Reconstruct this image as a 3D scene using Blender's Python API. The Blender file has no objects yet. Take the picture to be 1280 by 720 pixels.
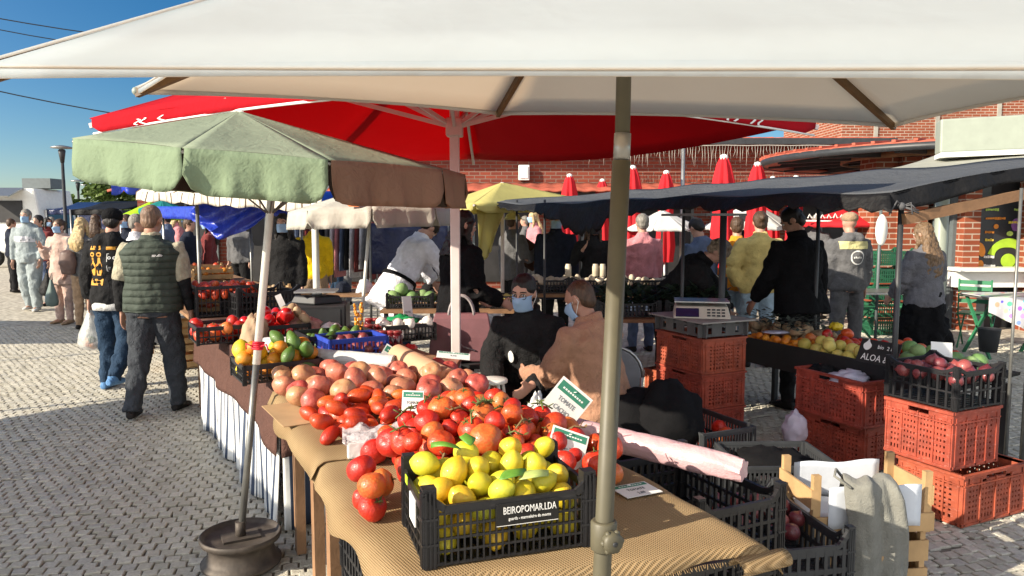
import bpy, bmesh, math, random
from mathutils import Vector, Matrix, noise as mnoise
from mathutils.bvhtree import BVHTree
random.seed(7)
rnd = random.uniform
V = Vector
R = math.radians
scene = bpy.context.scene
COL = scene.collection
# ------------------------------------------------------------------ camera geometry (used to place things at their measured depth)
CAMH, PITCH, F = 1.65, R(5.2), 931.0
_c, _s = math.cos(PITCH), math.sin(PITCH)
def ray(px, py):
    x, y = (px-640)/F, (360-py)/F
    return V((x, _c+_s*y, -_s+_c*y))
def G(px, py, z=0.0):
    d = ray(px, py); t = (z-CAMH)/d.z
    return V((d.x*t, d.y*t, z))
def D(px, py, Y):
    d = ray(px, py); t = Y/d.y
    return V((d.x*t, Y, CAMH+d.z*t))
# market axes: AU runs away along the stalls, AV to the right across them
AU = V((-.4226, .9063, 0)); AV = V((.9063, .4226, 0)); UP = V((0, 0, 1))
AROT = math.atan2(AV.y, AV.x)
def S(u, v, z=0.0): return AU*u + AV*v + UP*z
def uv_of(p): return p.dot(AU), p.dot(AV)

# ------------------------------------------------------------------ materials
def lin(r, g, b):
    f = lambda c: (c/255/12.92 if c/255 <= .04045 else ((c/255+.055)/1.055)**2.4)
    return (f(r), f(g), f(b))
class NT:
    def __init__(s, mat): s.t = mat.node_tree; s.n = s.t.nodes; s.l = s.t.links
    def new(s, typ, **kw):
        n = s.n.new(typ)
        for k, v in kw.items(): setattr(n, k, v)
        return n
    def link(s, a, b): s.l.new(a, b)
    def math(s, op, a, b=None, c=None):
        n = s.n.new('ShaderNodeMath'); n.operation = op
        for i, x in enumerate((a, b, c)):
            if x is None: continue
            if isinstance(x, (int, float)): n.inputs[i].default_value = x
            else: s.l.new(x, n.inputs[i])
        return n.outputs[0]
    def mix(s, fac, a, b, blend='MIX'):
        n = s.n.new('ShaderNodeMix'); n.data_type = 'RGBA'; n.blend_type = blend
        for sock, x in ((n.inputs['Factor'], fac), (n.inputs[6], a), (n.inputs[7], b)):
            if isinstance(x, (int, float)): sock.default_value = x
            elif isinstance(x, (tuple, list)): sock.default_value = tuple(x)[:3]+(1,)
            else: s.l.new(x, sock)
        return n.outputs[2]
    def noise(s, scale, co=None, detail=4, rough=.55, dist=0):
        n = s.n.new('ShaderNodeTexNoise'); n.inputs['Scale'].default_value = scale
        n.inputs['Detail'].default_value = detail; n.inputs['Roughness'].default_value = rough; n.inputs['Distortion'].default_value = dist
        if co is not None: s.l.new(co, n.inputs['Vector'])
        return n.outputs['Fac']
    def coord(s, which='Object'):
        return s.n.new('ShaderNodeTexCoord').outputs[which]
    def mapping(s, co, scale=(1,1,1), rot=(0,0,0), loc=(0,0,0)):
        n = s.n.new('ShaderNodeMapping'); n.inputs['Scale'].default_value = scale; n.inputs['Rotation'].default_value = rot; n.inputs['Location'].default_value = loc
        s.l.new(co, n.inputs['Vector']); return n.outputs[0]
    def ramp(s, fac, stops, interp='LINEAR'):
        n = s.n.new('ShaderNodeValToRGB'); n.color_ramp.interpolation = interp
        e = n.color_ramp.elements
        while len(e) < len(stops): e.new(.5)
        for i, (p, c) in enumerate(stops):
            e[i].position = p; e[i].color = tuple(c)[:3]+(1,)
        s.l.new(fac, n.inputs[0]); return n.outputs[0]
    def bump(s, h, strength=.3, dist=.01):
        n = s.n.new('ShaderNodeBump'); n.inputs['Strength'].default_value = strength; n.inputs['Distance'].default_value = dist
        s.l.new(h, n.inputs['Height']); return n.outputs[0]
MATS = {}
def newmat(name):
    m = bpy.data.materials.new(name); m.use_nodes = True
    nt = NT(m); b = nt.n['Principled BSDF']
    MATS[name] = m
    return m, nt, b
def setb(b, rough=.6, metal=0, spec=.4, coat=0, sheen=0):
    b.inputs['Roughness'].default_value = rough; b.inputs['Metallic'].default_value = metal
    b.inputs['Specular IOR Level'].default_value = spec
    if coat: b.inputs['Coat Weight'].default_value = coat; b.inputs['Coat Roughness'].default_value = .1
    if sheen: b.inputs['Sheen Weight'].default_value = sheen
def M(name, col, rough=.6, var=.18, scale=9, bump=0., bscale=60, metal=0, spec=.4, coat=0, rand=0., transl=0., dirt=0., sheen=0, bdist=.004, tcol=None, crease=0, scuff=0):
    if name in MATS: return MATS[name]
    m, nt, b = newmat(name)
    co = nt.coord()
    n1 = nt.noise(scale, co, 5)
    lo = tuple(c*(1-var) for c in col); hi = tuple(min(1, c*(1+var)) for c in col)
    c = nt.ramp(n1, [(.3, lo), (.7, hi)])
    if dirt:
        n2 = nt.noise(scale*.37, co, 6, .7)
        f = nt.ramp(n2, [(.5, (0,0,0)), (.72, (dirt,dirt,dirt))])
        c = nt.mix(f, c, tuple(x*.45+.02 for x in col))
    if rand:
        oi = nt.new('ShaderNodeObjectInfo')
        hsv = nt.new('ShaderNodeHueSaturation')
        nt.link(c, hsv.inputs['Color'])
        nt.link(nt.math('MULTIPLY_ADD', oi.outputs['Random'], rand*.5, 1-rand*.25), hsv.inputs['Value'])
        nt.link(nt.math('MULTIPLY_ADD', nt.math('FRACT', nt.math('MULTIPLY', oi.outputs['Random'], 7.3)), rand*.12, .5-rand*.06), hsv.inputs['Hue'])
        c = hsv.outputs[0]
    nt.link(c, b.inputs['Base Color'])
    setb(b, rough, metal, spec, coat, sheen)
    if bump:
        hgt = nt.noise(bscale, co, 4)
        if crease: hgt = nt.math('ADD', hgt, nt.math('MULTIPLY', nt.math('ABSOLUTE', nt.math('SUBTRACT', nt.noise(bscale*1.7, co, 3, .5, 1.2), .5)), -1.1*crease))
        nt.link(nt.bump(hgt, bump, bdist), b.inputs['Normal'])
    if scuff:
        sf = nt.noise(26, nt.mapping(co, scale=(1, 1, 5)), 6, .75); c2 = nt.mix(nt.ramp(sf, [(.56, (0,0,0)), (.68, (scuff,)*3)]), c, tuple(min(.7, x*1.3+.16) for x in col)); nt.link(c2, b.inputs['Base Color'])
    if transl:
        tr = nt.new('ShaderNodeBsdfTranslucent')
        if tcol: tr.inputs['Color'].default_value = tuple(tcol)+(1,)
        else: nt.link(c, tr.inputs['Color'])
        mx = nt.new('ShaderNodeMixShader'); mx.inputs[0].default_value = transl
        nt.link(b.outputs[0], mx.inputs[1]); nt.link(tr.outputs[0], mx.inputs[2])
        nt.link(mx.outputs[0], nt.n['Material Output'].inputs['Surface'])
    return m
def fabric(name, col, transl=.25, fold=.5, **kw):
    m = M(name, col, rough=.85, tcol=kw.pop('tcol', None), var=kw.pop('var', .07), scale=kw.pop('scale', 3), bump=fold, crease=kw.pop('crease', .8), bscale=kw.pop('bscale', 5), transl=transl, spec=.15, bdist=kw.pop('bdist', .03), dirt=kw.pop('dirt', .25))
    return m
def cloth(name, col, rough=.9, **kw):
    return M(name, col, rough=rough, var=kw.pop('var', .15), scale=14, bump=kw.pop('bump', .6), crease=1.2, bscale=kw.pop('bscale', 16), spec=.12, bdist=.025, sheen=kw.pop('sheen', .1 if max(col) > .1 else 0))

# ------------------------------------------------------------------ mesh builder
class MB:
    def __init__(s): s.v = []; s.f = []; s.m = []; s.sm = []; s.mi = 0; s.smooth = False
    def add(s, vs, fs, smooth=None):
        o = len(s.v); s.v += [V(p) for p in vs]
        for f in fs: s.f.append([i+o for i in f]); s.m.append(s.mi); s.sm.append(s.smooth if smooth is None else smooth)
        return s
    def box(s, c, size, rz=0, rot=None):
        c = V(c); hx, hy, hz = size[0]/2, size[1]/2, size[2]/2
        mt = rot if rot is not None else Matrix.Rotation(rz, 3, 'Z')
        vs = [c + mt @ V((x*hx, y*hy, z*hz)) for z in (-1, 1) for y in (-1, 1) for x in (-1, 1)]
        return s.add(vs, [(0,2,3,1),(4,5,7,6),(0,1,5,4),(2,6,7,3),(0,4,6,2),(1,3,7,5)], False)
    def bar(s, p0, p1, w, h, up=(0,0,1)):
        p0, p1 = V(p0), V(p1); d = (p1-p0); L = d.length; d.normalize(); up = V(up)
        if abs(d.dot(up)) > .98: up = V((0,1,0)) if abs(d.y) < .9 else V((1,0,0))
        x = d.cross(up).normalized(); z = x.cross(d)
        rot = Matrix((x, d, z)).transposed()
        return s.box((p0+p1)/2, (w, L, h), rot=rot)
    def tube(s, pts, r, n=10, cap=True, smooth=True):
        pts = [V(p) for p in pts]; k = len(pts)
        rs = [r]*k if isinstance(r, (int, float)) else list(r)
        vs = []; px = None
        for i, p in enumerate(pts):
            d = (pts[min(i+1, k-1)] - pts[max(i-1, 0)])
            if d.length < 1e-9: d = V((0,0,1))
            d.normalize()
            if px is None:
                a = V((0,0,1)) if abs(d.z) < .9 else V((1,0,0)); px = d.cross(a).normalized()
            else:
                px = (px - d*px.dot(d))
                px = px.normalized() if px.length > 1e-6 else d.orthogonal().normalized()
            py = d.cross(px)
            vs += [p + (px*math.cos(t)+py*math.sin(t))*rs[i] for t in [2*math.pi*j/n for j in range(n)]]
        fs = [(i*n+j, i*n+(j+1) % n, (i+1)*n+(j+1) % n, (i+1)*n+j) for i in range(k-1) for j in range(n)]
        s.add(vs, fs, smooth)
        if cap:
            o = len(s.v)-len(vs)
            for base, rev in ((0, True), ((k-1)*n, False)):
                f = [o+base+j for j in range(n)]
                s.f.append(f[::-1] if rev else f); s.m.append(s.mi); s.sm.append(False)
        return s
    def rings(s, rr, n=14, smooth=True):
        """loft of ellipses (centre, axis vector a, axis vector b), closed at both ends"""
        vs = []
        for c, a, b in rr:
            vs += [V(c)+V(a)*math.cos(t)+V(b)*math.sin(t) for t in [2*math.pi*j/n for j in range(n)]]
        k = len(rr)
        fs = [(i*n+j, i*n+(j+1) % n, (i+1)*n+(j+1) % n, (i+1)*n+j) for i in range(k-1) for j in range(n)]
        fs += [tuple(range(n))[::-1], tuple((k-1)*n+j for j in range(n))]
        return s.add(vs, fs, smooth)
    def lathe(s, prof, c=(0,0,0), n=20, mt=None, smooth=True, cap=True):
        c = V(c); mt = mt or Matrix.Identity(3)
        vs = [c + mt @ V((r*math.cos(2*math.pi*j/n), r*math.sin(2*math.pi*j/n), z)) for r, z in prof for j in range(n)]
        k = len(prof)
        fs = [(i*n+j, i*n+(j+1) % n, (i+1)*n+(j+1) % n, (i+1)*n+j) for i in range(k-1) for j in range(n)]
        if cap: fs += [tuple(range(n))[::-1], tuple((k-1)*n+j for j in range(n))]
        return s.add(vs, fs, smooth)
    def ball(s, c, r, n=14, mt=None):
        c = V(c); r = (r, r, r) if isinstance(r, (int, float)) else r
        mt = mt or Matrix.Identity(3); m = max(5, n//2+1)
        vs = [c+mt @ V((0, 0, -r[2]))]
        for i in range(1, m):
            a = -math.pi/2 + math.pi*i/m
            vs += [c+mt @ V((r[0]*math.cos(a)*math.cos(2*math.pi*j/n), r[1]*math.cos(a)*math.sin(2*math.pi*j/n), r[2]*math.sin(a))) for j in range(n)]
        vs.append(c+mt @ V((0, 0, r[2])))
        fs = [(0, 1+(j+1) % n, 1+j) for j in range(n)]
        for i in range(m-2):
            for j in range(n):
                a, b = 1+i*n+j, 1+i*n+(j+1) % n
                fs.append((a, b, b+n, a+n))
        t = len(vs)-1; o = 1+(m-2)*n
        fs += [(o+j, o+(j+1) % n, t) for j in range(n)]
        return s.add(vs, fs, True)
    def grid(s, fn, nu, nv, smooth=True):
        vs = [fn(i/nu, j/nv) for i in range(nu+1) for j in range(nv+1)]
        w = nv+1
        return s.add(vs, [(i*w+j, (i+1)*w+j, (i+1)*w+j+1, i*w+j+1) for i in range(nu) for j in range(nv)], smooth)
    def poly(s, pts, th=None, nrm=(0,0,1)):
        """flat outline, with thickness th along -nrm when given"""
        n = len(pts); pts = [V(p) for p in pts]
        if not th: return s.add(pts, [tuple(range(n))], False)
        q = [p - V(nrm)*th for p in pts]
        return s.add(pts+q, [tuple(range(n)), tuple(range(n, 2*n))[::-1]] + [(j, n+j, n+(j+1) % n, (j+1) % n) for j in range(n)], False)
    def build(s, name, mats, parent=None, solid=0, bevel=0, label=None):
        me = bpy.data.meshes.new(name)
        off = wloc(parent)
        me.from_pydata([p-off for p in s.v], [], s.f)
        mats = mats if isinstance(mats, (list, tuple)) else [mats]
        for m in mats: me.materials.append(m)
        me.polygons.foreach_set('material_index', s.m); me.polygons.foreach_set('use_smooth', s.sm)
        me.validate(); me.update()
        if s.fixn:
            bm = bmesh.new(); bm.from_mesh(me); bmesh.ops.recalc_face_normals(bm, faces=bm.faces); bm.to_mesh(me); bm.free()
        o = bpy.data.objects.new(name, me); COL.objects.link(o)
        if parent: o.parent = parent
        if solid:
            md = o.modifiers.new('solid', 'SOLIDIFY'); md.thickness = solid; md.offset = 0
        if bevel:
            md = o.modifiers.new('bevel', 'BEVEL'); md.width = bevel; md.segments = 2; md.limit_method = 'ANGLE'
        if label: o['label'] = label
        return o
    fixn = True
def wloc(o):
    p = V((0,0,0))
    while o is not None: p += o.location; o = o.parent
    return p
def tag(o, label=None, cat=None, group=None, kind=None):
    if label: o['label'] = label
    if cat: o['category'] = cat
    if group: o['group'] = group
    if kind: o['kind'] = kind
    return o
def thing(name, label, cat, loc=(0,0,0), group=None):
    o = bpy.data.objects.new(name, None); COL.objects.link(o); o.location = loc; o.empty_display_size = .1
    return tag(o, label, cat, group)
def structure(o): o['kind'] = 'structure'; return o
def copy_tree(o, parent=None):
    c = o.copy(); COL.objects.link(c)
    if parent is not None: c.parent = parent; c.matrix_parent_inverse = o.matrix_parent_inverse.copy()
    for ch in KIDS(o): copy_tree(ch, c)
    return c
def KIDS(o): return [x for x in list(COL.objects) if x.parent == o] if False else list(o.children)
def dup(o, loc, rz=0, label=None, group=None, scale=None):
    c = copy_tree(o); c.location = loc; c.rotation_euler = (0, 0, rz)
    if label: c['label'] = label
    if group: c['group'] = group
    if scale: c.scale = (scale,)*3
    return c
def lettering(name, body, size, origin, right, up, mat, parent, align='CENTER', squash=1.0, depth=.0006):
    """raised letters lying in the plane right x up"""
    cu = bpy.data.curves.new(name, 'FONT'); cu.body = body; cu.size = size; cu.align_x = align; cu.align_y = 'CENTER'; cu.extrude = depth
    cu.resolution_u = 2
    t = bpy.data.objects.new('tmp_text', cu); COL.objects.link(t)
    me = bpy.data.meshes.new_from_object(t.evaluated_get(bpy.context.evaluated_depsgraph_get()))
    bpy.data.objects.remove(t); bpy.data.curves.remove(cu)
    r, u = V(right).normalized(), V(up).normalized(); n = r.cross(u); off = wloc(parent)
    for v in me.vertices: v.co = V(origin) + r*v.co.x*squash + u*v.co.y + n*(v.co.z+depth*1.6) - off
    me.materials.clear(); me.materials.append(mat); me.name = name
    o = bpy.data.objects.new(name, me); COL.objects.link(o); o.parent = parent
    return o
def bezier(p0, p1, sag, n=8):
    return [V(p0).lerp(V(p1), i/n) - UP*sag*4*(i/n)*(1-i/n) for i in range(n+1)]

# ------------------------------------------------------------------ world, sun, camera
SUN_EL = R(25); TO_SUN = V((-.88, -.475, 0)).normalized()
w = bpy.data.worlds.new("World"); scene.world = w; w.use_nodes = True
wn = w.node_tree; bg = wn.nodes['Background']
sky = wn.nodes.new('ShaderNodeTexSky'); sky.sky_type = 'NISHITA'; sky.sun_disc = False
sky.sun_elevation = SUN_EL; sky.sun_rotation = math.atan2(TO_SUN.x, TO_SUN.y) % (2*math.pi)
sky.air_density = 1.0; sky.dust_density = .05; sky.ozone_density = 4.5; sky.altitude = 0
# added gain: sky deepened ahead, brightened and greyed behind the camera as fill light
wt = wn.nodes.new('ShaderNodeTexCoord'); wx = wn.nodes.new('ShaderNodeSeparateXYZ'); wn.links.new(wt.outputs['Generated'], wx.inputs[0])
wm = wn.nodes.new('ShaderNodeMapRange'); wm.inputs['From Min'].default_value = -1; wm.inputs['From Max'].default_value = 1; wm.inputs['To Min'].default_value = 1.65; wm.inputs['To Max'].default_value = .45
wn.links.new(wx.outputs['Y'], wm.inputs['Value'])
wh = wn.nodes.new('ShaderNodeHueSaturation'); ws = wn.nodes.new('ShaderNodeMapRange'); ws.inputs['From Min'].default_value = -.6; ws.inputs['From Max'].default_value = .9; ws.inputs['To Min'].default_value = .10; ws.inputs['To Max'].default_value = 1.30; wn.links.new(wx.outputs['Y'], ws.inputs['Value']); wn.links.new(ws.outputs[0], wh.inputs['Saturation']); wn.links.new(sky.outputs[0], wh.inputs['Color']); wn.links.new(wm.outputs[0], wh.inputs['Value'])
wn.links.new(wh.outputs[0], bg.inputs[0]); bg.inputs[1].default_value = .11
sd = bpy.data.lights.new('sun', 'SUN'); sd.energy = 4.9; sd.angle = R(.5); sd.color = (1, .89, .72)
so = bpy.data.objects.new('sun', sd); COL.objects.link(so); so.location = (-20, -10, 20)
dirv = -(TO_SUN*math.cos(SUN_EL) + UP*math.sin(SUN_EL))
so.rotation_euler = dirv.to_track_quat('-Z', 'Y').to_euler()
cd = bpy.data.cameras.new('camera'); cam = bpy.data.objects.new('camera', cd); COL.objects.link(cam)
cam.location = (0, 0, CAMH); cam.rotation_euler = (math.pi/2-PITCH, 0, 0)
cd.sensor_width = 36; cd.lens = F/1280*36; cd.clip_start = .05; cd.clip_end = 2000
scene.camera = cam
scene.view_settings.view_transform = 'Standard'; scene.view_settings.look = 'None'
scene.view_settings.exposure = .98; scene.view_settings.gamma = 1
scene.render.engine = 'CYCLES'
scene.cycles.max_bounces = 6; scene.cycles.use_denoising = True
# ------------------------------------------------------------------ ground
def cobble_mat():
    m, nt, b = newmat('limestone_cobble')
    geo = nt.new('ShaderNodeNewGeometry'); co = nt.coord()
    isl = geo.outputs['Random Per Island']
    c = nt.ramp(isl, [(0, (.46,.43,.345)), (.35, (.58,.545,.45)), (.75, (.66,.62,.52)), (1, (.52,.50,.44))])
    n = nt.noise(42, co, 6, .75)
    c = nt.mix(nt.ramp(n, [(.4, (0,0,0)), (.72, (.6,.6,.6))]), c, (.28,.26,.22))
    big = nt.noise(.55, co, 4, .6)
    c = nt.mix(nt.ramp(big, [(.42, (0,0,0)), (.75, (.35,.35,.35))]), c, (.34,.32,.27))
    nt.link(c, b.inputs['Base Color']); setb(b, .72, spec=.3)
    nt.link(nt.bump(nt.noise(55, co, 6, .75), .9, .012), b.inputs['Normal'])
    return m
M_cob = cobble_mat()
M_joint = M('joint_sand', (.15,.135,.105), .95, .35, 20, .5, 90)
M_slab = M('kerb_limestone', (.30,.28,.24), .8, .15, 5, .35, 80, dirt=.4)
mb = MB(); mb.grid(lambda a, b: V((-250+500*a, -60+560*b, -.012)), 4, 4)
structure(mb.build('ground', M_joint))
def cobbles(name, x0, x1, y0, y1, pitch, ang, seed, keep=lambda p: True):
    rng = random.Random(seed); mb = MB(); ca, sa = math.cos(ang), math.sin(ang)
    Lx, Ly = x1-x0, y1-y0; cx, cy = (x0+x1)/2, (y0+y1)/2; Rr = math.hypot(Lx, Ly)/2
    n = int(2*Rr/pitch)
    for i in range(n):
        off = (i % 2)*.5
        wob = [rng.uniform(-.12, .12) for _ in range(4)]
        for j in range(n):
            s0 = (-Rr + (j+off)*pitch*1.04); t0 = -Rr + i*pitch*1.02 + .02*math.sin(j*.9+wob[0]*9)
            px, py = cx+ca*s0-sa*t0, cy+sa*s0+ca*t0
            if not (x0 < px < x1 and y0 < py < y1) or not keep(V((px, py, 0))): continue
            h = rng.uniform(-.003, .003) + .004*math.sin(px*1.1)*math.sin(py*.9); tx, ty = rng.uniform(-.05,.05), rng.uniform(-.05,.05)
            rot = rng.uniform(-.1,.1); hw = pitch*.490; vs = []
            q = [(rng.uniform(.84,1.04)*hw*sx, rng.uniform(.86,1.02)*hw*sy) for sx, sy in ((-1,-1),(1,-1),(1,1),(-1,1))]
            for k, (sc, z) in enumerate(((1.0, -.018), (.98, -.003), (.86, 0))):
                for a, b in q:
                    a, b = a*sc, b*sc; a, b = a*math.cos(rot)-b*math.sin(rot), a*math.sin(rot)+b*math.cos(rot)
                    vs.append((px+ca*a-sa*b, py+sa*a+ca*b, h+z+tx*a+ty*b))
            fs = [(8,9,10,11)]
            for r in (0, 4): fs += [(r+e, r+(e+1) % 4, r+4+(e+1) % 4, r+4+e) for e in range(4)]
            mb.add(vs, fs, False)
    mb.fixn = False
    return structure(mb.build(name, M_cob))
edge_u = lambda p: p.dot(AV)                       # distance across the aisle
cobbles('cobblestone_paving', -9.5, 6.8, 2.2, 11.5, .072, R(14), 3, keep=lambda p: (abs(p.x) < 1.0*p.y+.9))
def ground_flat():
    m, nt, b = newmat('distant_cobble')
    co = nt.coord()
    v = nt.new('ShaderNodeTexVoronoi'); v.inputs['Scale'].default_value = 9.5; v.inputs['Randomness'].default_value = .4; nt.link(co, v.inputs['Vector'])
    c = nt.mix(nt.ramp(v.outputs['Distance'], [(.35, (0,0,0)), (.6, (1,1,1))]), (.54,.50,.41), (.30,.27,.22))
    nt.link(c, b.inputs['Base Color']); setb(b, .8, spec=.25)
    return m
mb = MB(); mb.grid(lambda a, b: V((-60+120*a, 11.3+70*b, -.006)), 2, 2); mb.add([(-60,-40,-.006),(-9.55,-40,-.006),(-9.55,11.3,-.006),(-60,11.3,-.006)], [(0,1,2,3)]); mb.add([(6.85,-40,-.006),(60,-40,-.006),(60,11.3,-.006),(6.85,11.3,-.006)], [(0,1,2,3)]); mb.add([(-9.55,-40,-.006),(6.85,-40,-.006),(6.85,2.15,-.006),(-9.55,2.15,-.006)], [(0,1,2,3)]); structure(mb.build('distant_paving', ground_flat()))

# ------------------------------------------------------------------ brick market building at the back
def brick(name, c1, c2, mortar, scale=1.0):
    m, nt, b = newmat(name); co = nt.coord()
    sep = nt.new('ShaderNodeSeparateXYZ'); nt.link(co, sep.inputs[0])
    cmb = nt.new('ShaderNodeCombineXYZ')
    nt.link(nt.math('ADD', sep.outputs[0], sep.outputs[1]), cmb.inputs[0]); nt.link(sep.outputs[2], cmb.inputs[1])
    t = nt.new('ShaderNodeTexBrick'); nt.link(cmb.outputs[0], t.inputs['Vector'])
    t.inputs['Scale'].default_value = 1; t.inputs['Brick Width'].default_value = .26*scale; t.inputs['Row Height'].default_value = .085*scale; t.inputs['Mortar Size'].default_value = .010*scale
    t.inputs['Color1'].default_value = c1+(1,); t.inputs['Color2'].default_value = c2+(1,); t.inputs['Mortar'].default_value = mortar+(1,); t.inputs['Bias'].default_value = .1
    n = nt.noise(1.2, co, 5, .65)
    c = nt.mix(nt.ramp(n, [(.35, (0,0,0)), (.8, (.55,.55,.55))]), t.outputs['Color'], tuple(x*.45 for x in c1))
    nt.link(c, b.inputs['Base Color']); setb(b, .85, spec=.2)
    nt.link(nt.bump(nt.math('SUBTRACT', 1, t.outputs['Fac']), .6, .012), b.inputs['Normal'])
    return m
M_brick = brick('red_brick', (.25,.055,.03), (.16,.036,.024), (.20,.14,.11))
M_brick2 = brick('orange_brick', (.29,.08,.038), (.22,.055,.028), (.42,.34,.27))
M_tile = M('roof_tile', (.36,.085,.05), .75, .3, 3, .4, 30, rand=0)
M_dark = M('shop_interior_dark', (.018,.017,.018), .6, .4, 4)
M_grey = M('grey_frame_paint', (.10,.12,.125), .5, .1)
M_glass = M('shop_glass', (.02,.025,.03), .08, .1, spec=.6)
M_white = M('white_paint', (.72,.72,.68), .5, .06, dirt=.2)
M_cream = M('cream_metal', (.27,.30,.25), .45, .05, dirt=.15)
M_steel = M('galvanised_steel', (.34,.34,.33), .38, .15, 20, metal=.8)
M_darkmetal = M('dark_metal_paint', (.03,.032,.035), .45, .2)
M_wood = M('pale_timber', (.42,.27,.13), .7, .25, 6, .4, 60)
M_wood2 = M('weathered_brown_timber', (.24,.13,.065), .75, .3, 6, .4, 60)
hall = thing('market_hall', 'long red brick market hall with tiled eaves behind the stalls', 'building', (3, 18, 0))
X0, X1, YF = -9.0, 8.6, 18.0
mb = MB(); mb.box(((X0+X1)/2, YF+4, 1.75), (X1-X0, 8, 3.5)); mb.build('wall', M_brick, hall)
mb = MB()
prof = lambda a, b: V((X0-.3+(X1-X0+.6)*a, YF-.55+4.6*b, 3.52+.45*b+.018*math.sin(a*420)))
mb.grid(prof, 240, 6); mb.build('roof', M_tile, hall, solid=.06)
mb = MB(); mb.box(((X0+X1)/2, YF-.56, 3.47), (X1-X0+.6, .05, .14)); mb.build('eaves_board', M_darkmetal, hall)
mb = MB(); mb.grid(lambda a, b: V((X0+(X1-X0)*a, YF-.02-1.3*b, 2.52-.22*b+.012*math.sin(a*330))), 220, 3); mb.build('lean_to_roof', M_tile, hall, solid=.05)
for k in range(9):
    x = X0+1.2+k*1.9
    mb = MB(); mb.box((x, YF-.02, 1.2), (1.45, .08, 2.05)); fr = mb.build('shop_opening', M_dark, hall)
    mb = MB()
    for dx in (-.72, 0, .72): mb.box((x+dx, YF-.08, 1.2), (.06, .06, 2.1))
    mb.box((x, YF-.08, 2.27), (1.5, .062, .08)); mb.build('frame', M_grey, fr)
for k in range(0):
    x = X0+.7+k*1.62
    mb = MB(); mb.box((x, YF-.02, 2.98), (.62, .07, .62)); wf = mb.build('window', M_glass, hall)
    mb = MB(); mb.box((x, YF-.05, 2.66), (.74, .12, .05)); mb.box((x-.32, YF-.06, 2.99), (.05, .05, .62)); mb.box((x+.32, YF-.06, 2.99), (.05, .05, .62)); mb.build('sill', M_grey, wf)
# hanging icicle light strings under the eaves
M_fairy = M('icicle_light_wire', (.36,.34,.30), .5, .1)
rng = random.Random(5)
ic = thing('icicle_lights', 'string of white icicle fairy lights hanging from the brick hall eaves', 'fairy lights', (5, YF-.6, 3.4))
mb = MB(); mb.tube([(1.4+.5*i, YF-.62, 3.36+.01*(i % 2)) for i in range(15)], .012, 5); mb.build('cable', M_fairy, ic)
mb = MB()
for i in range(105):
    x = 1.45+i*.068; L = rng.choice((.18,.3,.42,.5,.26))*rng.uniform(.8,1.15)
    mb.tube([(x, YF-.62, 3.36), (x+rng.uniform(-.03,.03), YF-.62, 3.36-L*.5), (x+rng.uniform(-.03,.03), YF-.62, 3.36-L)], [.003,.006,.003], 4)
mb.build('drop_strand', M_fairy, ic)['kind'] = 'stuff'
mb = MB(); c = D(655, 216, 17.9); mb.box(c, (.26, .16, .36)); mb.box(c+V((0,-.09,0)), (.2,.03,.28)); tag(mb.build('junction_box', M_white, bevel=.02), 'small white junction box fixed high on the brick wall', 'junction box')
mb = MB(); b0 = D(852, 300, 14.5); b0.z = 0; mb.tube([b0, b0+UP*3.1], [.05, .035], 8); mb.tube([b0+UP*3.1, b0+UP*3.2, b0+UP*3.34], [.04,.13,.06], 10)
tag(mb.build('thin_lamp_post', M_steel), 'thin grey lamp post among the folded red parasols', 'lamp post')

# taller brick block behind, right
blk = thing('brick_block', 'tall orange brick block rising above the round kiosk roof', 'building', (13, 24, 0))
mb = MB(); mb.box((15.75, 26, 3.4), (11.0, 5, 6.8)); mb.build('wall', M_brick2, blk)
mb = MB(); mb.box((15.75, 26, 6.9), (11.4, 5.4, .2)); mb.build('coping', M_slab, blk)
for k in range(4):
    mb = MB(); mb.box((11.3+k*1.9, 23.49, 4.0), (.12, .06, 5.4)); mb.build('pilaster', M_slab, blk)

# round kiosk : ring roof with beams, brick pillars, shopfront
KC = V((7.3, 12.3, 0)); KR = 3.05
kiosk = thing('round_kiosk', 'round brick kiosk with dark beamed roof and red tiled rim', 'kiosk', KC)
def ringroof():
    mb = MB(); prof = [(KR-.30, 2.62), (KR, 2.60), (KR+.02, 2.68), (KR-.5, 2.74), (.4, 2.92), (.02, 2.93)]
    mb.mi = 0; mb.lathe(prof, KC, 64, cap=False); return mb.build('roof', [M_tile], kiosk, solid=.03)
ringroof()
mb = MB(); mb.lathe([(KR-.02, 2.575), (KR+.03, 2.575), (KR+.03, 2.675), (KR-.02, 2.675), (KR-.02, 2.575)], KC, 72, cap=False); mb.build('fascia', M_darkmetal, kiosk)
mb = MB()
n = 72
for k in range(n):
    a = 2*math.pi*k/n; d = V((math.cos(a), math.sin(a), 0))
    mb.bar(KC+d*(KR-.42)+UP*2.75, KC+d*(KR+.05)+UP*2.71, .05, .03)
mb.build('rim_tile', M_tile, kiosk)['kind'] = 'stuff'
for k in range(16):
    a = 2*math.pi*k/16; d = V((math.cos(a), math.sin(a), 0)); mb = MB()
    mb.bar(KC+d*.9+UP*2.72, KC+d*(KR-.1)+UP*2.62, .07, .12); mb.build('beam', M_darkmetal, kiosk)
mb = MB(); mb.lathe([(1.75, 2.60), (1.78, 2.60), (1.78, 2.70), (1.75, 2.70), (1.75, 2.60)], KC, 48, cap=False); mb.build('ring_beam', M_wood2, kiosk)
def pillar(px, Y, w, h=2.62, mat=M_brick2):
    p = D(px, 400, Y); mb = MB(); mb.box((p.x, Y, h/2), (w, w, h)); return mb.build('pillar', mat, kiosk)
pillar(1203, 11.2, .24); pillar(1098, 12.0, .55); pillar(1128, 11.8, .42); pillar(1300, 11.0, .5); pillar(1130, 12.6, .8)
mb = MB(); a = D(1218, 400, 11.35); b = D(1420, 400, 11.35)
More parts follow.
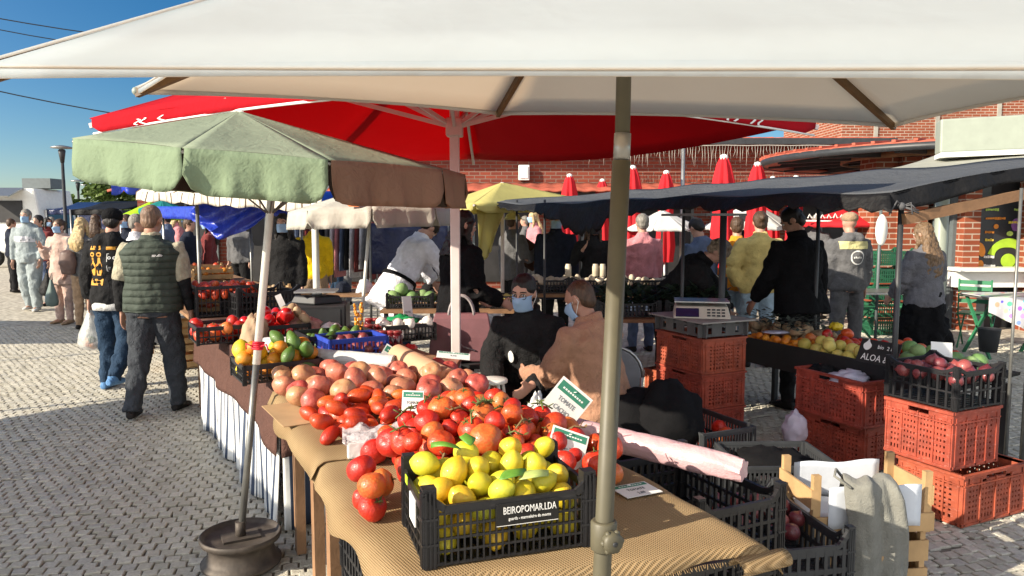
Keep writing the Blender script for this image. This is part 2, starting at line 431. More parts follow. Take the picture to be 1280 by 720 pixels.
mb.box(((a.x+b.x)/2, 11.5, 1.31), (b.x-a.x, .18, 2.62)); back = mb.build('shopfront', M_dark, kiosk)
mb = MB()
mb.box((a.x+.06, 11.37, 1.31), (.16, .06, 2.6)); mb.box(((a.x+b.x)/2, 11.37, .98), (b.x-a.x, .062, .16)); mb.box(((a.x+b.x)/2, 11.36, 2.5), (b.x-a.x, .062, .2)); mb.build('frame', M_grey, back)
mb = MB(); p = D(1183, 400, 11.5); mb.box((p.x, 11.52, 1.3), (.5, .1, 2.55)); mb.build('grey_shutter', M_grey, kiosk)
mb = MB(); p = D(1188, 400, 11.30); mb.box((p.x, 11.32, 1.3), (.1, .1, 2.6)); mb.build('frame_post', M_grey, kiosk)
mb = MB(); p = D(1215, 362, 11.0); mb.box((p.x+.6, 11.0, .93), (1.8, .38, .05)); mb.box((p.x+.35, 11.1, .78), (1.2, .22, .24)); mb.build('counter', M_white, kiosk)
# menu board with coloured shapes
mbd = thing('menu_board', 'black chalk menu board with green spiral and fruit drawings at the kiosk', 'menu board', D(1250, 300, 11.2))
BY = 11.24
def bp(px, py): q = D(px, py, BY); return q
a, b = bp(1222, 243), bp(1305, 348)
mb = MB(); mb.box(((a.x+b.x)/2, BY+.03, (a.z+b.z)/2), (b.x-a.x, .05, a.z-b.z)); mb.build('board', M('menu_board_black', (.02,.024,.028), .35, .2), mbd)
bright = {k: M('chalk_'+k, c, .7, .12) for k, c in dict(green=(.30,.48,.03), orange=(.62,.22,.03), purple=(.20,.08,.26), yellow=(.62,.48,.06), white=(.62,.62,.6), lime=(.42,.6,.12)).items()}
def disc(px, py, rx, ry, col, dy=.0, part='fruit_drawing', n=20, ang=0):
    q = bp(px, py); k = BY/F; mb = MB(); ca, sa = math.cos(ang), math.sin(ang)
    pts = []
    for j in range(n):
        t = 2*math.pi*j/n; x, z = rx*k*math.cos(t), ry*k*math.sin(t)
        pts.append(q+V((x*ca-z*sa, -.006-dy, x*sa+z*ca)))
    mb.poly(pts, .008, (0,-1,0)); return mb.build(part, bright[col], mbd)
q = bp(1258, 323); k = BY/F; mb = MB(); n = 40
for j in range(n):                                       # flat spiral ring with a curled inner end
    t0, t1 = 3.9+5.3*j/n, 3.9+5.3*(j+1)/n
    r0 = lambda t: (15+1.2*math.sin(t*3))*k; r1 = lambda t: (25+1.0*math.sin(t*2))*k
    P_ = lambda r, t: q+V((math.cos(t)*r, -.006, math.sin(t)*r))
    mb.poly([P_(r0(t0), t0), P_(r1(t0), t0), P_(r1(t1), t1), P_(r0(t1), t1)], .008, (0,-1,0))
mb.poly([q+V((math.cos(t)*9*k+2*k, -.008, math.sin(t)*9*k-3*k)) for t in [2*math.pi*j/20 for j in range(20)]], .008, (0,-1,0))
mb.build('spiral_drawing', bright['green'], mbd)
for d in ((1226,312,5,9,'orange',.001,.3),(1224,333,5,8,'orange',.002,-.2),(1238,343,8,3,'yellow',.001),(1256,343,9,3,'purple',.001),(1262,292,4,3,'lime',.002),(1270,281,6,8,'purple',.001),(1245,283,3,3,'orange',.001)):
    q_ = disc(*d[:6]) if len(d) == 6 else disc(*d[:6], ang=d[6])
for px, py, w_, col in ((1240,262,16,'lime'),(1272,262,9,'lime'),(1243,273,22,'orange'),(1268,278,15,'yellow'),(1236,290,10,'orange'),(1236,300,10,'yellow'),(1235,321,11,'white'),(1236,332,14,'white'),(1274,322,9,'white'),(1274,334,10,'white')):
    mb = MB(); q = bp(px, py); x = -w_/2
    while x < w_/2:
        l = rnd(1.2, 3.2); mb.box(q+V((x*k+l*k/2, -.006, rnd(-.003,.003))), (l*k, .008, rnd(.025,.04))); x += l+.6
    mb.build('chalk_lettering', bright[col], mbd)
# cream blind box on a post, and pale canopy beyond the blue awning
bl = thing('blind_box', 'long cream awning cassette on a cream post at upper right', 'awning', D(1240, 175, 8.2))
a, b = D(1172, 172, 8.2), D(1420, 160, 7.6)
mb = MB(); mb.bar(a, b, .30, .36); mb.build('cassette', M_cream, bl, bevel=.02)
mb = MB(); mb.bar(a+V((.02,.02,-.2)), b+V((0,.02,-.2)), .36, .05); mb.build('lip', M_white, bl)
mb = MB(); p = a+V((.16,.12,-.18)); mb.tube([p, V((p.x, p.y, 0))], .07, 12); mb.build('post', M_cream, bl)
pc = thing('pale_canopy', 'pale cream canvas canopy sloping behind the blue awning', 'canopy', D(1190, 210, 7.4))
A_, B_, C_, D_ = D(1062, 217, 7.3), D(1330, 206, 6.6), D(1330, 176, 8.3), D(1180, 190, 9.0)
mb = MB(); mb.grid(lambda a, b: A_.lerp(B_, a).lerp(D_.lerp(C_, a), b) - UP*.05*math.sin(math.pi*b), 10, 6); mb.build('canvas', fabric('pale_canvas', (.42,.42,.36), .25), pc, solid=.004)
for q in (B_, D_):
    mb = MB(); mb.tube([q, V((q.x, q.y, 0))], .025, 8); mb.build('pole', M_steel, pc)

# ------------------------------------------------------------------ sky cables, lamp posts, tree
for k, (a, b, s) in enumerate((((-60, 12, 14), (420, 62, 17), .2), ((-60, 25, 16), (420, 72, 20), .3), ((-80, 96, 13), (430, 172, 16), .2))):
    mb = MB(); mb.tube(bezier(D(*a), D(*b), s, 12), .011, 5)
    tag(mb.build('overhead_cable', M_darkmetal), ['thin black cable highest across the blue sky', 'thin black cable just below the highest one', 'thin black cable below the white parasol corner'][k], 'cable', 'cables in the sky')
def lamp(px, pytop, Y, label, r=.07):
    p = D(px, pytop, Y); base = V((p.x, p.y, 0)); t = thing('street_lamp', label, 'street lamp', base, 'street lamps in the square')
    mb = MB(); mb.tube([base, base+UP*.6, base+UP*.62, p-UP*.15], [r*1.2, r*1.1, r*.8, r*.6], 10); mb.build('post', M_darkmetal, t)
    mb = MB(); mb.lathe([(.05, -.45), (.10, -.1), (.07, -.06)], p, 12); mb.build('lantern', M_darkmetal, t)
    mb = MB(); mb.lathe([(.30, -.03), (.28, .01), (.08, .05), (.01, .06)], p, 16); mb.build('lamp_shade', M_steel, t)
lamp(77, 184, 22, 'tall dark street lamp with wide flat shade against the sky')
lamp(97, 226, 34, 'plain far street lamp standing right of the tall one', .08)
lamp(108, 231, 40, 'far street lamp beside the green tree', .08)
def leafmat(name, a, b):
    m, nt, bs = newmat(name); geo = nt.new('ShaderNodeNewGeometry')
    c = nt.ramp(geo.outputs['Random Per Island'], [(0, a), (1, b)]); nt.link(c, bs.inputs['Base Color']); setb(bs, .55, spec=.3)
    tr = nt.new('ShaderNodeBsdfTranslucent'); nt.link(c, tr.inputs['Color']); mx = nt.new('ShaderNodeMixShader'); mx.inputs[0].default_value = .25
    nt.link(bs.outputs[0], mx.inputs[1]); nt.link(tr.outputs[0], mx.inputs[2]); nt.link(mx.outputs[0], nt.n['Material Output'].inputs['Surface'])
    return m
M_leaf = leafmat('tree_leaf', (.045,.085,.018), (.15,.21,.05)); M_bark = M('bark', (.10,.075,.05), .9, .3, 8, .8, 30)
def tree(px, Y, pytop, rad, label, seed):
    rng = random.Random(seed); p = D(px, pytop, Y); H = p.z; base = V((p.x, p.y, 0)); t = thing('broadleaf_tree', label, 'tree', base, 'trees beyond the square')
    mb = MB(); mb.tube([base, base+UP*H*.3, base+V((.2,0,H*.6))], [.22,.17,.08], 8)
    cl = []
    for k in range(34):
        a = rng.uniform(0, 6.28); q = rng.random()**.5; hz = rng.uniform(.22, .95)
        rr = rad*math.sin(math.pi*min(1, max(.12, (hz-.12)/.95)))**.6
        c = base+V((math.cos(a)*rr*q, math.sin(a)*rr*q, H*hz)); cl.append((c, rng.uniform(.35, .75)*rad*.5))
        if k < 9: mb.tube([base+UP*H*.3, base.lerp(c, .5)+UP*H*.2, c], [.09,.05,.02], 5)
    mb.build('trunk', M_bark, t)
    mb = MB(); mb.fixn = False
    for c, r in cl:
        for _ in range(170):
            d = V((rng.gauss(0,1), rng.gauss(0,1), rng.gauss(0,1))).normalized()*r*rng.uniform(.55,1.12)
            n = V((rng.gauss(0,1), rng.gauss(0,1), rng.gauss(.6,1))).normalized(); a = n.orthogonal().normalized(); b = n.cross(a); s = rng.uniform(.10,.2)
            q = c+d; mb.add([q-a*s, q+b*s*.6, q+a*s, q-b*s*.6], [(0,1,2,3)], False)
    mb.build('crown', M_leaf, t)
tree(137, 34, 226, 1.75, 'leafy green tree beside the far street lamps', 11)
tree(176, 36, 243, 1.8, 'lower green tree half hidden behind the striped awning', 12)
# ------------------------------------------------------------------ parasols and awnings
def panels(mb, apex, rim, sag=.03, scal=.03, na=8, nb=10, mis=None, drop=0., idx=None):
    k = len(rim); scs = scal if isinstance(scal, list) else [scal]*k
    for i in range(k):
        if idx is not None and i not in idx: continue
        p, q = rim[i], rim[(i+1) % k]; mb.mi = mis[i] if mis else 0; sc_ = scs[i]
        def fn(a, b):
            e = p.lerp(q, b); t = 4*b*(1-b); e = e.lerp(apex, sc_*t)
            return apex.lerp(e, a) - UP*(sag*t*a*(1.2-.6*a) + drop)
        mb.grid(fn, na, nb)
def valance(mb, rim, apex, h, scal=.03, nb=14, nh=4, mis=None, idx=None, inset=0., wob=.012, rnd_=.10, flare=.0):
    k = len(rim)
    for i in range(k):
        if idx is not None and i not in idx: continue
        p, q = rim[i], rim[(i+1) % k]; mb.mi = mis[i] if mis else 0
        out = (q-p).cross(UP).normalized()
        if out.dot((p+q)/2-apex) < 0: out = -out
        def fn(a, b):
            t = 4*b*(1-b); e = p.lerp(q, .012+.976*b).lerp(apex, scal*t)
            c = min(1, min(b, 1-b)/rnd_); hh = h*(.55+.45*math.sqrt(max(0, 1-(1-c)**2)))
            side = out*(wob*math.sin(b*17+i*2.1)*a + flare*a*h + wob*.6*math.sin(b*41+i)*a*a + inset)
            return e - UP*hh*a + side
        mb.grid(fn, nh, nb)
def ribset(t, apex, rim, mat, r=.012, hub=None, low=.03, name='rib', every=1, square=False):
    for i, v in enumerate(rim):
        if i % every: continue
        mb = MB(); a, b = apex-UP*low, v-UP*low*.5
        if square: mb.bar(a, b, r*1.4, r*2.2)
        else: mb.tube([a, b], r, 6)
        mb.build(name, mat, t)
        if hub is not None:
            mb = MB(); mb.tube([hub, a.lerp(b, .5)], r*.7, 6); mb.build('stretcher', mat, t)

# white parasol right above the camera
M_wcan = fabric('white_parasol_canvas', (.49,.60,.68), .62, .3, crease=.25, bscale=4, tcol=(.84,.71,.57), dirt=.12)
M_ribw = M('brown_rib_wood', (.10,.055,.022), .5, .25, 20)
M_polew = M('beige_parasol_pole', (.085,.077,.05), .5, .12, 12, dirt=.4)
wp = thing('parasol', 'large off white parasol overhead on a beige pole before the lemon crate', 'parasol', (0, 0, 0), 'market parasols')
W_AP = D(785, -150, 1.65)
W_RIM = [D(-22, 82, .86), D(170, 111, 1.95), D(622, 139, 2.62), D(1118, 154, 2.42), V((1.32, 1.35, 1.93)), V((.66, .50, 1.752))]
W_SC = [.16, .03, .03, .03, .02, .012]
mb = MB(); panels(mb, W_AP, W_RIM, .012, W_SC, 10, 14); mb.build('canopy', M_wcan, wp, solid=.004)
mb = MB()
for i in range(6):
    p, q = W_RIM[i], W_RIM[(i+1) % 6]
    mb.grid(lambda a, b: p.lerp(q, b).lerp(W_AP, W_SC[i]*4*b*(1-b)+.004) - UP*(.002+.014*a), 1, 14)
mb.build('hem', M_wcan, wp, solid=.003)
for v in W_RIM:                                          # welted seam of each rib and stitched darts
    mb = MB(); mb.tube([W_AP.lerp(v, t)+UP*.002 for t in (0,.25,.5,.75,1)], .0035, 6); mb.build('seam', M_wcan, wp)
ribset(wp, W_AP, W_RIM, M_ribw, .010, None, .022, square=True)
for v in W_RIM: mb = MB(); mb.ball(v-UP*.006, .011, 8); mb.build('rib_tip', M_cream, wp)
P0, P1 = D(752.5, 715, 1.62), D(782, 90, 1.67)
ax = (P1-P0)/(P1.z-P0.z)
pz = lambda z: P0 + ax*(z-P0.z)
mb = MB(); mb.tube([pz(.02), pz(1.78)], .0205, 18); mb.build('pole', M_polew, wp)
mb = MB(); mb.tube([pz(1.78), pz(1.84)], .0185, 18); mb.build('joint_sleeve', M_steel, wp)
mb = MB(); mb.tube([pz(1.82), W_AP-UP*.01], .0165, 18); mb.build('upper_pole', M_polew, wp)
mb = MB(); c = pz(G(0,0).z*0+P0.z+.085); mb.tube([c-UP*.035, c-UP*.03, c+UP*.03, c+UP*.035], [.026,.030,.030,.026], 18)
kn = mb.build('pole_clamp', M_polew, wp)
mb = MB(); d = V((.35,-.94,0)); rr = [(.006,.028),(.020,.029),(.024,.034),(.024,.048),(.017,.054),(.004,.054)]
zq = d.to_track_quat('Z', 'Y').to_matrix(); mb.lathe(rr, c, 12, zq)
for j in range(6): mb.ball(c + zq @ V((.022*math.cos(j*1.047), .022*math.sin(j*1.047), .041)), .0075, 6)
mb.mi = 1; mb.lathe([(.006,.053),(.006,.056),(.001,.056)], c, 8, zq)
mb.build('clamp_knob', [M_polew, M_darkmetal], kn)
mb = MB(); mb.lathe([(.24,0),(.25,.03),(.2,.06),(.05,.08),(.03,.25)], V((pz(0).x, pz(0).y, 0)), 24); mb.build('base', M_darkmetal, wp)
# small vent eyelets seen under the canopy


# green octagonal parasol
M_gcan = fabric('sage_green_canvas', lin(122,138,112), .14, .8, crease=.35, bscale=8, bdist=.02)
M_bcan = fabric('taupe_canvas', lin(160,126,105), .40, .8, bscale=8, bdist=.02)  # taupe tone for the right-hand and back right valance panels
M_gtop = fabric('bleached_sage_canvas', lin(132,142,122), .14, .3, bscale=6)
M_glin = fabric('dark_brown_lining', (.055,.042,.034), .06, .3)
M_poleg = M('white_parasol_pole', (.66,.65,.6), .35, .08, dirt=.3)
M_pipe = M('grey_steel_tube', (.20,.20,.19), .38, .15, 20, metal=.6)
gp = thing('parasol', 'sage green parasol with taupe panels on a car wheel rim base', 'parasol', (0,0,0), 'market parasols')
GB = G(301, 672, .14)                                  # foot of the pole on the rim
gt = D(341, 225, 3.62)
gax = (gt-GB).normalized()
gc = D(352, 190, 3.56); gc.z = 1.925
tilt = Matrix.Rotation(R(5.0), 3, 'Y') @ Matrix.Rotation(R(-1.5), 3, 'X')
GR = .875
G_RIM = [D(90, 173, 3.1), D(228, 185, 2.8), D(412, 200, 2.85), D(553, 212, 3.35)] + [V((x, y, 1.93-.06*(x+1.1))) for x, y in ((-.235,3.80),(-.52,4.32),(-1.1,4.47),(-1.68,4.2))]
G_AP = D(299, 139, 3.55)
mis = None
mb = MB(); panels(mb, G_AP, G_RIM, .02, .02, 8, 12, [2,2,2,2,2,2,2,2]); mb.build('canopy', [M_gcan, M_bcan, M_gtop], gp, solid=.003)
mb = MB(); valance(mb, G_RIM, G_AP, .175, .02, 22, 6, [0,0,1,1,1,1,0,0], wob=.016, rnd_=.17, flare=.06); mb.build('valance', [M_gcan, M_bcan], gp, solid=.003)
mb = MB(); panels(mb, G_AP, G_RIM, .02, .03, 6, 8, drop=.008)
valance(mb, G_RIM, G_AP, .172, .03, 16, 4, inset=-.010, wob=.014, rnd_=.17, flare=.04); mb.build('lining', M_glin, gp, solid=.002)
ribset(gp, G_AP, G_RIM, M_pipe, .006, GB.lerp(gt, .9))
mb = MB(); mid = GB.lerp(gt, .50); mb.tube([GB, mid], .0165, 12); mb.build('lower_pole', M_pipe, gp)
mb = MB(); mb.tube([mid-gax*.03, GB.lerp(gt, .97), G_AP], .0185, 14); mb.build('pole', M_poleg, gp)
mb = MB(); tp = GB.lerp(gt, .535)
for k in range(4):
    q = tp+gax*(.010*k-.015); a = gax.orthogonal().normalized(); b = gax.cross(a)
    mb.tube([q+(a*math.cos(t)+b*math.sin(t))*(.024+.003*math.sin(t*3+k)) for t in [j*math.pi/8 for j in range(17)]], .0055, 6)
mb.tube([tp+V((.02,-.02,0)), tp+V((.05,-.03,.01)), tp+V((.06,-.03,-.02))], .004, 5); mb.tube([tp+V((-.02,-.02,0)), tp+V((-.05,-.02,.012)), tp+V((-.05,-.02,-.015))], .004, 5)
mb.build('red_ribbon', M('red_ribbon', (.55,.012,.03), .6, .1), gp)
mb = MB(); W0 = V((GB.x, GB.y, 0))
mb.lathe([(.165,.004),(.183,.02),(.185,.035),(.165,.045),(.155,.07),(.15,.10),(.158,.125),(.18,.135),(.187,.15),(.185,.165),(.178,.166),(.170,.150),(.155,.146),(.03,.140),(.001,.140)], W0, 40)
M_rim = M('rusty_dark_rim', (.075,.062,.052), .62, .4, 14, .4, 60, metal=.35, dirt=.5)
wr = mb.build('wheel_rim', M_rim, gp)
mb = MB(); mb.box(W0+V((0,0,.147)), (.17,.11,.012), rz=.5); mb.tube([W0+UP*.145, W0+UP*.22], .024, 12); mb.build('foot_plate', M_rim, wr)

# big red square parasol
M_red = fabric('red_parasol_canvas', (.52,.012,.024), .50, .3, dirt=.1, tcol=(.75,.015,.03))
M_redw = M('white_print_on_red', (.75,.73,.7), .8, .05)
rp = thing('parasol', 'big red square parasol with white piping on a pale square pole', 'parasol', (0,0,0), 'market parasols')
R_AP = V((-.38, 5.05, 2.98))
R_RIM = [D(112, 148, 5.07), V((-.30, 2.62, 2.20)), D(1023, 150, 5.03), D(592, 198, 7.45)]
mb = MB(); panels(mb, R_AP, R_RIM, .07, .07, 12, 18, idx=(0,1)); panels(mb, R_AP, R_RIM, .20, .0, 12, 18, idx=(2,3)); mb.build('canopy', M_red, rp, solid=.004)
mb = MB(); valance(mb, R_RIM, R_AP, .105, .07, 26, 3, wob=.012, rnd_=.03, idx=(0,1)); valance(mb, [q-UP*0 for q in R_RIM], R_AP, .02, .0, 26, 3, wob=.012, rnd_=.03, idx=()); va = mb.build('valance', M_red, rp, solid=.003)
mb = MB()
for i in (0, 1):
    p, q = R_RIM[i], R_RIM[(i+1) % 4]
    mb.tube([p.lerp(q, b).lerp(R_AP, .07*4*b*(1-b)) - UP*.105 for b in [.012+.976*j/24 for j in range(25)]], .007, 5)
mb.build('piping', M_redw, rp)
mb = MB()                                               # worn white lettering along the front valances
for i, blist in ((0, [.17,.19,.25]), (1, [.60, .63, .69, .72, .78, .81])):
    p, q = R_RIM[i], R_RIM[(i+1) % 4]; out = (q-p).cross(UP).normalized()
    if out.dot((p+q)/2-R_AP) < 0: out = -out
    for j, b in enumerate(blist):
        def pt(bb, a): return p.lerp(q, .012+.976*bb).lerp(R_AP, .07*4*bb*(1-bb)) - UP*.105*a + out*(.012*math.sin(bb*17+i*2.1)*a+.012*.6*math.sin(bb*41+i)*a*a+.006)
        w_ = .008
        for k in range(5):
            a0, a1 = (.62 if i == 0 else .25)+(.07 if i == 0 else .14)*k, (.62 if i == 0 else .25)+(.07 if i == 0 else .14)*(k+1); s0, s1 = .010*math.sin(k*1.3+j), .010*math.sin((k+1)*1.3+j)
            mb.add([pt(b+s0, a0), pt(b+w_+s0, a0), pt(b+w_+s1, a1), pt(b+s1, a1)], [(0,1,2,3)], False)
mb.build('printed_lettering', M_redw, va)
M_polep = M('pale_pink_white_pole', (.62,.55,.53), .4, .06, dirt=.2)
RPB = V((-.38, 5.0, 0)); hub = RPB+UP*2.26
mb = MB(); mb.box(RPB+UP*1.5, (.062,.062,2.95)); mb.build('pole', M_polep, rp, bevel=.006)
mb = MB(); mb.box(hub, (.11,.11,.12)); mb.build('hub', M_polep, rp, bevel=.01)
ends = R_RIM + [(R_RIM[i]+R_RIM[(i+1) % 4])/2*.93+R_AP*.07 for i in range(4)]
for v in ends:
    a, b = R_AP-UP*.05, v-UP*.05
    mb = MB(); mb.bar(a, b, .022, .032); mb.build('rib', M_polep, rp)
    mb = MB(); mb.bar(hub, a.lerp(b, .52), .02, .026); mb.build('stretcher', M_polep, rp)
mb = MB(); mb.box(RPB+UP*.05, (.6,.6,.1)); mb.build('base', M_slab, rp, bevel=.01)

# yellow parasol
M_yel = fabric('yellow_parasol_canvas', (.60,.54,.20), .35, .3)
yp = thing('parasol', 'pale yellow parasol with a hanging flap behind the standing woman', 'parasol', (0,0,0), 'market parasols')
Y_AP = D(628, 228, 9.4); Y_RIM = [D(497, 274, 8.9), D(592, 255, 8.0), D(770, 258, 9.7), D(660, 250, 10.9)]
mb = MB(); panels(mb, Y_AP, Y_RIM, .05, .05, 8, 10); mb.build('canopy', M_yel, yp, solid=.004)
mb = MB(); valance(mb, Y_RIM, Y_AP, .10, .05, 14, 3, rnd_=.05); mb.build('valance', M_yel, yp, solid=.003)
mb = MB(); p, q = D(596, 262, 8.25), D(630, 264, 8.6); mb.grid(lambda a, b: p.lerp(q, b*(1-.45*a)) - UP*.62*a*(1-.25*b) + V((.02*math.sin(b*9+a*3), .04*math.sin(b*12), 0)), 10, 8); mb.build('hanging_flap', M_yel, yp, solid=.003)
ribset(yp, Y_AP, Y_RIM, M_polep, .012)
mb = MB(); mb.tube([V((Y_AP.x, Y_AP.y, 0)), Y_AP], .024, 10); mb.build('pole', M_polep, yp)

# off-white valanced parasol beyond the stall
M_off = fabric('grey_white_canvas', (.52,.50,.44), .25, .5, bscale=10, bdist=.02)
op = thing('parasol', 'grey white parasol with a long valance over the far produce', 'parasol', (0,0,0), 'market parasols')
oc = D(466, 262, 7.3); oc.z = 1.745; ORr = .80
O_RIM = [oc + V((ORr*math.cos(R(a)), -ORr*math.sin(R(a)), .02*math.cos(R(a)))) for a in (170, 125, 80, 35, -10, -55, -100, -145)]
O_AP = oc+UP*.24
mb = MB(); panels(mb, O_AP, O_RIM, .02, .02, 6, 10); mb.build('canopy', M_off, op, solid=.003)
mb = MB(); valance(mb, O_RIM, O_AP, .17, .02, 14, 4, wob=.022, rnd_=.06, flare=.08); mb.build('valance', M_off, op, solid=.003)
ribset(op, O_AP, O_RIM, M_pipe, .006)
mb = MB(); q = D(446, 410, 7.15); mb.tube([V((q.x-.02, q.y, 0)), O_AP], .016, 10); mb.build('pole', M_poleg, op)
mb = MB(); p1 = oc+V((-.03,-.62,.075)); mb.grid(lambda a, b: p1+V(((b-.5)*.2*(1-a*.6), -.06-.05*a+.0, -.02-.045*a+.012)), 3, 4); mb.build('orange_patch', M('orange_print', (.6,.18,.06), .8), op)

# striped awning with two posts
def stripes(name, a, b, axis_scale):
    m, nt, bs = newmat(name); co = nt.coord('UV')
    u = nt.new('ShaderNodeSeparateXYZ'); nt.link(co, u.inputs[0])
    f = nt.math('FRACT', nt.math('MULTIPLY', u.outputs[0], axis_scale))
    st = nt.ramp(f, [(0, a), (.10, a), (.105, b), (.60, b), (.605, a), (.64, a), (.645, b), (.72, b), (.725, a), (.74, a), (.745, b)], 'CONSTANT')
    nt.link(st, bs.inputs['Base Color']); setb(bs, .88, spec=.15)
    nt.link(nt.bump(nt.noise(5, nt.coord(), 3), .4, .03), bs.inputs['Normal'])
    tr = nt.new('ShaderNodeBsdfTranslucent'); nt.link(st, tr.inputs['Color']); mx = nt.new('ShaderNodeMixShader'); mx.inputs[0].default_value = .2
    nt.link(bs.outputs[0], mx.inputs[1]); nt.link(tr.outputs[0], mx.inputs[2]); nt.link(mx.outputs[0], nt.n['Material Output'].inputs['Surface'])
    return m
def uvgrid(mb_fn, nu, nv, name, mat, parent, solid=.003, us=1.):
    mb = MB(); mb.fixn = False; mb.grid(mb_fn, nu, nv); o = mb.build(name, mat, parent)
    uv = o.data.uv_layers.new(name='UVMap'); w_ = nv+1
    for poly in o.data.polygons:
        for li in poly.loop_indices:
            vi = o.data.loops[li].vertex_index; uv.data[li].uv = ((vi % w_)/nv*us, (vi//w_)/nu)
    md = o.modifiers.new('solid', 'SOLIDIFY'); md.thickness = solid; md.offset = 0
    return o
M_str = stripes('brown_striped_canvas', (.12,.085,.06), (.66,.62,.54), 9)
sa = thing('striped_awning', 'cream awning with thin brown stripes behind the green parasol', 'awning', D(285, 300, 8.6))
a0, a1, b0, b1 = D(170, 243, 9.0), D(402, 246, 7.7), D(225, 238, 11), D(440, 238, 9.8)
a0.z += .03; b0.z += .42; b1.z += .4
uvgrid(lambda a, b: a0.lerp(a1, b).lerp(b0.lerp(b1, b), a) - UP*.08*math.sin(math.pi*a)*math.sin(math.pi*b), 8, 24, 'canvas', M_str, sa)
uvgrid(lambda a, b: a0.lerp(a1, b) - UP*((.10+.06*b)*a) + V((.0,-.05*a*math.sin(b*25)-.02*a,.012*a*math.sin(b*50))), 4, 60, 'valance', M_str, sa, us=1.6)
for px, Y, r in ((246, 8.9, .022), (393, 7.75, .035)):
    q = D(px, 250, Y); mb = MB(); mb.tube([V((q.x,q.y,0)), q], r, 10); mb.build('post', M_poleg if px > 300 else M_pipe, sa)
# blue tarpaulin, lime and teal parasols, small blue flag cloth
def tarp_mat(name, c): return M(name, c, .32, .15, 5, .8, 6, spec=.5, bdist=.05, transl=.12)
M_blue = tarp_mat('blue_tarpaulin', (.018,.045,.42)); M_navy = tarp_mat('navy_tarpaulin', (.012,.02,.075))
bt = thing('tarpaulin', 'bright blue tarpaulin sagging between grey poles', 'tarpaulin', D(310, 270, 9.6))
p, q = D(243, 256, 9.6), D(382, 258, 9.2)
mb = MB(); mb.grid(lambda a, b: p.lerp(q, b) - UP*a*(.12+.30*math.sin(math.pi*min(1, b*1.25+.12))**1.5) + V((.05*a*math.sin(b*12), -.14*a+.05*math.sin(a*8+b*14), .015*math.sin(b*23+a*5))), 14, 34); mb.build('front_sheet', M_blue, bt, solid=.003)
mb = MB(); mb.grid(lambda a, b: p.lerp(q, b) + V((0, 1.7*a, .25*a-.1*math.sin(math.pi*a))), 8, 10); mb.build('roof_sheet', M_blue, bt, solid=.003)
mb = MB(); r0 = D(196, 258, 11.5); mb.grid(lambda a, b: r0.lerp(D(246, 258, 10), b) - UP*.18*a + V((0,-.04*math.sin(b*9),0)), 4, 12); mb.build('side_sheet', M_blue, bt, solid=.003)
for px, Y in ((312, 9.5), (376, 9.3), (366, 10.8)):
    q = D(px, 258, Y); mb = MB(); mb.tube([V((q.x,q.y,0)), q], .016, 8); mb.build('pole', M_pipe, bt)
def small_parasol(px, py_ap, py_rim, Y, r, mat, label, n=8, cat='parasol', pole=M_steel, group=None, val=.06, name='parasol'):
    ap = D(px, py_ap, Y); rz = D(px, py_rim, Y).z; c = V((ap.x, ap.y, rz)); t = thing(name, label, cat, V((ap.x, ap.y, 0)), group)
    rim = [c+V((r*math.cos(2*math.pi*(k+.5)/n), r*math.sin(2*math.pi*(k+.5)/n), 0)) for k in range(n)]
    mb = MB(); panels(mb, ap, rim, .02, .03, 5, 6); mb.build('canopy', mat, t, solid=.003)
    mb = MB(); valance(mb, rim, ap, val, .03, 8, 2, rnd_=.05); mb.build('valance', mat, t, solid=.003)
    mb = MB(); mb.tube([V((ap.x, ap.y, 0)), ap+UP*.04], .02, 8); mb.build('pole', pole, t)
    return t, rim, ap
M_lime = fabric('lime_canvas', (.42,.70,.03), .4, .2); M_teal = fabric('teal_canvas', (.02,.22,.22), .3, .2); M_wht = fabric('white_cafe_canvas', (.72,.72,.70), .3, .2)
small_parasol(188, 252, 272, 14.5, .62, M_lime, 'lime green parasol above the crowd beyond the vest man', group='market parasols')
small_parasol(203, 250, 261, 13.0, .38, M_teal, 'small teal parasol touching the lime green one', group='market parasols', val=.12)
mb = MB(); p = D(139, 231, 15); mb.grid(lambda a, b: p + V((.62*b, .1*math.sin(b*8), -.12*b*0-.16*a+.05*math.sin(b*10+a*4))), 6, 14); fl = mb.build('tarpaulin', M_blue, solid=.003)
tag(fl, 'scrap of blue tarpaulin fluttering beside the green tree', 'tarpaulin')
nv = thing('tarpaulin', 'navy tarpaulin wall behind the person in the white coat', 'tarpaulin', D(500, 300, 11)); p, q = D(462, 279, 11.0), D(560, 281, 11.0)
mb = MB(); mb.grid(lambda a, b: p.lerp(q, b) - UP*.75*a + V((0, .06*math.sin(b*11), 0)), 6, 16); mb.build('sheet', M_navy, nv, solid=.003)
for z in (p, q):
    mb = MB(); mb.tube([V((z.x,z.y,0)), z+UP*.05], .02, 8); mb.build('pole', M_pipe, nv)

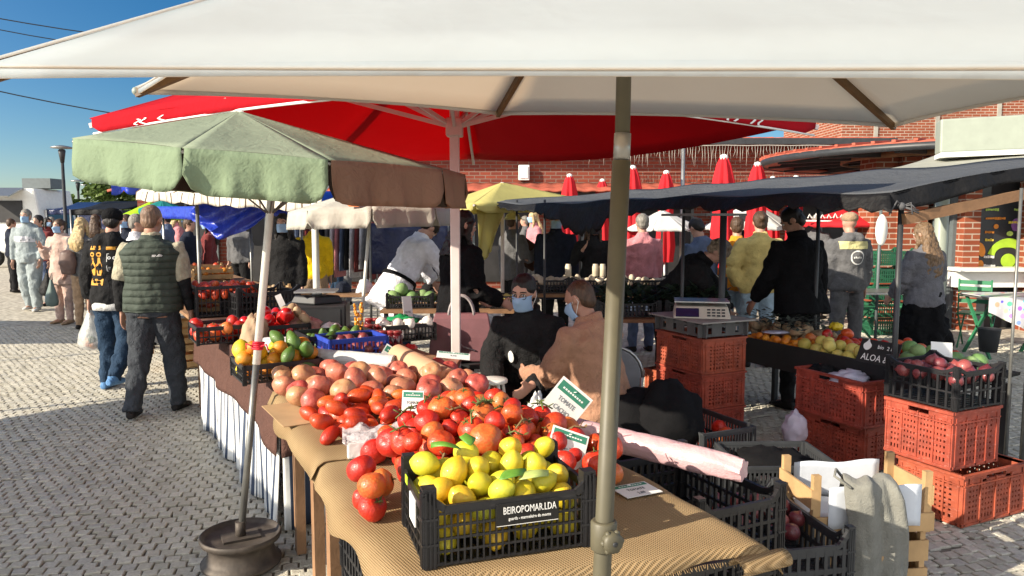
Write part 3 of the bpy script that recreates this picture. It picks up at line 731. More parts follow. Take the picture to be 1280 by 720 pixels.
# long slate-blue awning over the right-hand stall
M_slate = fabric('slate_blue_canvas', (.082,.088,.098), .05, .7, bscale=7, dirt=.3); M_blackc = M('black_tarpaulin', (.007,.007,.008), .65, .15, 5, .8, 6, spec=.2, bdist=.05)
aw = thing('stall_awning', 'slate blue awning with black ragged edges over the right stall', 'awning', (2, 6, 0))
FL, FR, BR, BL = D(607, 253, 8.6), D(1112, 240, 4.5), V((3.95, 5.0, 2.10)), D(762, 240, 8.6)
def roof(a, b):
    p = FL.lerp(FR, b).lerp(BL.lerp(BR, b), a)
    return p - UP*(.05*math.sin(math.pi*a)*abs(math.sin(math.pi*b*3))) + UP*.010*math.sin(b*31+a*6) - UP*.03*math.sin(math.pi*min(1, b*1.9))*(1-a)
mb = MB(); mb.grid(roof, 12, 60); mb.build('canvas', M_slate, aw, solid=.004)
mb = MB(); mb.grid(lambda a, b: roof(a, b) - UP*.012, 8, 40); mb.build('lining', M_blackc, aw, solid=.003)
mb = MB(); rg = random.Random(3); rag = [rg.uniform(.75,1.2) for _ in range(81)]
def fval(a, b):
    p = roof(0, b); hh = (.05+.20*math.exp(-((b-.39)/.12)**2) + .06*b)*rag[int(b*80)]
    return p - UP*hh*a + V((-.04,-.06,0))*a + V((.02*math.sin(b*40), .03*math.sin(b*55), 0))*a
mb.grid(fval, 5, 80); mb.build('front_valance', M_blackc, aw, solid=.004)
mb = MB(); mb.grid(lambda a, b: roof(b, 1) - UP*(.105+.02*math.sin(b*9))*a + V((-.01,-.03,0))*a + V((0,.015*math.sin(b*30),0)), 4, 24); mb.build('side_valance', M_blackc, aw, solid=.004)
mb = MB(); p, q = D(1130, 274, 4.53), D(1420, 214, 5.05); mb.bar(p, q, .035, .065); mb.build('beam', M_wood2, aw)
mb = MB(); mb.ball(D(607, 258, 8.6), (.11,.1,.05), 10); mb.build('bunched_corner', M_blackc, aw)
mb = MB()
for k in range(5):
    a = rg.uniform(0, 6); c = D(1127, 258, 4.5); mb.tube([c, c+V((.05*math.cos(a), -.02, .05*math.sin(a))), c+V((.09*math.cos(a+.5), -.03, -.08*rg.random()))], .005, 5)
mb.ball(D(1127, 258, 4.5), (.025,.02,.025), 8); mb.build('rope_knot', M('grey_rope', (.08,.08,.085), .8), aw)
for px, Y, r in ((1127, 4.58, .017), (1024, 6.3, .016), (905, 6.17, .028), (681, 7.7, .013), (646, 8.3, .013), (855, 6.05, .013)):
    q = D(px, 252, Y); mb = MB(); mb.tube([V((q.x,q.y,0)), V((q.x, q.y, min(q.z+.02, 1.9)))], r, 10); mb.build('post', M_darkmetal, aw)
q = D(1298, 250, 5.0); mb = MB(); mb.tube([V((q.x,q.y,0)), V((q.x,q.y,1.95))], .018, 10); mb.build('post', M_pipe, aw)
q = D(1276, 250, 4.7); mb = MB(); mb.tube([V((q.x,q.y,0)), V((q.x,q.y,1.85))], .010, 10); mb.build('post', M_pipe, aw)

# folded red parasols in front of the hall
M_redf = fabric('red_folded_canvas', (.62,.03,.04), .3, .3)
def folded(px, ytop, label, z=2.55, zb=.85):
    rt = ray(px, ytop); t = (z-CAMH)/rt.z; top = V((rt.x*t, rt.y*t, z)); base = V((top.x, top.y, 0)); rg = random.Random(int(px))
    th = thing('folded_parasol', label, 'parasol', base, 'folded red cafe parasols')
    prof = [(.05, z), (.09, z-.10), (.135, z-.30), (.165, z-.50), (.13, z-.58), (.125, z-.8), (.15, z-1.05), (.145, z-1.1), (.16, z-1.4), (.13, zb)]
    mb = MB(); n = 32; vs = []; tw = rg.uniform(0, 3)
    for r, zz in prof:
        for j in range(n):
            a = 2*math.pi*j/n; f = 1+.24*math.cos(a*8+tw+zz*1.5)
            vs.append(base+V((math.cos(a)*r*f, math.sin(a)*r*f, zz+(.05*math.cos(a*8) if zz == z-.5 else 0))))
    mb.add(vs, [(i*n+j, i*n+(j+1) % n, (i+1)*n+(j+1) % n, (i+1)*n+j) for i in range(len(prof)-1) for j in range(n)]+[tuple(range(n))], True); mb.build('cloth', M_redf, th)
    mb = MB(); mb.lathe([(.055, z-.03), (.06, z+.0), (.05, z+.035), (.01, z+.05)], base, 14); mb.build('cap', M_white, th)
    mb = MB(); mb.tube([base, base+UP*(zb+.2)], .025, 8); mb.build('pole', M_steel, th)
for px, y, l in ((712, 220, 'folded red parasol leftmost before the brick hall'), (753, 226, 'small folded red parasol just left of the beige pole'), (791, 210, 'folded red parasol just right of the beige pole'),
                 (833, 216, 'folded red parasol beside the man in the pink shirt'), (905, 197, 'tallest folded red parasol standing behind the black awning post'), (947, 206, 'folded red parasol above the yellow jacket'),
                 (966, 223, 'folded red parasol peeking between two taller ones'), (995, 222, 'folded red parasol just left of the man in black'), (873, 229, 'slim folded red parasol behind the navy hood')):
    folded(px, y, l)
t_, rim_, ap_ = small_parasol(938, 252, 284, 13.5, .85, M_wht, 'open white cafe parasol below the tallest folded red one', group='open cafe parasols')
mb = MB(); mb.grid(lambda a, b: ap_.lerp(rim_[5], .72)+V(((b-.5)*.28, -.02, (a-.5)*.11+.03)), 2, 6); mb.build('dark_print', M_darkmetal, t_)
small_parasol(828, 262, 285, 13.0, .7, M_wht, 'low white cafe parasol behind the pink shirt', group='open cafe parasols')
t_, rim_, ap_ = small_parasol(1058, 261, 279, 12.6, .82, M_redf, 'open red cafe parasol with white lettering behind the capped man', group='open cafe parasols', val=.07)
for i, txt in ((5, 'Sagres'),):
    c = ap_.lerp((rim_[5]+rim_[4])/2, .62); r = (rim_[5]-rim_[4]).normalized()*1.0; n = (rim_[5]+rim_[4])/2-ap_
    if r.x < 0: r = -r
    up_ = -n.normalized(); lettering('print', 'Cola', .22, c+UP*.02+V((0,-.02,0)), r, up_, M_redw, t_) if False else None
mb = MB(); c = ap_.lerp((rim_[5]+rim_[4])/2, .62)+V((0,-.02,.025))
for k in range(9):
    x = -.42+.105*k; mb.tube([c+V((x-.03,.0,-.035)), c+V((x,.012,.03+.012*math.sin(k*2))), c+V((x+.03,0,-.03)), c+V((x+.06,0,-.02))], .011, 5)
mb.tube([c+V((-.5,-.05,-.075)), c+V((0,-.07,-.085)), c+V((.5,-.05,-.06))], .012, 5); mb.build('script_print', M_redw, t_)

# off-frame stalls across the aisle (their shade lies on the paving)
def tent(label, crn, mat, z):
    c = sum((V(p+(0,)) for p in crn), V((0,0,0)))/4; t = thing('market_tent', label, 'market tent', c, 'stall tents across the aisle')
    rim = [V(p+(z,)) for p in crn]; ap = c+UP*(z+.25)
    mb = MB(); panels(mb, ap, rim, .05, .03, 6, 8); valance(mb, rim, ap, .2, .03); mb.build('canopy', mat, t, solid=.004)
    for v in rim:
        mb = MB(); mb.tube([V((v.x, v.y, 0)), v], .025, 8); mb.build('leg', M_steel, t)
z = 2.3; L = (z-.1)/math.tan(SUN_EL); sh = TO_SUN*L
def frm(*pts): return [(p[0]+sh.x, p[1]+sh.y) for p in pts]
tent('canvas stall tent across the aisle, shading the near paving', frm((-3.35,6.95),(-1.0,3.75),(-4.0,.6),(-6.6,3.9)), M_wcan, z)
tent('canvas stall tent across the aisle, farther along', frm((-9.5,9.9),(-3.6,10.0),(-3.9,11.9),(-10,12.2)), M_wcan, z)
# ------------------------------------------------------------------ crates
def plastic(name, col, rough=.45, **kw): return M(name, col, rough, kw.pop('var', .15), 12, kw.pop('bump', .15), 120, spec=.4, dirt=kw.pop('dirt', .35), **kw)
M_blk = plastic('black_crate_plastic', (.014,.014,.016), .42, dirt=0, scuff=.12)
M_gry = plastic('grey_crate_plastic', (.04,.043,.047), .5)
M_org = plastic('orange_crate_plastic', (.30,.060,.030), .6, var=.35, dirt=.6, rand=.16, scuff=.55)
M_blu = plastic('blue_crate_plastic', (.02,.05,.35), .5)
M_grn = plastic('green_crate_plastic', (.015,.10,.05), .5)
M_paper = M('white_paper', (.74,.74,.72), .8, .04, bump=.3, bscale=12, bdist=.01)
def wall(mb, p0, p1, z0, ztop, nv, bw, rows, bh, th, rim=.018, gap0=0):
    """lattice wall from p0 to p1; ztop(t) is the top height"""
    p0, p1 = V(p0), V(p1); d = (p1-p0); L = d.length; d.normalize()
    rz = math.atan2(d.y, d.x)
    for i in range(nv+1):
        t = i/nv; p = p0+d*L*t; zt = ztop(t)-rim*.5
        mb.box((p.x, p.y, (z0+zt)/2), (bw, th*.92, zt-z0), rz)
    zmin = min(ztop(t/20) for t in range(21))
    for r in range(rows+1):
        z = z0 + bh/2 + (zmin-rim-z0-bh)*r/max(1, rows)
        mb.box(((p0.x+p1.x)/2, (p0.y+p1.y)/2, z), (L, th*.78, bh), rz)
    n = 18
    for k in range(n):
        a, b = k/n, (k+1)/n; za, zb = ztop(a)-rim/2, ztop(b)-rim/2
        mb.bar(p0+d*L*a+UP*za, p0+d*L*b+UP*zb, th*1.25, rim)
def crate(name, label, cat, L, W, H, mat, nv=(20, 14), bw=.006, rows=4, bh=.007, th=.008, dip=.0, dipw=.16, corner=.022, group=None, floor=True, handle=False, flute=True):
    """L along local x, W along local y"""
    t = thing(name, label, cat, (0,0,0), group); hx, hy = L/2-th/2, W/2-th/2
    def ztop(u): 
        e = min(u, 1-u)/dipw; e = min(1, max(0, e)); e = e*e*(3-2*e); return H - dip*e
    flat = lambda u: H - dip*.15
    mb = MB(); mb.fixn = False
    wall(mb, (-hx,-hy,0), (hx,-hy,0), .004, ztop, nv[0], bw, rows, bh, th)
    wall(mb, (-hx,hy,0), (hx,hy,0), .004, ztop, nv[0], bw, rows, bh, th)
    tp = ztop if not handle else flat
    wall(mb, (-hx,-hy,0), (-hx,hy,0), .004, tp, nv[1], bw, rows, bh, th)
    wall(mb, (hx,-hy,0), (hx,hy,0), .004, tp, nv[1], bw, rows, bh, th)
    for sx in (-1, 1):
        for sy in (-1, 1):
            cx, cy = sx*(L/2-corner/2+.001), sy*(W/2-corner/2+.001)
            mb.box((cx, cy, H/2), (corner, corner, H))
            if flute:
                for k in (-1, 0, 1):
                    mb.box((cx+k*corner*.3, cy+sy*corner*.5, H/2-.004), (corner*.12, .006, H*.96)); mb.box((cx+sx*corner*.5, cy+k*corner*.3, H/2-.004), (.006, corner*.12, H*.96))
                for z in (.3, .62): mb.box((cx, cy, H*z), (corner+.007, corner+.007, .006))
    mb.build('basket', mat, t)
    if floor:
        mb = MB(); mb.fixn = False; n = int(L/.03)
        for k in range(n): mb.box((-L/2+L*(k+.5)/n, 0, .008), (L/n*.62, W-.004, .008))
        for k in range(4): mb.box((0, -W/2+W*(k+.5)/4, .0035), (L-.004, .012, .006))
        mb.build('crate_floor', mat, t)
    return t
def place(t, loc, rz=0): t.location = loc; t.rotation_euler = (0, 0, rz); return t
def loc_world(t, p):                                  # local point of a placed thing in world space
    return Matrix.Translation(t.location) @ Matrix.Rotation(t.rotation_euler.z, 4, 'Z') @ V(p)

# lemon crate ---------------------------------------------------------
ZT = .80
LC = crate('produce_crate', 'black lattice crate with white maker plate, full of lemons', 'crate', .45, .30, .20, M_blk, (27, 7), .0042, 4, .006, .008, .045, .10, .034, 'black plastic crates')
M_plate = M('black_label_plate', (.012,.012,.013), .3, .1); M_ink = M('white_ink', (.78,.78,.76), .7, .03)
mb = MB(); mb.box((.04, -.1525, .115), (.165, .004, .056)); pl = mb.build('label_plate', M_plate, LC, bevel=.001)
mb = MB(); mb.box((.04, -.1535, .0865), (.163, .003, .0012)); mb.build('edge_line', M_ink, pl)
lettering('plate_lettering', 'BEIROPOMAR.LDA', .026, (.045,-.1546,.124), (1,0,0), (0,0,1), M_ink, pl, squash=.66)
lettering('small_lettering', 'guarda - marmeleiro do monte', .0115, (.045,-.1546,.103), (1,0,0), (0,0,1), M_ink, pl, squash=.78)
mb = MB(); mb.box((-.2275, -.02, .105), (.003, .075, .07)); mb.build('paper_tag', M_paper, LC)
mb = MB(); mb.box((-.226, .075, .15), (.002, .03, .022)); mb.build('lime_sticker', M('lime_sticker', (.42,.62,.03), .5), LC)
lc_p = G(530, 716, ZT); lr = R(18.0)
lc_c = lc_p + Matrix.Rotation(lr, 3, 'Z') @ V((.225, .15, 0)) + UP*.006
place(LC, lc_c, lr)

# ---- black / grey / orange crate prototypes
def at(proto, loc, rz, label, first, group=None):
    if first: c = proto; c.location = loc; c.rotation_euler = (0,0,rz)
    else: c = dup(proto, loc, rz)
    c['label'] = label
    return c
BP = crate('produce_crate', '', 'crate', .57, .38, .25, M_blk, (16, 11), .012, 3, .012, .012, .05, .15, .03, 'black plastic crates')
fb = [True]
def black(loc, rz, label):
    c = at(BP, loc, rz, label, fb[0]); fb[0] = False; return c
for k in range(3): black(S(2.16, .70, .245*k+.004), AROT+math.pi/2+.02*k, ['lowest black crate under the left corner of the burlap table', 'middle black crate of the stack under the left table corner', 'top black crate of the stack under the left table corner'][k])
for k in range(3): black(S(1.86, 1.27, .245*k+.004), AROT+.03*k+math.pi/2, ['lowest black crate under the right corner of the burlap table', 'middle black crate of the stack under the right table corner', 'top black crate of the stack under the right table corner'][k])
for k in range(3): black(S(2.16, 1.735, .245*k+.004), AROT+math.pi/2, ['lowest black crate beneath the end of the pink plastic roll', 'middle black crate beneath the end of the pink plastic roll', 'topmost black crate touching the end of the pink plastic roll'][k])
for k in range(2): black(S(2.80, 1.80, .245*k+.004), AROT+math.pi/2, ['lower black crate behind the pink plastic roll', 'upper black crate behind the pink plastic roll'][k])
# grey crate with open side (in front, right)
GK = crate('produce_crate', 'grey black slotted crate at the front right, nearest the wooden crate', 'crate', .58, .36, .26, M_gry, (15, 9), .015, 2, .022, .012, .07, .2, .03, 'black plastic crates')
f1 = G(964, 668, .46); gd = R(101)
place(GK, f1 + V((math.cos(gd)*.29, math.sin(gd)*.29, 0)) + V((math.sin(gd)*.18, -math.cos(gd)*.18, 0)) - UP*.26, gd)
mb = MB(); mb.fixn = False
for k in range(4): mb.box((-.292, -.12+.075*k, .10+.03*(k % 2)), (.006, .05, rnd(.05,.09)))
mb.build('torn_label', M_paper, GK)
black(GK.location - UP*.26 + UP*.004, gd+.05, 'black crate under the grey slotted crate').scale = (1, 1, .78)
K2 = crate('produce_crate', 'black crate with fine vertical slots holding a dark coat', 'crate', .50, .42, .24, M_gry, (22, 18), .008, 2, .014, .01, .0, .15, .025, 'black plastic crates'); place(K2, V((1.36, 3.76, .21)), R(2))
black(V((1.36, 3.76, .004)), R(90), 'low black crate under the fine slotted crate').scale = (.8, 1, .8)
K3 = dup(K2, V((1.10, 4.34, .24)), AROT+math.pi/2, 'black crate holding loose red tomatoes near the orange stacks'); K3.scale = (1.15, .9, 1)
black(V((1.10, 4.34, .004)), AROT+math.pi/2, 'black crate beneath the crate of loose red tomatoes').scale = (1, 1, .92)

def orange_crate(label, L, W, H):
    """vented orange harvest crate: solid corner panels, columns of small square holes, cut-out grip on the long sides"""
    t = thing('harvest_crate', label, 'crate', (0,0,0), 'orange plastic crates'); mb = MB(); mb.fixn = False; th = .012
    def side(ax, s, LL, WW, grip):
        def bx(x, z, w, h, th_=th, o=0):
            c = (x, s*(WW/2-th/2+o), z) if ax == 0 else (s*(WW/2-th/2+o), x, z)
            sz = (w, th_, h) if ax == 0 else (th_, w, h); mb.box(c, sz)
        p = .026; e = .05
        nx = int((LL-2*e)/p); x0 = -LL/2+e; p = (LL-2*e)/nx; zb, zt = .035, H-.055
        nz = int((zt-zb)/.030); pz = (zt-zb)/nz
        for sx in (-1, 1): bx(sx*(LL/2-e/2), H/2, e, H)
        bx(0, zb/2, LL-2*e, zb); 
        if grip:
            bx(-LL*.29, H-.0275, LL*.42-2*e+.02, .055); bx(LL*.29, H-.0275, LL*.42-2*e+.02, .055); bx(0, zt+.006, LL*.5, .012)
        else: bx(0, H-.0275, LL-2*e, .055)
        for i in range(nx+1): bx(x0+i*p, (zb+zt)/2, p*.60 if 0 < i < nx else p*.3, zt-zb, th*.9)
        for j in range(1, nz): bx(0, zb+j*pz, LL-2*e, pz*.58, th*.86)
        for xr in (-.5, -.25, 0, .25, .5): bx(xr*(LL-.03), H/2-.015, .010, H-.04, .012, .006)
        bx(0, H-.008, LL+.016, .016, .024, .006); bx(0, H-.062, LL, .008, .018, .006); bx(0, .012, LL, .012, .016, .004)
    side(0, 1, L, W, True); side(0, -1, L, W, True); side(1, 1, W-2*th, L, False); side(1, -1, W-2*th, L, False)
    mb.build('box', M_org, t)
    mb = MB(); mb.fixn = False
    for k in range(9): mb.box((-L/2+L*(k+.5)/9, 0, .012), (L/9*.7, W-2*th, .010))
    for sx in (-1, 1):
        for sy in (-1, 1): mb.box((sx*(L/2-.04), sy*(W/2-.04), .004), (.06, .06, .008))
    mb.build('crate_floor', M_org, t)
    return t
OC = orange_crate('', .56, .40, .30)
fo = [True]
def orange(loc, rz, label, sc=(1,1,1)):
    c = at(OC, loc, rz, label, fo[0]); fo[0] = False; c.scale = sc; return c
U90 = AROT+math.pi/2
orange(V((2.575, 4.155, .004)), AROT, 'orange crate standing on the sunlit ground, lowest of the right stack', (.98, .98, .96))
orange(V((2.47, 4.20, .296)), U90, 'orange perforated crate between the black onion crate and the lowest crate', (.74, 1, 1.08))
BK = crate('produce_crate', 'tall black crate of red onions on top of the right orange stack', 'crate', .44, .41, .24, M_blk, (8, 6), .013, 2, .010, .012, .03, .2, .03, 'black plastic crates'); place(BK, V((2.47, 4.20, .626)), U90)
orange(V((2.35, 5.06, .004)), U90, 'lower orange crate of the pair under the right stall table')
so1 = orange(V((2.32, 5.03, .308)), U90-.03, 'orange crate with crumpled papers, top of the pair under the right stall', (1.02, 1.02, 1.03))
mb = MB(); mb.fixn = False
for k in range(3): orange(S(4.53, 3.71, .004+.262*k), U90, ['lowest orange crate in the stack under the kitchen scale', 'middle orange crate in the stack under the kitchen scale', 'top orange crate in the stack under the kitchen scale'][k], (1, 1, .87))
orange(S(5.35, 4.2, .004), U90+.2, 'orange crate far under the right stall, beside the dark table leg')
# crumpled paper in the top crate
def crumple(name, label, cat, c, size, mat, seed, n=16, amp=.35):
    rg = random.Random(seed); n = max(n, 28); mb = MB(); mb.ball((0,0,0), (1,1,1), n)
    for i, v in enumerate(mb.v):
        nz = mnoise.noise(v*1.9+V((seed, 0, 0)))+.6*abs(mnoise.noise(v*3.7+V((0, seed, 0))))+.45*abs(mnoise.noise(v*7.5+V((0, 0, seed))))-.25
        v *= 1+amp*nz; mb.v[i] = V((v.x*size[0], v.y*size[1], v.z*size[2]))+V(c)
    o = mb.build(name, mat); 
    if label: tag(o, label, cat)
    return o
M_lilac = M('pale_lilac_paper', (.50,.49,.60), .8, .08, bump=.5, bscale=18, bdist=.01)
crumple('crumpled_paper', 'crumpled pale paper lying in the orange crate under the stall', 'paper', so1.location+V((-.05,-.08,.27)), (.13,.12,.06), M_lilac, 3)
crumple('crumpled_paper', 'second pale paper ball, beside a dark bag in the orange crate', 'paper', so1.location+V((.10,.04,.27)), (.11,.12,.06), M_lilac, 5)
crumple('plastic_bag', 'dark plastic bag in the orange crate with pale papers', 'plastic bag', so1.location+V((-.14,.14,.26)), (.10,.1,.07), M_blackc, 7)
mb = MB(); q = loc_world(so1, (.1, -.2075, .24)); d = V((math.cos(U90-.03), math.sin(U90-.03), 0)); mb.box((-.2893, .04, .235), (.003, .10, .035)); o = mb.build('paper_label', M_paper, so1)

# ------------------------------------------------------------------ tables of the near stall
def burlap_mat():
    m, nt, b = newmat('burlap'); co = nt.coord()
    def wave(rot, sc):
        w_ = nt.new('ShaderNodeTexWave'); w_.inputs['Scale'].default_value = sc; w_.inputs['Distortion'].default_value = .35; w_.inputs['Detail'].default_value = 1; w_.inputs['Detail Scale'].default_value = 2
        sp = nt.new('ShaderNodeSeparateXYZ'); nt.link(co, sp.inputs[0]); cb2 = nt.new('ShaderNodeCombineXYZ'); nt.link(nt.math('MULTIPLY_ADD', sp.outputs[2], .9, sp.outputs[0]), cb2.inputs[0]); nt.link(nt.math('MULTIPLY_ADD', sp.outputs[2], .5, sp.outputs[1]), cb2.inputs[1]); nt.link(nt.mapping(cb2.outputs[0], rot=(0,0,rot)), w_.inputs['Vector']); return w_.outputs['Fac']
    a, c = wave(AROT+.55, 40), wave(AROT+.55+math.pi/2, 40)
    h = nt.math('MAXIMUM', a, c); wv = nt.math('MULTIPLY', a, c)
    col = nt.ramp(nt.noise(2.2, co, 5), [(.3, (.30,.205,.11)), (.7, (.43,.315,.18))])
    col = nt.mix(nt.ramp(wv, [(.0, (.75,.75,.75)), (.30, (0,0,0))]), col, (.20,.13,.06))
    nt.link(col, b.inputs['Base Color']); setb(b, .95, spec=.1)
    nt.link(nt.bump(h, .8, .004), b.inputs['Normal']); return m
M_bur = burlap_mat()
nt_ = thing('trestle_table', 'wooden trestle table under the burlap at the front of the stall', 'table', S(2.6, .95, 0))
mb = MB(); mb.poly([S(1.64,.50,ZT-.004), S(1.47,1.385,ZT-.004), S(3.84,1.385,ZT-.004), S(3.84,.50,ZT-.004)], .03); mb.build('tabletop', M_wood, nt_)
for u, v in ((1.62, .98), (2.70, .53), (3.2, .56), (3.7, .56), (2.62, 1.34), (3.7, 1.34)):
    mb = MB(); mb.box(S(u, v, (ZT-.036)/2), (.045, .07, ZT-.036), AROT); mb.build('leg', M_wood if u < 2 else M_wood2, nt_)
for u in (2.62, 3.2, 3.7):
    mb = MB(); mb.bar(S(u, .59, .62), S(u, 1.31, .62), .03, .06); mb.build('crossbar', M_wood2, nt_)
def cloth_top(name, label, c0, c1, c2, c3, z, seed, drop=(.03,.03,.03,.03), rag=.012, nu=50, nv=36, e=.05):
    """c0 near left, c1 near right, c2 far right, c3 far left, as (u, v)"""
    rg = random.Random(seed); mb = MB(); q = [V(c) for c in (c0+(0,), c1+(0,), c2+(0,), c3+(0,))]
    def fn(a, b):
        p = q[0].lerp(q[1], b).lerp(q[3].lerp(q[2], b), a)
        du = rag*(math.sin(b*23+seed)*.6+math.sin(b*9.1)); dv = rag*(math.sin(a*19+seed)*.6+math.sin(a*7.3+1))
        w0, w1 = max(0, 1-a/.12), max(0, 1-(1-a)/.12); w2, w3 = max(0, 1-b/.12), max(0, 1-(1-b)/.12)
        p.x += du*w0 - du*w1; p.y += dv*w2 - dv*w3
        wr = .003*mnoise.noise(V((p.x*9, p.y*9, seed)))+.004*mnoise.noise(V((p.x*3.1, p.y*4, seed+3)))
        def dr(w_, d): t = max(0, 1-w_/e); return d*t*t
        zz = z + max(-.001, wr) - dr(a*1.6, drop[0])*(1+.3*math.sin(b*13)) - dr(b, drop[3])*(1+.35*math.sin(a*15)) - dr(1-b, drop[1])*(1+.3*math.sin(a*17)) - dr((1-a)*1.6, drop[2])
        return S(p.x, p.y, zz)
    mb.grid(fn, nu, nv); o = mb.build(name, M_bur, solid=.004); tag(o, label, 'burlap cloth', 'burlap table covers'); return o
cb = cloth_top('burlap_cloth', 'burlap cloth with curled front corner under the lemon crate', (1.63, .425), (1.385, 1.44), (2.62, 1.435), (2.62, .42), ZT+.002, 2, (.03,.035,0,.045))
mb = MB(); rg = random.Random(4)                       # frayed front hem
for k in range(150):
    b = k/150; p = V((1.63,.425,0)).lerp(V((1.385,1.44,0)), b); z = ZT-.028
    du = .012*(math.sin(b*23+2)*.6+math.sin(b*9.1)); mb.tube([S(p.x+du, p.y, z), S(p.x+du-.005-rg.random()*.004, p.y+rg.uniform(-.004,.004), z-.005-rg.random()*.006)], .0012, 3, False)
mb.build('frayed_hem', M_bur, cb)
mb = MB()
cx = S(1.40, 1.415, ZT-.035)
pts = []
for k in range(20):
    t = k/19*4.2; r = .030-.004*t; pts.append((math.cos(t)*r, math.sin(t)*r))
mb.grid(lambda a, b: cx + AU*pts[min(19, int(round(a*19)))][0]*1.2 + UP*pts[min(19, int(round(a*19)))][1] + AV*(.03-.16*b) , 19, 6); mb.build('curled_corner', M_bur, cb, solid=.005)
cloth_top('burlap_cloth', 'burlap cloth under the plum tomatoes and pink tomatoes', (2.56, .415), (2.56, 1.43), (3.86, 1.42), (3.86, .43), ZT+.008, 6, (.0,.03,.02,.055), .015)
M_card = M('brown_cardboard', (.38,.25,.13), .85, .15, 5, .3, 40)
mb = MB(); mb.box(S(3.30,.60,ZT+.012), (.42,.40,.003), AROT+.1); tag(mb.build('cardboard_sheet', M_card), 'flat brown cardboard under the front pink tomatoes', 'cardboard')

# second table: brown drape over a striped cloth
t2 = thing('trestle_table', 'long trestle table draped in brown and striped cloth beside the aisle', 'table', S(5.2, .9, 0))
EL = [V((-1.20, 3.80, 0)), V((-2.62, 6.15, 0))]; ed = (EL[1]-EL[0]).normalized(); en = V((ed.y, -ed.x, 0))   # left edge line and inward normal
T2 = lambda s, w, z=0: EL[0] + ed*s + en*w + UP*z
Z2 = .82
mb = MB(); mb.poly([T2(-.0,.02,Z2), T2(-.0,1.0,Z2), T2(2.8,1.0,Z2), T2(2.8,.02,Z2)], .03); mb.build('tabletop', M_wood2, t2)
for s in (.12, 1.4, 2.7):
    for w_ in (.12, .92):
        mb = MB(); mb.box(T2(s, w_, (Z2-.03)/2), (.05,.05,Z2-.03), AROT); mb.build('leg', M_wood2, t2)
M_brn = cloth('brown_drape_cloth', lin(86,62,55), var=.12)
def dr(s, a, z0, z1, fold, k, off):
    out = -en*(off + .012*math.sin(s*k)*a*1.0 + fold*a*(math.sin(s*k*.5+1)*.5+.5))
    return T2(s, 0, z0+(z1-z0)*a) + out
uvg = MB()
bd = thing('table_drape', 'plain brown cloth hanging over the table edge above the stripes', 'cloth', T2(1.2, 0, .7))
mb = MB(); mb.grid(lambda a, b: T2(-.02+2.8*b, .9*(1-a)-.012, Z2+.004+.002*math.sin(b*20)), 6, 40); mb.build('top_cover', M_brn, bd, solid=.003)
mb = MB(); mb.grid(lambda a, b: dr(-.02+2.8*b, a, Z2+.005, .50-.07*(1-b)+.03*math.sin(b*5), .03, 9, .012), 12, 70); mb.build('front_drop', M_brn, bd, solid=.003)
mb = MB(); mb.grid(lambda a, b: T2(-.03-.02*a*math.sin(b*14), -.012+.5*b, Z2-(.40-.12*b)*a), 8, 24); mb.build('end_drop', M_brn, bd, solid=.003)
def stripe_uv(name):
    m, nt, bs = newmat(name); co = nt.coord('UV'); u = nt.new('ShaderNodeSeparateXYZ'); nt.link(co, u.inputs[0])
    f = nt.math('FRACT', nt.math('MULTIPLY', u.outputs[0], 10))
    wh, bl_, gr = (.62,.62,.60), (.05,.065,.10), (.20,.22,.26)
    st = nt.ramp(f, [(0, wh), (.16, wh), (.165, bl_), (.30, bl_), (.305, wh), (.36, gr), (.40, wh), (.48, bl_), (.53, wh), (.60, bl_), (.80, bl_), (.805, wh), (.85, gr), (.90, wh)], 'CONSTANT')
    nt.link(st, bs.inputs['Base Color']); setb(bs, .9, spec=.1); nt.link(nt.bump(nt.noise(8, nt.coord(), 3), .3, .02), bs.inputs['Normal']); return m
sc_o = uvgrid(lambda a, b: dr(.02+2.7*b, 1, .60, .60, 0, 1, 0)*0 + T2(.02+2.7*b, 0, .62-.605*a) - en*(.004+.030*a*(math.sin(b*62)*.5+.5) + .02*a*math.sin(b*23+a)), 14, 170, 'striped_cloth', stripe_uv('blue_white_stripe_cloth'), None, us=1.2)
tag(sc_o, 'white, black and blue striped cloth hanging to the ground below the brown drape', 'cloth')
uvgrid(lambda a, b: T2(.0-.02*math.sin(b*14)*a, .0+.42*b, .56-.54*a), 8, 30, 'striped_cloth', MATS['blue_white_stripe_cloth'], None, us=.22)
tag(bpy.context.scene.objects['striped_cloth.001'], 'end panel of striped cloth facing the parasol base', 'cloth')
# fold-out box where pink tomatoes end
mb = MB(); mb.bar(T2(.0,1.0,.40), T2(0,.1,.40), .03, .08); mb.build('end_board', M_wood2, t2)

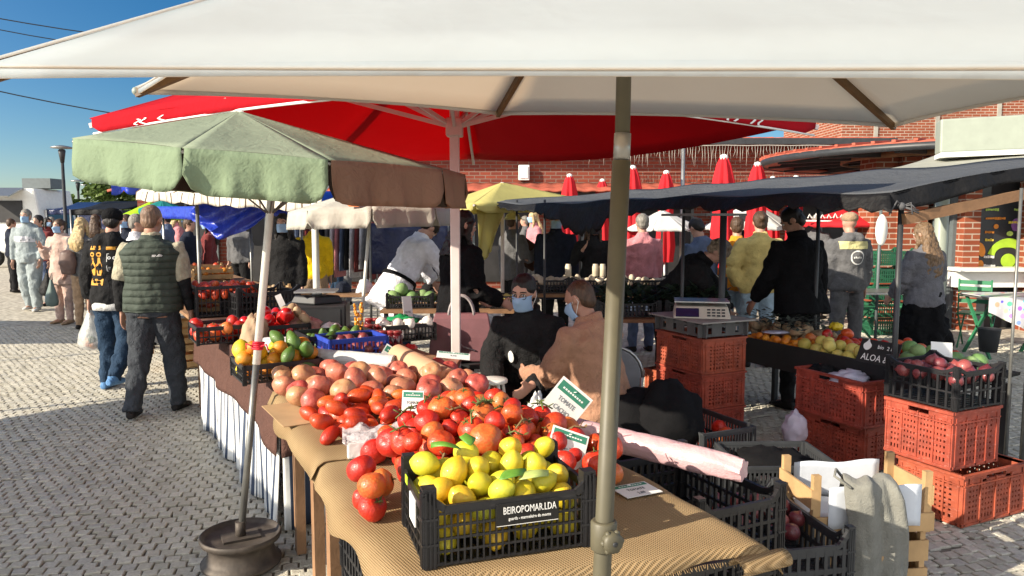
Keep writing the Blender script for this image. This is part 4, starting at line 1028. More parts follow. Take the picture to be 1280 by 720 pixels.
# ------------------------------------------------------------------ fruit and vegetables
def fruit_mat(name, stops, rough=.36, scale=7, coat=.10, bump=.05, bscale=60, rand=.25, sss=0):
    m, nt, b = newmat(name); co = nt.coord(); oi = nt.new('ShaderNodeObjectInfo')
    mp = nt.new('ShaderNodeVectorMath'); mp.operation = 'ADD'; nt.link(co, mp.inputs[0])
    cb_ = nt.new('ShaderNodeCombineXYZ')
    for k in range(3): nt.link(nt.math('MULTIPLY', oi.outputs['Random'], 37.0+9*k), cb_.inputs[k])
    nt.link(cb_.outputs[0], mp.inputs[1])
    n = nt.noise(scale, mp.outputs[0], 4, .6)
    f = nt.math('ADD', nt.math('MULTIPLY', n, .55), nt.math('MULTIPLY', oi.outputs['Random'], .55))
    c = nt.ramp(f, stops)
    sp = nt.noise(scale*16, mp.outputs[0], 3)
    c = nt.mix(nt.ramp(sp, [(.62, (0,0,0)), (.75, (.22,.22,.22))]), c, tuple(x*.5 for x in stops[0][1]))
    hs = nt.new('ShaderNodeHueSaturation'); nt.link(c, hs.inputs['Color']); nt.link(nt.math('MULTIPLY_ADD', nt.math('FRACT', nt.math('MULTIPLY', oi.outputs['Random'], 13.7)), rand, 1-rand*.5), hs.inputs['Value'])
    nt.link(hs.outputs[0], b.inputs['Base Color']); setb(b, rough, spec=.5, coat=coat)
    nt.link(nt.math('MULTIPLY_ADD', nt.noise(scale*2.3, mp.outputs[0], 4), .55, rough-.20), b.inputs['Roughness'])
    nt.link(nt.bump(nt.math('ADD', nt.math('MULTIPLY', nt.noise(bscale, co, 3), bump), nt.math('MULTIPLY', nt.noise(scale*.8, mp.outputs[0], 2), .8)), .25, .012), b.inputs['Normal']); return m
F_tom = fruit_mat('ripe_tomato_skin', [(.2, (.36,.010,.006)), (.45, (.48,.020,.008)), (.62, (.55,.06,.012)), (.78, (.52,.13,.025)), (.95, (.46,.20,.05))])
F_plum = fruit_mat('plum_tomato_skin', [(.25, (.42,.018,.008)), (.7, (.52,.06,.012)), (.95, (.6,.16,.02))])
F_pink = fruit_mat('pink_tomato_skin', [(.2, (.38,.045,.045)), (.45, (.44,.11,.075)), (.7, (.46,.20,.11)), (.95, (.44,.26,.12))], .34, 6, .1)
F_lem = fruit_mat('lemon_skin', [(.2, (.42,.45,.03)), (.45, (.56,.50,.025)), (.68, (.62,.45,.02)), (.92, (.62,.33,.012))], .38, 6, .08, .5, 130, .15)
F_ora = fruit_mat('orange_peel', [(.2, (.55,.14,.008)), (.8, (.62,.24,.015))], .42, 6, .05, .4, 130, .15)
F_ylem = fruit_mat('bright_lemon_peel', [(.2, (.60,.42,.015)), (.8, (.66,.52,.03))], .4, 6, .05, .4, 120, .1)
F_avo = fruit_mat('green_fruit_skin', [(.2, (.03,.085,.015)), (.8, (.09,.17,.03))], .35, 8, .1, .6, 90)
F_pep = fruit_mat('red_pepper_skin', [(.2, (.40,.008,.012)), (.8, (.52,.02,.012))], .15, 4, .5)
F_onion = fruit_mat('red_onion_skin', [(.2, (.10,.012,.022)), (.8, (.26,.06,.055))], .35, 7, .2)
F_pot = fruit_mat('potato_skin', [(.2, (.30,.20,.11)), (.8, (.42,.31,.19))], .8, 9, 0, .4, 70)
F_gar = fruit_mat('garlic_skin', [(.2, (.62,.57,.52)), (.8, (.74,.71,.66))], .6, 6, 0)
F_cab = fruit_mat('cabbage_leaf', [(.2, (.09,.20,.05)), (.8, (.24,.36,.14))], .5, 6, 0, .8, 30)
F_mush = fruit_mat('mushroom_cap', [(.2, (.42,.33,.23)), (.8, (.62,.54,.43))], .7, 6, 0)
F_pear = fruit_mat('yellow_quince_skin', [(.2, (.42,.35,.06)), (.8, (.55,.46,.12))], .5, 6, 0)
F_app = fruit_mat('red_apple_skin', [(.2, (.34,.03,.02)), (.6, (.45,.08,.03)), (.9, (.5,.25,.06))], .3, 6, .2)
M_stem = M('green_stem', (.09,.12,.03), .6, .3, 30); M_dry = M('dry_brown_stem', (.18,.12,.05), .8, .3, 30); M_lf = M('fresh_leaf', (.10,.24,.03), .45, .25, 20, .3, 40)
def body(kind, seed, n=22):
    """unit-radius fruit mesh builder"""
    rg = random.Random(seed); mb = MB(); mb.fixn = False; m = n//2+2; ph = rg.uniform(0, 6)
    ribs = rg.choice((5,6,7,8)); amp = {'tomato': .022, 'pink': .075, 'plum': .012, 'pepper': .10, 'onion': .01, 'cabbage': .05}.get(kind, .008)
    ex = {'tomato': (1,1,.86), 'pink': (1.04,.98,.84), 'plum': (.80,.80,1.28), 'lemon': (.90,.90,1.10), 'avocado': (.78,.78,1.25), 'pepper': (.82,.82,1.15), 'onion': (1,1,.9), 'potato': (.85,.8,1.2), 'garlic': (1,1,.92), 'mushroom': (1,1,.7)}.get(kind, (1,1,.96))
    vs = []
    rows = []
    for i in range(m+1):
        a = -math.pi/2+math.pi*i/m; row = []
        for j in range(n):
            t = 2*math.pi*j/n; r = math.cos(a); z = math.sin(a)
            k = 1+amp*abs(math.cos(a))**.6*math.cos(ribs*t+ph)*(.6+.4*math.sin(t+ph)) if kind != 'pink' else 1+amp*(abs(math.cos(ribs*t*.5+ph))**.7-.5)*1.2*(abs(math.cos(a)))**.5
            if kind in ('tomato', 'pink', 'orange', 'apple'):
                dp = math.exp(-(r/.30)**2)*(.16 if z > 0 else .05)*(1.6 if kind == 'pink' else 1); z = z*(1-dp*(1 if z > 0 else .7))
            if kind == 'lemon':
                tip = math.exp(-(r/.24)**2); z = z*(1+.14*tip)
            if kind == 'avocado': r *= 1-.28*max(0, z)
            if kind == 'pear': r *= 1-.22*max(0, z)
            if kind in ('onion', 'garlic') and z > 0: z += .35*math.exp(-(r/.16)**2)
            k *= 1+.10*mnoise.noise(V((math.cos(t)*r*1.2+seed*3.1, math.sin(t)*r*1.2, a*.9+seed)))+.02*mnoise.noise(V((math.cos(t)*r*4, math.sin(t)*r*4, a*3+seed)))
            row.append(V((math.cos(t)*r*k*ex[0], math.sin(t)*r*k*ex[1], z*ex[2])))
        rows.append(row)
    vs = [sum(rows[0], V((0,0,0)))/n] + [p for row in rows[1:-1] for p in row] + [sum(rows[-1], V((0,0,0)))/n]
    fs = [(0, 1+(j+1) % n, 1+j) for j in range(n)]
    for i in range(m-2):
        for j in range(n): a, b = 1+i*n+j, 1+i*n+(j+1) % n; fs.append((a, b, b+n, a+n))
    o = 1+(m-2)*n; fs += [(o+j, o+(j+1) % n, len(vs)-1) for j in range(n)]
    mb.add(vs, fs, True); return mb
def calyx(seed, top=.72):
    rg = random.Random(seed); mb = MB(); mb.fixn = False
    for k in range(5):
        a = k*1.2566+rg.uniform(-.2,.2); d = V((math.cos(a), math.sin(a), 0)); s = V((-d.y, d.x, 0)); L = rg.uniform(.35,.6)
        mb.add([UP*top, d*L*.4+s*.085+UP*(top+.05), d*L+UP*(top+rg.uniform(-.08,.2)), d*L*.4-s*.085+UP*(top+.05)], [(0,1,2,3)], True)
    mb.tube([UP*(top-.02), UP*(top+.18)+V((.04,.02,0)), UP*(top+.32)+V((.14*rg.uniform(-1,1),.1,0))], [.05,.04,.045], 5)
    return mb
PROTO = {}
def proto(name, kind, mat, cat, stem=None, variants=3, n=20):
    out = []
    for k in range(variants):
        o = body(kind, k*7+len(PROTO)*3+1, n).build(name, mat); o['category'] = cat; o.location = (0, -40-k, -5)
        if stem and (stem != 'some' or k in (0, 3)):
            st = calyx(k+3, .74 if kind == 'tomato' else .68).build('calyx', M_stem, None); st.parent = o
        out.append(o)
    PROTO[name] = [out, set()]
def settle(inside, base, hmax, rr, count, seed, tries=60, pts=None, squash=.93):
    """drop balls one after another, each to the lowest free resting place found; returns (x, y, z, r)"""
    rg = random.Random(seed); P = list(pts or []); new = []
    for _ in range(count):
        best = None; r = rg.uniform(*rr)
        for _t in range(tries):
            p = inside(rg)
            z = base+r*.9
            for q in P:
                d2 = (p.x-q[0])**2+(p.y-q[1])**2; s = (r+q[3])*squash
                if d2 < s*s: z = max(z, q[2]+math.sqrt(s*s-d2))
            if z+r*.6 > hmax(p): continue
            if best is None or z < best[2]: best = (p.x, p.y, z, r)
        if best: P.append(best); new.append(best)
    return new
def lay(name, spots, label, group, seed, tilt=1.0, orient=None):
    rg = random.Random(seed); vs, used = PROTO[name]; res = []
    for x, y, z, r in spots:
        i = rg.randrange(len(vs)); src = vs[i]
        if i not in used: used.add(i); o = src
        else: o = copy_tree(src)
        o.location = (x, y, z); o.scale = (r, r, r)
        if orient: o.rotation_euler = orient(rg)
        else: o.rotation_euler = (rg.gauss(0, .7)*tilt, rg.gauss(0, .7)*tilt, rg.uniform(0, 6.28))
        o['label'] = label; o['group'] = group; res.append(o)
    return res
def prune():                                            # prototypes never used are removed
    for name, (vs, used) in PROTO.items():
        for i, o in enumerate(vs):
            if i not in used:
                for ch in list(o.children): bpy.data.objects.remove(ch)
                bpy.data.objects.remove(o)
def uvbox(u0, u1, v0, v1): return lambda rg: S(rg.uniform(u0, u1), rg.uniform(v0, v1))
def heap(uc, vc, ru, rv, h, base, p=1.0): 
    def f(q):
        u, v = uv_of(q); d = ((u-uc)/ru)**2+((v-vc)/rv)**2
        return base + h*max(0, 1-d**p)
    return f
proto('tomato', 'tomato', F_tom, 'tomato', 'some', 5, 26); proto('plum_tomato', 'plum', F_plum, 'tomato', None, 3); proto('pink_tomato', 'pink', F_pink, 'tomato', None, 5, 30)
proto('lemon', 'lemon', F_lem, 'lemon', None, 4, 24); proto('orange_fruit', 'orange', F_ora, 'orange', None, 2, 16); proto('yellow_lemon', 'lemon', F_ylem, 'lemon', None, 2, 18)
proto('avocado', 'avocado', F_avo, 'avocado', None, 2, 16); proto('pepper', 'pepper', F_pep, 'pepper', None, 3, 18); proto('red_onion', 'onion', F_onion, 'onion', None, 2, 14)
proto('potato', 'potato', F_pot, 'potato', None, 2, 12); proto('garlic_bulb', 'garlic', F_gar, 'garlic', None, 2, 14); proto('cabbage', 'cabbage', F_cab, 'cabbage', None, 2, 18)
proto('mushroom', 'mushroom', F_mush, 'mushroom', None, 2, 12); proto('quince', 'pear', F_pear, 'quince', None, 2, 14); proto('apple', 'apple', F_app, 'apple', None, 2, 14)
# lemons inside the crate
def in_local(cr, hx, hy, dx=0, dy=0):
    def f(rg):
        q = loc_world(cr, (dx+rg.uniform(-hx, hx), dy+rg.uniform(-hy, hy), 0)); q.z = 0; return q
    return f
def lemon_h(q):
    l = (Matrix.Rotation(-lr, 3, 'Z') @ (q-V((lc_c.x, lc_c.y, 0)))); return ZT+.180+.036*(l.y/.15)+.030-.10*(l.x/.22)**4*.2
lem = settle(in_local(LC, .183, .108), ZT+.02, lemon_h, (.031,.040), 140, 21, 160)
lay('lemon', lem, 'yellow green lemon heaped in the black crate with the maker plate', 'lemons in the front crate', 5, 1.3)
rg = random.Random(9)
for k, (lx, ly, lz, a) in enumerate(((-.02,-.105,.188,.3), (-.055,.05,.235,1.5), (-.085,.035,.232,2.6), (.03,-.11,.185,.1))):
    c = loc_world(LC, (lx, ly, lz)); d = V((math.cos(a+lr), math.sin(a+lr), .12)); s = V((-d.y, d.x, .1)); mb = MB()
    mb.grid(lambda u, v: c + d*(u*.085) + s*((v-.5)*.045*math.sin(math.pi*min(1,u*.97+.02))**.8) + UP*(.012*math.sin(u*3)-.03*abs(v-.5)*u), 8, 4)
    tag(mb.build('lemon_leaf', M_lf if k != 3 else M('pale_leaf', (.36,.44,.14), .5, .2, 20), solid=.001), ['green leaf lying at the front edge of the lemons', 'bright green leaf at the back of the lemons', 'second bright green leaf, beside the one behind the lemons', 'pale green leaf drooping over the front row of lemons'][k], 'leaf')
# red tomatoes on the burlap
crate_pts = []
for a in range(10):
    for b in range(7):
        q = loc_world(LC, (-.225+.05*a, -.15+.05*b, .11)); crate_pts.append((q.x, q.y, ZT+.07, .035)); crate_pts.append((q.x, q.y, ZT+.14, .035))
padc = G(478, 566, ZT)
for a in range(6):
    for b in range(4):
        q = padc + Matrix.Rotation(.22, 3, 'Z') @ V((-.12+.048*a, -.06+.04*b, 0))
        for z in (.05, .13, .22): crate_pts.append((q.x, q.y, ZT+z, .03))
lt = settle(uvbox(1.96, 2.16, .495, .55), ZT+.006, lambda q: ZT+.17, (.037,.045), 8, 31, 80, crate_pts)
mainh = heap(2.33, .95, .48, .42, .20, ZT+.05, 1.3)
mt_ = settle((lambda rg: (lambda u, v: S(u, v))(*(lambda u: (u, rg.uniform(.60 if u > 2.45 else .66, 1.27)))(rg.uniform(1.97, 2.78)))), ZT+.006, mainh, (.032,.052), 200, 32, 70, crate_pts+lt)
rt_ = settle(uvbox(1.93, 2.12, 1.19, 1.30), ZT+.006, lambda q: ZT+.15, (.040,.046), 4, 33, 60, crate_pts+lt+mt_)
lay('tomato', lt, 'big red tomato stacked at the left side of the lemon crate', 'tomatoes beside the lemon crate', 1, 1.2)
lay('tomato', mt_, 'ripe red tomato in the big heap behind the lemon crate', 'tomatoes heaped behind the lemon crate', 2, 1.0)
lay('tomato', rt_, 'red tomato lying to the right of the beige pole on the burlap', 'tomatoes right of the beige pole', 3, 1.0)
alltom = lt+mt_+rt_
# dry vine twigs on the heap
rg = random.Random(14); top = sorted(mt_, key=lambda q: -q[2])[:70]
for k in range(26):
    q = rg.choice(top); c = V((q[0], q[1], q[2]+q[3]*.85)); a = rg.uniform(0, 6.28); d = V((math.cos(a), math.sin(a), rg.uniform(-.1,.35))); L = rg.uniform(.05,.11)
    mb = MB(); pts = [c-d*L*.5, c+UP*.012, c+d*L*.5]; mb.tube(pts, [.0028,.0035,.0024], 5)
    for s in (-1, 1): mb.tube([c+d*L*.2*s, c+d*L*.2*s+V((rg.uniform(-.03,.03), rg.uniform(-.03,.03), .02))], [.0026,.0018], 4)
    for j in range(4):
        b = rg.uniform(0, 6.28); e = V((math.cos(b), math.sin(b), .3))*.022; mb.add([c+d*L*.5, c+d*L*.5+e*.5+V((-e.y,e.x,0))*.25, c+d*L*.5+e, c+d*L*.5+e*.5-V((-e.y,e.x,0))*.25], [(0,1,2,3)], True)
    tag(mb.build('vine_twig', M_stem if k % 3 else M_dry), 'thin tomato vine twig lying on top of the red tomato heap', 'vine twig', 'vine twigs on the tomatoes')
# plum tomatoes, clear bag bundle
plh = heap(2.93, .74, .33, .28, .16, ZT+.065)
plum = settle(uvbox(2.70, 3.20, .52, 1.05), ZT+.008, plh, (.034,.042), 48, 41, 60, alltom+crate_pts[70*2:])
lay('plum_tomato', plum, 'orange red plum tomato lying between the pink and the round tomatoes', 'plum tomatoes on the burlap', 6, orient=lambda g: (math.pi/2+g.gauss(0,.3), g.gauss(0,.4), g.uniform(0,6.28)))
pkh = heap(3.45, .80, .50, .56, .055, ZT+.098, 1.6)
pink = settle(uvbox(3.22, 3.84, .49, 1.36), ZT+.012, pkh, (.046,.062), 100, 42, 60, plum+alltom)
lay('pink_tomato', pink, 'ribbed pink beef tomato in the pale heap at the back of the burlap table', 'pink beef tomatoes', 7, .9)
# ------------------------------------------------------------------ people
FOLD = bpy.data.textures.new('cloth_folds', 'MARBLE'); FOLD.noise_scale = .16; FOLD.noise_depth = 2; FOLD.turbulence = 9; FOLD.marble_type = 'SOFT'
FOLD2 = bpy.data.textures.new('hair_tufts', 'CLOUDS'); FOLD2.noise_scale = .035; FOLD2.noise_depth = 2
def fuse(mb, name, mats, parent, voxel=.012, smooth=3, disp=0, tex=None, fac=.5):
    """join the overlapping volumes of a builder into one continuous surface"""
    o = mb.build(name, mats, parent)
    md = o.modifiers.new('r', 'REMESH'); md.mode = 'VOXEL'; md.voxel_size = voxel; md.use_smooth_shade = True
    if smooth: s = o.modifiers.new('s', 'SMOOTH'); s.factor = fac; s.iterations = smooth
    if disp: d = o.modifiers.new('d', 'DISPLACE'); d.texture = tex or FOLD; d.strength = disp; d.mid_level = .5; d.texture_coords = 'LOCAL'
    me = bpy.data.meshes.new_from_object(o.evaluated_get(bpy.context.evaluated_depsgraph_get()))
    old = o.data; o.modifiers.clear(); o.data = me; me.name = name; bpy.data.meshes.remove(old)
    me.materials.clear()
    for m in (mats if isinstance(mats, (list, tuple)) else [mats]): me.materials.append(m)
    return o
SKIN = [M('skin_light', (.46,.26,.19), .5, .08, 20, .15, 90, spec=.35), M('skin_tan', (.36,.19,.13), .5, .08, 20, .15, 90, spec=.35)]
def hairmat(name, c):
    m, nt, b = newmat(name); co = nt.coord()
    w_ = nt.noise(9, nt.mapping(co, scale=(9, 9, 1.2)), 4, .6)
    nt.link(nt.ramp(w_, [(.35, tuple(x*.45 for x in c)), (.65, c)]), b.inputs['Base Color']); setb(b, .5, spec=.35)
    nt.link(nt.bump(w_, .8, .01), b.inputs['Normal']); return m
H_black = hairmat('hair_black', (.018,.014,.012)); H_brown = hairmat('hair_brown', (.09,.05,.028)); H_blond = hairmat('hair_blond', (.55,.40,.20)); H_grey = hairmat('hair_grey', (.26,.24,.21)); H_ginger = hairmat('hair_grey_ginger', (.23,.14,.09)); H_curl = hairmat('hair_ash_curls', (.30,.23,.16)); H_streak = hairmat('hair_streaked_brown', (.20,.125,.07))
M_mask = M('face_mask_blue', (.28,.42,.60), .85, .06, bump=.3, bscale=30); M_maskw = M('face_mask_pale', (.58,.62,.72), .85, .05); M_maskb = M('face_mask_black', (.02,.02,.022), .85)
M_eye = M('eye_white', (.7,.68,.64), .2, .03); M_iris = M('dark_iris', (.02,.014,.01), .1); M_lip = M('lip', (.34,.12,.10), .45, .1)
def rot_dir(v, a): return Matrix.Rotation(a, 3, 'Z') @ V(v)
def person(label, pos, face, H=1.72, lean=0, sidelean=0, head=(0, 0), armL=None, armR=None, legL=None, legR=None, skin=0, top=None, top_t=.022, hem=-.10, sleeve=1.0, legs=None, leg_t=.018, shoes=None,
           hair='short', hairm=None, mask=None, hood=None, collar=True, voxel=.013, fat=1.0, skirt=None, hat=None, seat=None, hands=True, cuff=None, fold=.020, group=None, vest=None, flare=1.0, face_detail=True, hairlen=.34):
    """face: heading in radians (0 = facing +y). Limb tuples are direction pairs in body axes: x to the person's right, y forward, z up"""
    k = H/1.75; root = thing('person', label, 'person', (0,0,0), group)
    armL = armL or ((-.12,.03,-1), (-.05,.16,-1)); armR = armR or ((.12,.03,-1), (.05,.16,-1))
    legL = legL or ((-.04,.03,-1), (-.01,-.04,-1)); legR = legR or ((.04,.03,-1), (.01,-.04,-1))
    U = V((math.sin(sidelean), math.sin(lean)*math.cos(sidelean), math.cos(lean)*math.cos(sidelean))).normalized()
    X = V((1,0,0)); X = (X-U*X.dot(U)).normalized(); Fw = U.cross(X)
    nd = lambda d: V(d).normalized()
    legj = {}; low = 0
    for s, lg in ((-1, legL), (1, legR)):
        hip = V((s*.092*k, 0, -.03*k)); kn = hip+nd(lg[0])*.43*k; an = kn+nd(lg[1])*.42*k; legj[s] = (hip, kn, an); low = min(low, an.z)
    base = UP*(-low+.075*k) if seat is None else UP*seat
    P = base
    at_ = lambda s, x=0, y=0: P+(U*s+X*x+Fw*y)*k
    # body ---------------------------------------------------------
    def trunk(mb, t, s0=-.11, s1=.55, neck=True, fl=1.0):
        prof = [(-.11,.135,.10,.0), (-.04,.172,.122,.0), (.08,.158,.112,.01), (.20,.145,.105,.012), (.34,.165,.118,.012), (.43,.178,.108,.0), (.495,.135,.085,-.008), (.54,.068,.066,-.008)]
        if s0 < -.11: prof = [(s0, .18*fl, .135*fl, 0)] + ([(s0*.5-.03, .178*(1+fl)/2, .13*(1+fl)/2, 0)]) + prof[1:]
        elif s0 > -.11: prof = [(s0, .16, .112, .005)]+[q for q in prof if q[0] > s0+.02]
        rr = [(at_(s, 0, y), X*(a*fat+t)*k, Fw*(b*(fat*.6+.4 if fat < 1 else fat**1.3)+t)*k) for s, a, b, y in prof if s <= s1]
        mb.rings(rr, 18)
    hd = at_(.70, 0, .025); hy, hp = head
    Hm = Matrix((X, Fw, U)).transposed() @ Matrix.Rotation(hy, 3, 'Z') @ Matrix.Rotation(hp, 3, 'X')
    hpnt = lambda x, y, z: hd + Hm @ (V((x, y, z))*k)
    mb = MB(); trunk(mb, 0)
    mb.tube([at_(.47), at_(.56, 0, .0), hpnt(0, -.015, -.07)], [.075*k, .055*k, .056*k], 12)
    mb.ball(hpnt(0, -.005, .025), (.076*k, .096*k, .095*k), 18, Hm); mb.ball(hpnt(0, .022, -.045), (.058*k, .070*k, .072*k), 16, Hm); mb.ball(hpnt(0, .055, -.088), (.030*k, .026*k, .022*k), 10, Hm)
    mb.rings([(hpnt(0, .083, .022), Hm @ V((.010*k,0,0)), Hm @ V((0,.010*k,0))), (hpnt(0, .098, -.006), Hm @ V((.013*k,0,0)), Hm @ V((0,.016*k,0))), (hpnt(0, .098, -.025), Hm @ V((.017*k,0,0)), Hm @ V((0,.014*k,0)))], 8)
    mb.ball(hpnt(0, .080, .034), (.050*k, .016*k, .012*k), 10, Hm)
    for s in (-1, 1): mb.ball(hpnt(s*.078, -.008, -.002), (.010*k, .020*k, .032*k), 10, Hm)
    J = {}
    for s, ar in ((-1, armL), (1, armR)):
        sh = at_(.455, s*(.178*fat**.5), 0); el = sh+nd(ar[0])*.285*k; wr = el+nd(ar[1])*.245*k; J[s] = (sh, el, wr)
        mb.tube([at_(.45, s*.09), sh, sh.lerp(el, .5), el], [.065*k, .056*k, .047*k, .040*k], 12); mb.tube([el, el.lerp(wr, .35), wr], [.040*k, .040*k, .027*k], 12)
        d = nd(ar[2]) if len(ar) > 2 else nd(ar[1]); sd = d.cross(V((0, 1, 0)) if abs(d.y) < .8 else V((0,0,1))).normalized(); pn = sd.cross(d)
        if hands:
            pm = wr+d*.055*k; mb.rings([(wr, sd*.022*k, pn*.024*k), (wr+d*.045*k, sd*.017*k, pn*.037*k), (wr+d*.092*k, sd*.015*k, pn*.041*k)], 12)
            for f in range(4):
                L = (.062, .074, .078, .066)[f]*k; o = wr+d*.088*k+pn*(-.030+.020*f)*k; c = sd*(-s)*.012*k
                mb.tube([o-d*.01*k, o+d*L*.45+c*.4, o+d*L*.8+c*1.6, o+d*L*.95+c*2.6], [.0098*k, .0092*k, .0086*k, .0072*k], 8)
            o = wr+d*.03*k+pn*.030*k; mb.tube([o-pn*.01*k, o+pn*.028*k+d*.028*k, o+pn*.034*k+d*.062*k], [.013*k, .0108*k, .0088*k], 8)
        else: mb.ball(wr+d*.07*k, (.03*k,.04*k,.06*k), 8)
    for s in (-1, 1):
        hip, kn, an = [P+j for j in legj[s]]
        mb.tube([hip, hip.lerp(kn, .4), kn], [.088*k, .076*k, .056*k], 12); mb.tube([kn, kn.lerp(an, .35), an], [.056*k, .054*k, .036*k], 12)
        legj[s] = (hip, kn, an); mb.ball(an+V((0,.05,-.035))*k, (.04*k,.10*k,.035*k), 10)
    fuse(mb, 'body', SKIN[skin], root, voxel*.85, 2)
    # clothes ------------------------------------------------------
    topm = top
    if top is not None:
        mb = MB(); t = top_t; trunk(mb, t, hem, 1, fl=flare)
        if collar: mb.rings([(at_(.47, 0, -.01), X*.105*k, Fw*.095*k), (at_(.56, 0, -.008), X*(.072+t*.6)*k, Fw*(.072+t*.6)*k), (at_(.60, 0, -.01), X*(.068+t*.6)*k, Fw*(.068+t*.6)*k)], 14)
        for s in (-1, 1):
            sh, el, wr = J[s]; e2 = sh.lerp(el, min(1, sleeve*2))
            mb.tube([at_(.44, s*.08), sh, sh.lerp(e2, .5), e2], [(.07+t)*k, (.060+t)*k, (.053+t)*k, (.047+t)*k], 12)
            if sleeve > .5: w2 = el.lerp(wr, (sleeve-.5)*2*.97); mb.tube([el, el.lerp(w2, .5), w2], [(.047+t)*k, (.043+t*.95)*k, (.034+t*.7)*k], 12)
        if hood:
            mb.rings([(at_(.47, 0, -.10), X*.13*k, Fw*.05*k), (at_(.53, 0, -.10), X*.125*k, Fw*.065*k), (at_(.585, 0, -.085), X*.09*k, Fw*.04*k)], 14)
        topo = fuse(mb, 'top_garment', top, root, voxel, 3, fold)
    else: topo = None
    if vest is not None:
        mb = MB(); trunk(mb, top_t+.022, hem, 1); mb.rings([(at_(.47, 0, -.01), X*.11*k, Fw*.10*k), (at_(.585, 0, -.01), X*.082*k, Fw*.082*k)], 14)
        for s in (-1, 1): mb.ball(at_(.44, s*.155), (.07*k, .085*k, .09*k), 12)
        topo = fuse(mb, 'vest', vest, root, voxel, 3, .010)
    if cuff is not None:
        for s in (-1, 1):
            mb = MB(); sh, el, wr = J[s]; mb.tube([sh.lerp(el, .78), el, el.lerp(wr, .5), wr], [.066*k, .060*k, .054*k, .043*k], 12)
            fuse(mb, 'under_sleeve', cuff, root, voxel, 2, fold)
    if legs is not None:
        mb = MB(); t = leg_t; sk = MB()
        rr = [(at_(s, 0, y), X*(a*fat+t*.8)*k, Fw*(b*fat+t*.8)*k) for s, a, b, y in ((-.10,.15,.11,0), (-.03,.172,.122,0), (.08,.158,.112,.01))]
        if seat is None or True: mb.rings(rr, 16)
        for s in (-1, 1):
            hip, kn, an = legj[s]; a2 = an-UP*.02*k
            mb.tube([hip+UP*.02, hip.lerp(kn, .4), kn, kn.lerp(a2, .4), a2], [(.092+t*.6)*k, (.080+t)*k, (.060+t)*k, (.056+t)*k, (.046+t)*k], 14)
        fuse(mb, 'trousers', legs, root, voxel, 3, fold)
    if skirt is not None:
        sm, sl, sw = skirt; mb = MB()
        mb.rings([(at_(.16), X*.165*k, Fw*.125*k), (at_(.0), X*.20*k, Fw*.15*k)] + [(P-UP*(.05+sl*q)*k+Fw*.0, X*(.20+sw*q)*k, V((0,1,0))*(.16+sw*q)*k) for q in (.3,.65,1)], 22)
        fuse(mb, 'skirt', sm, root, voxel, 2, .045)
    if shoes is not None:
        for s in (-1, 1):
            hip, kn, an = legj[s]; mb = MB(); toe = V((s*.12, 1, 0)).normalized(); sx = V((toe.y, -toe.x, 0)); z0 = an-UP*.062*k
            lift = 0
            mb.rings([(z0-toe*.075*k+UP*.02*k, sx*.030*k, UP*.028*k), (z0-toe*.03*k+UP*.035*k, sx*.042*k, UP*.048*k), (z0+toe*.05*k+UP*.022*k, sx*.044*k, UP*.040*k), (z0+toe*.13*k+UP*.010*k, sx*.046*k, UP*.028*k), (z0+toe*.19*k+UP*.004*k, sx*.030*k, UP*.018*k)], 14)
            mb.tube([an-UP*.03*k, an+UP*.02*k], [.050*k, .048*k], 12)
            so_ = fuse(mb, 'shoe', shoes, root, voxel*.8, 2)
    # hair, headwear, face -------------------------------------------
    if hair and hair != 'bald':
        mb = MB(); hh = hairm or H_brown
        if hair in ('short', 'bun', 'long', 'curly', 'thin'):
            th = .0 if hair == 'thin' else .006
            mb.ball(hpnt(0, -.022 if hair == 'thin' else -.014, .036), ((.080+th)*k, (.092+th)*k, (.094+th)*k), 18, Hm); mb.ball(hpnt(0, -.052, -.012), ((.068+th)*k, .055*k, .068*k), 14, Hm)
        if hair == 'bun': mb.ball(hpnt(0, -.105, .055), .042*k, 12)
        if hair == 'long':
            bk = at_(.73-hairlen-.05, 0, -.115)
            mb.rings([(hpnt(0, -.045, .07), Hm @ V((.075*k,0,0)), Hm @ V((0,.05*k,0))), (hpnt(0, -.055, -.02), Hm @ V((.088*k,0,0)), Hm @ V((0,.055*k,0))), (at_(.56, 0, -.078), X*.112*k, Fw*.058*k), (at_(.44, 0, -.120), X*.135*k, Fw*.055*k), (bk, X*.11*k, Fw*.04*k), (bk-U*.05*k, X*.03*k, Fw*.015*k)], 16)
            for s in (-1, 1): mb.tube([hpnt(s*.062, .035, .07), hpnt(s*.080, .03, 0), hpnt(s*.080, .015, -.08), at_(.47, s*.085, .06)], [.02*k, .026*k, .03*k, .018*k], 8)
        if hair == 'curly':
            rg = random.Random(3)
            for _ in range(60):
                d = V((rg.gauss(0,1), rg.gauss(-.35,1), rg.gauss(.35,.9))).normalized(); mb.ball(hpnt(d.x*.088, -.015+d.y*.098, .03+d.z*.098), rg.uniform(.018,.03)*k, 7)
        fuse(mb, 'hair', hh, root, voxel*.7, 1 if hair == 'curly' else 2, .034 if hair == 'long' else .016 if hair != 'thin' else .006, FOLD2)
    if hat:
        hm_, kind = hat; mb = MB()
        mb.ball(hpnt(0, -.012, .062), (.094*k, .108*k, .072*k), 18, Hm)
        if kind == 'cap': mb.rings([(hpnt(0, .07, .055), Hm @ V((.075*k,0,0)), Hm @ V((0,0,.010*k))), (hpnt(0, .16, .042), Hm @ V((.06*k,0,0)), Hm @ V((0,0,.006*k)))], 12)
        elif kind == 'brim': mb.lathe([(.10*k, -.004), (.165*k, -.014), (.168*k, -.006), (.10*k, .012)], hpnt(0,-.01,.045), 20, Hm)
        elif kind == 'beanie': mb.ball(hpnt(0, -.02, .04), (.096*k, .105*k, .07*k), 16, Hm)
        fuse(mb, 'hat', hm_, root, voxel*.7, 2)
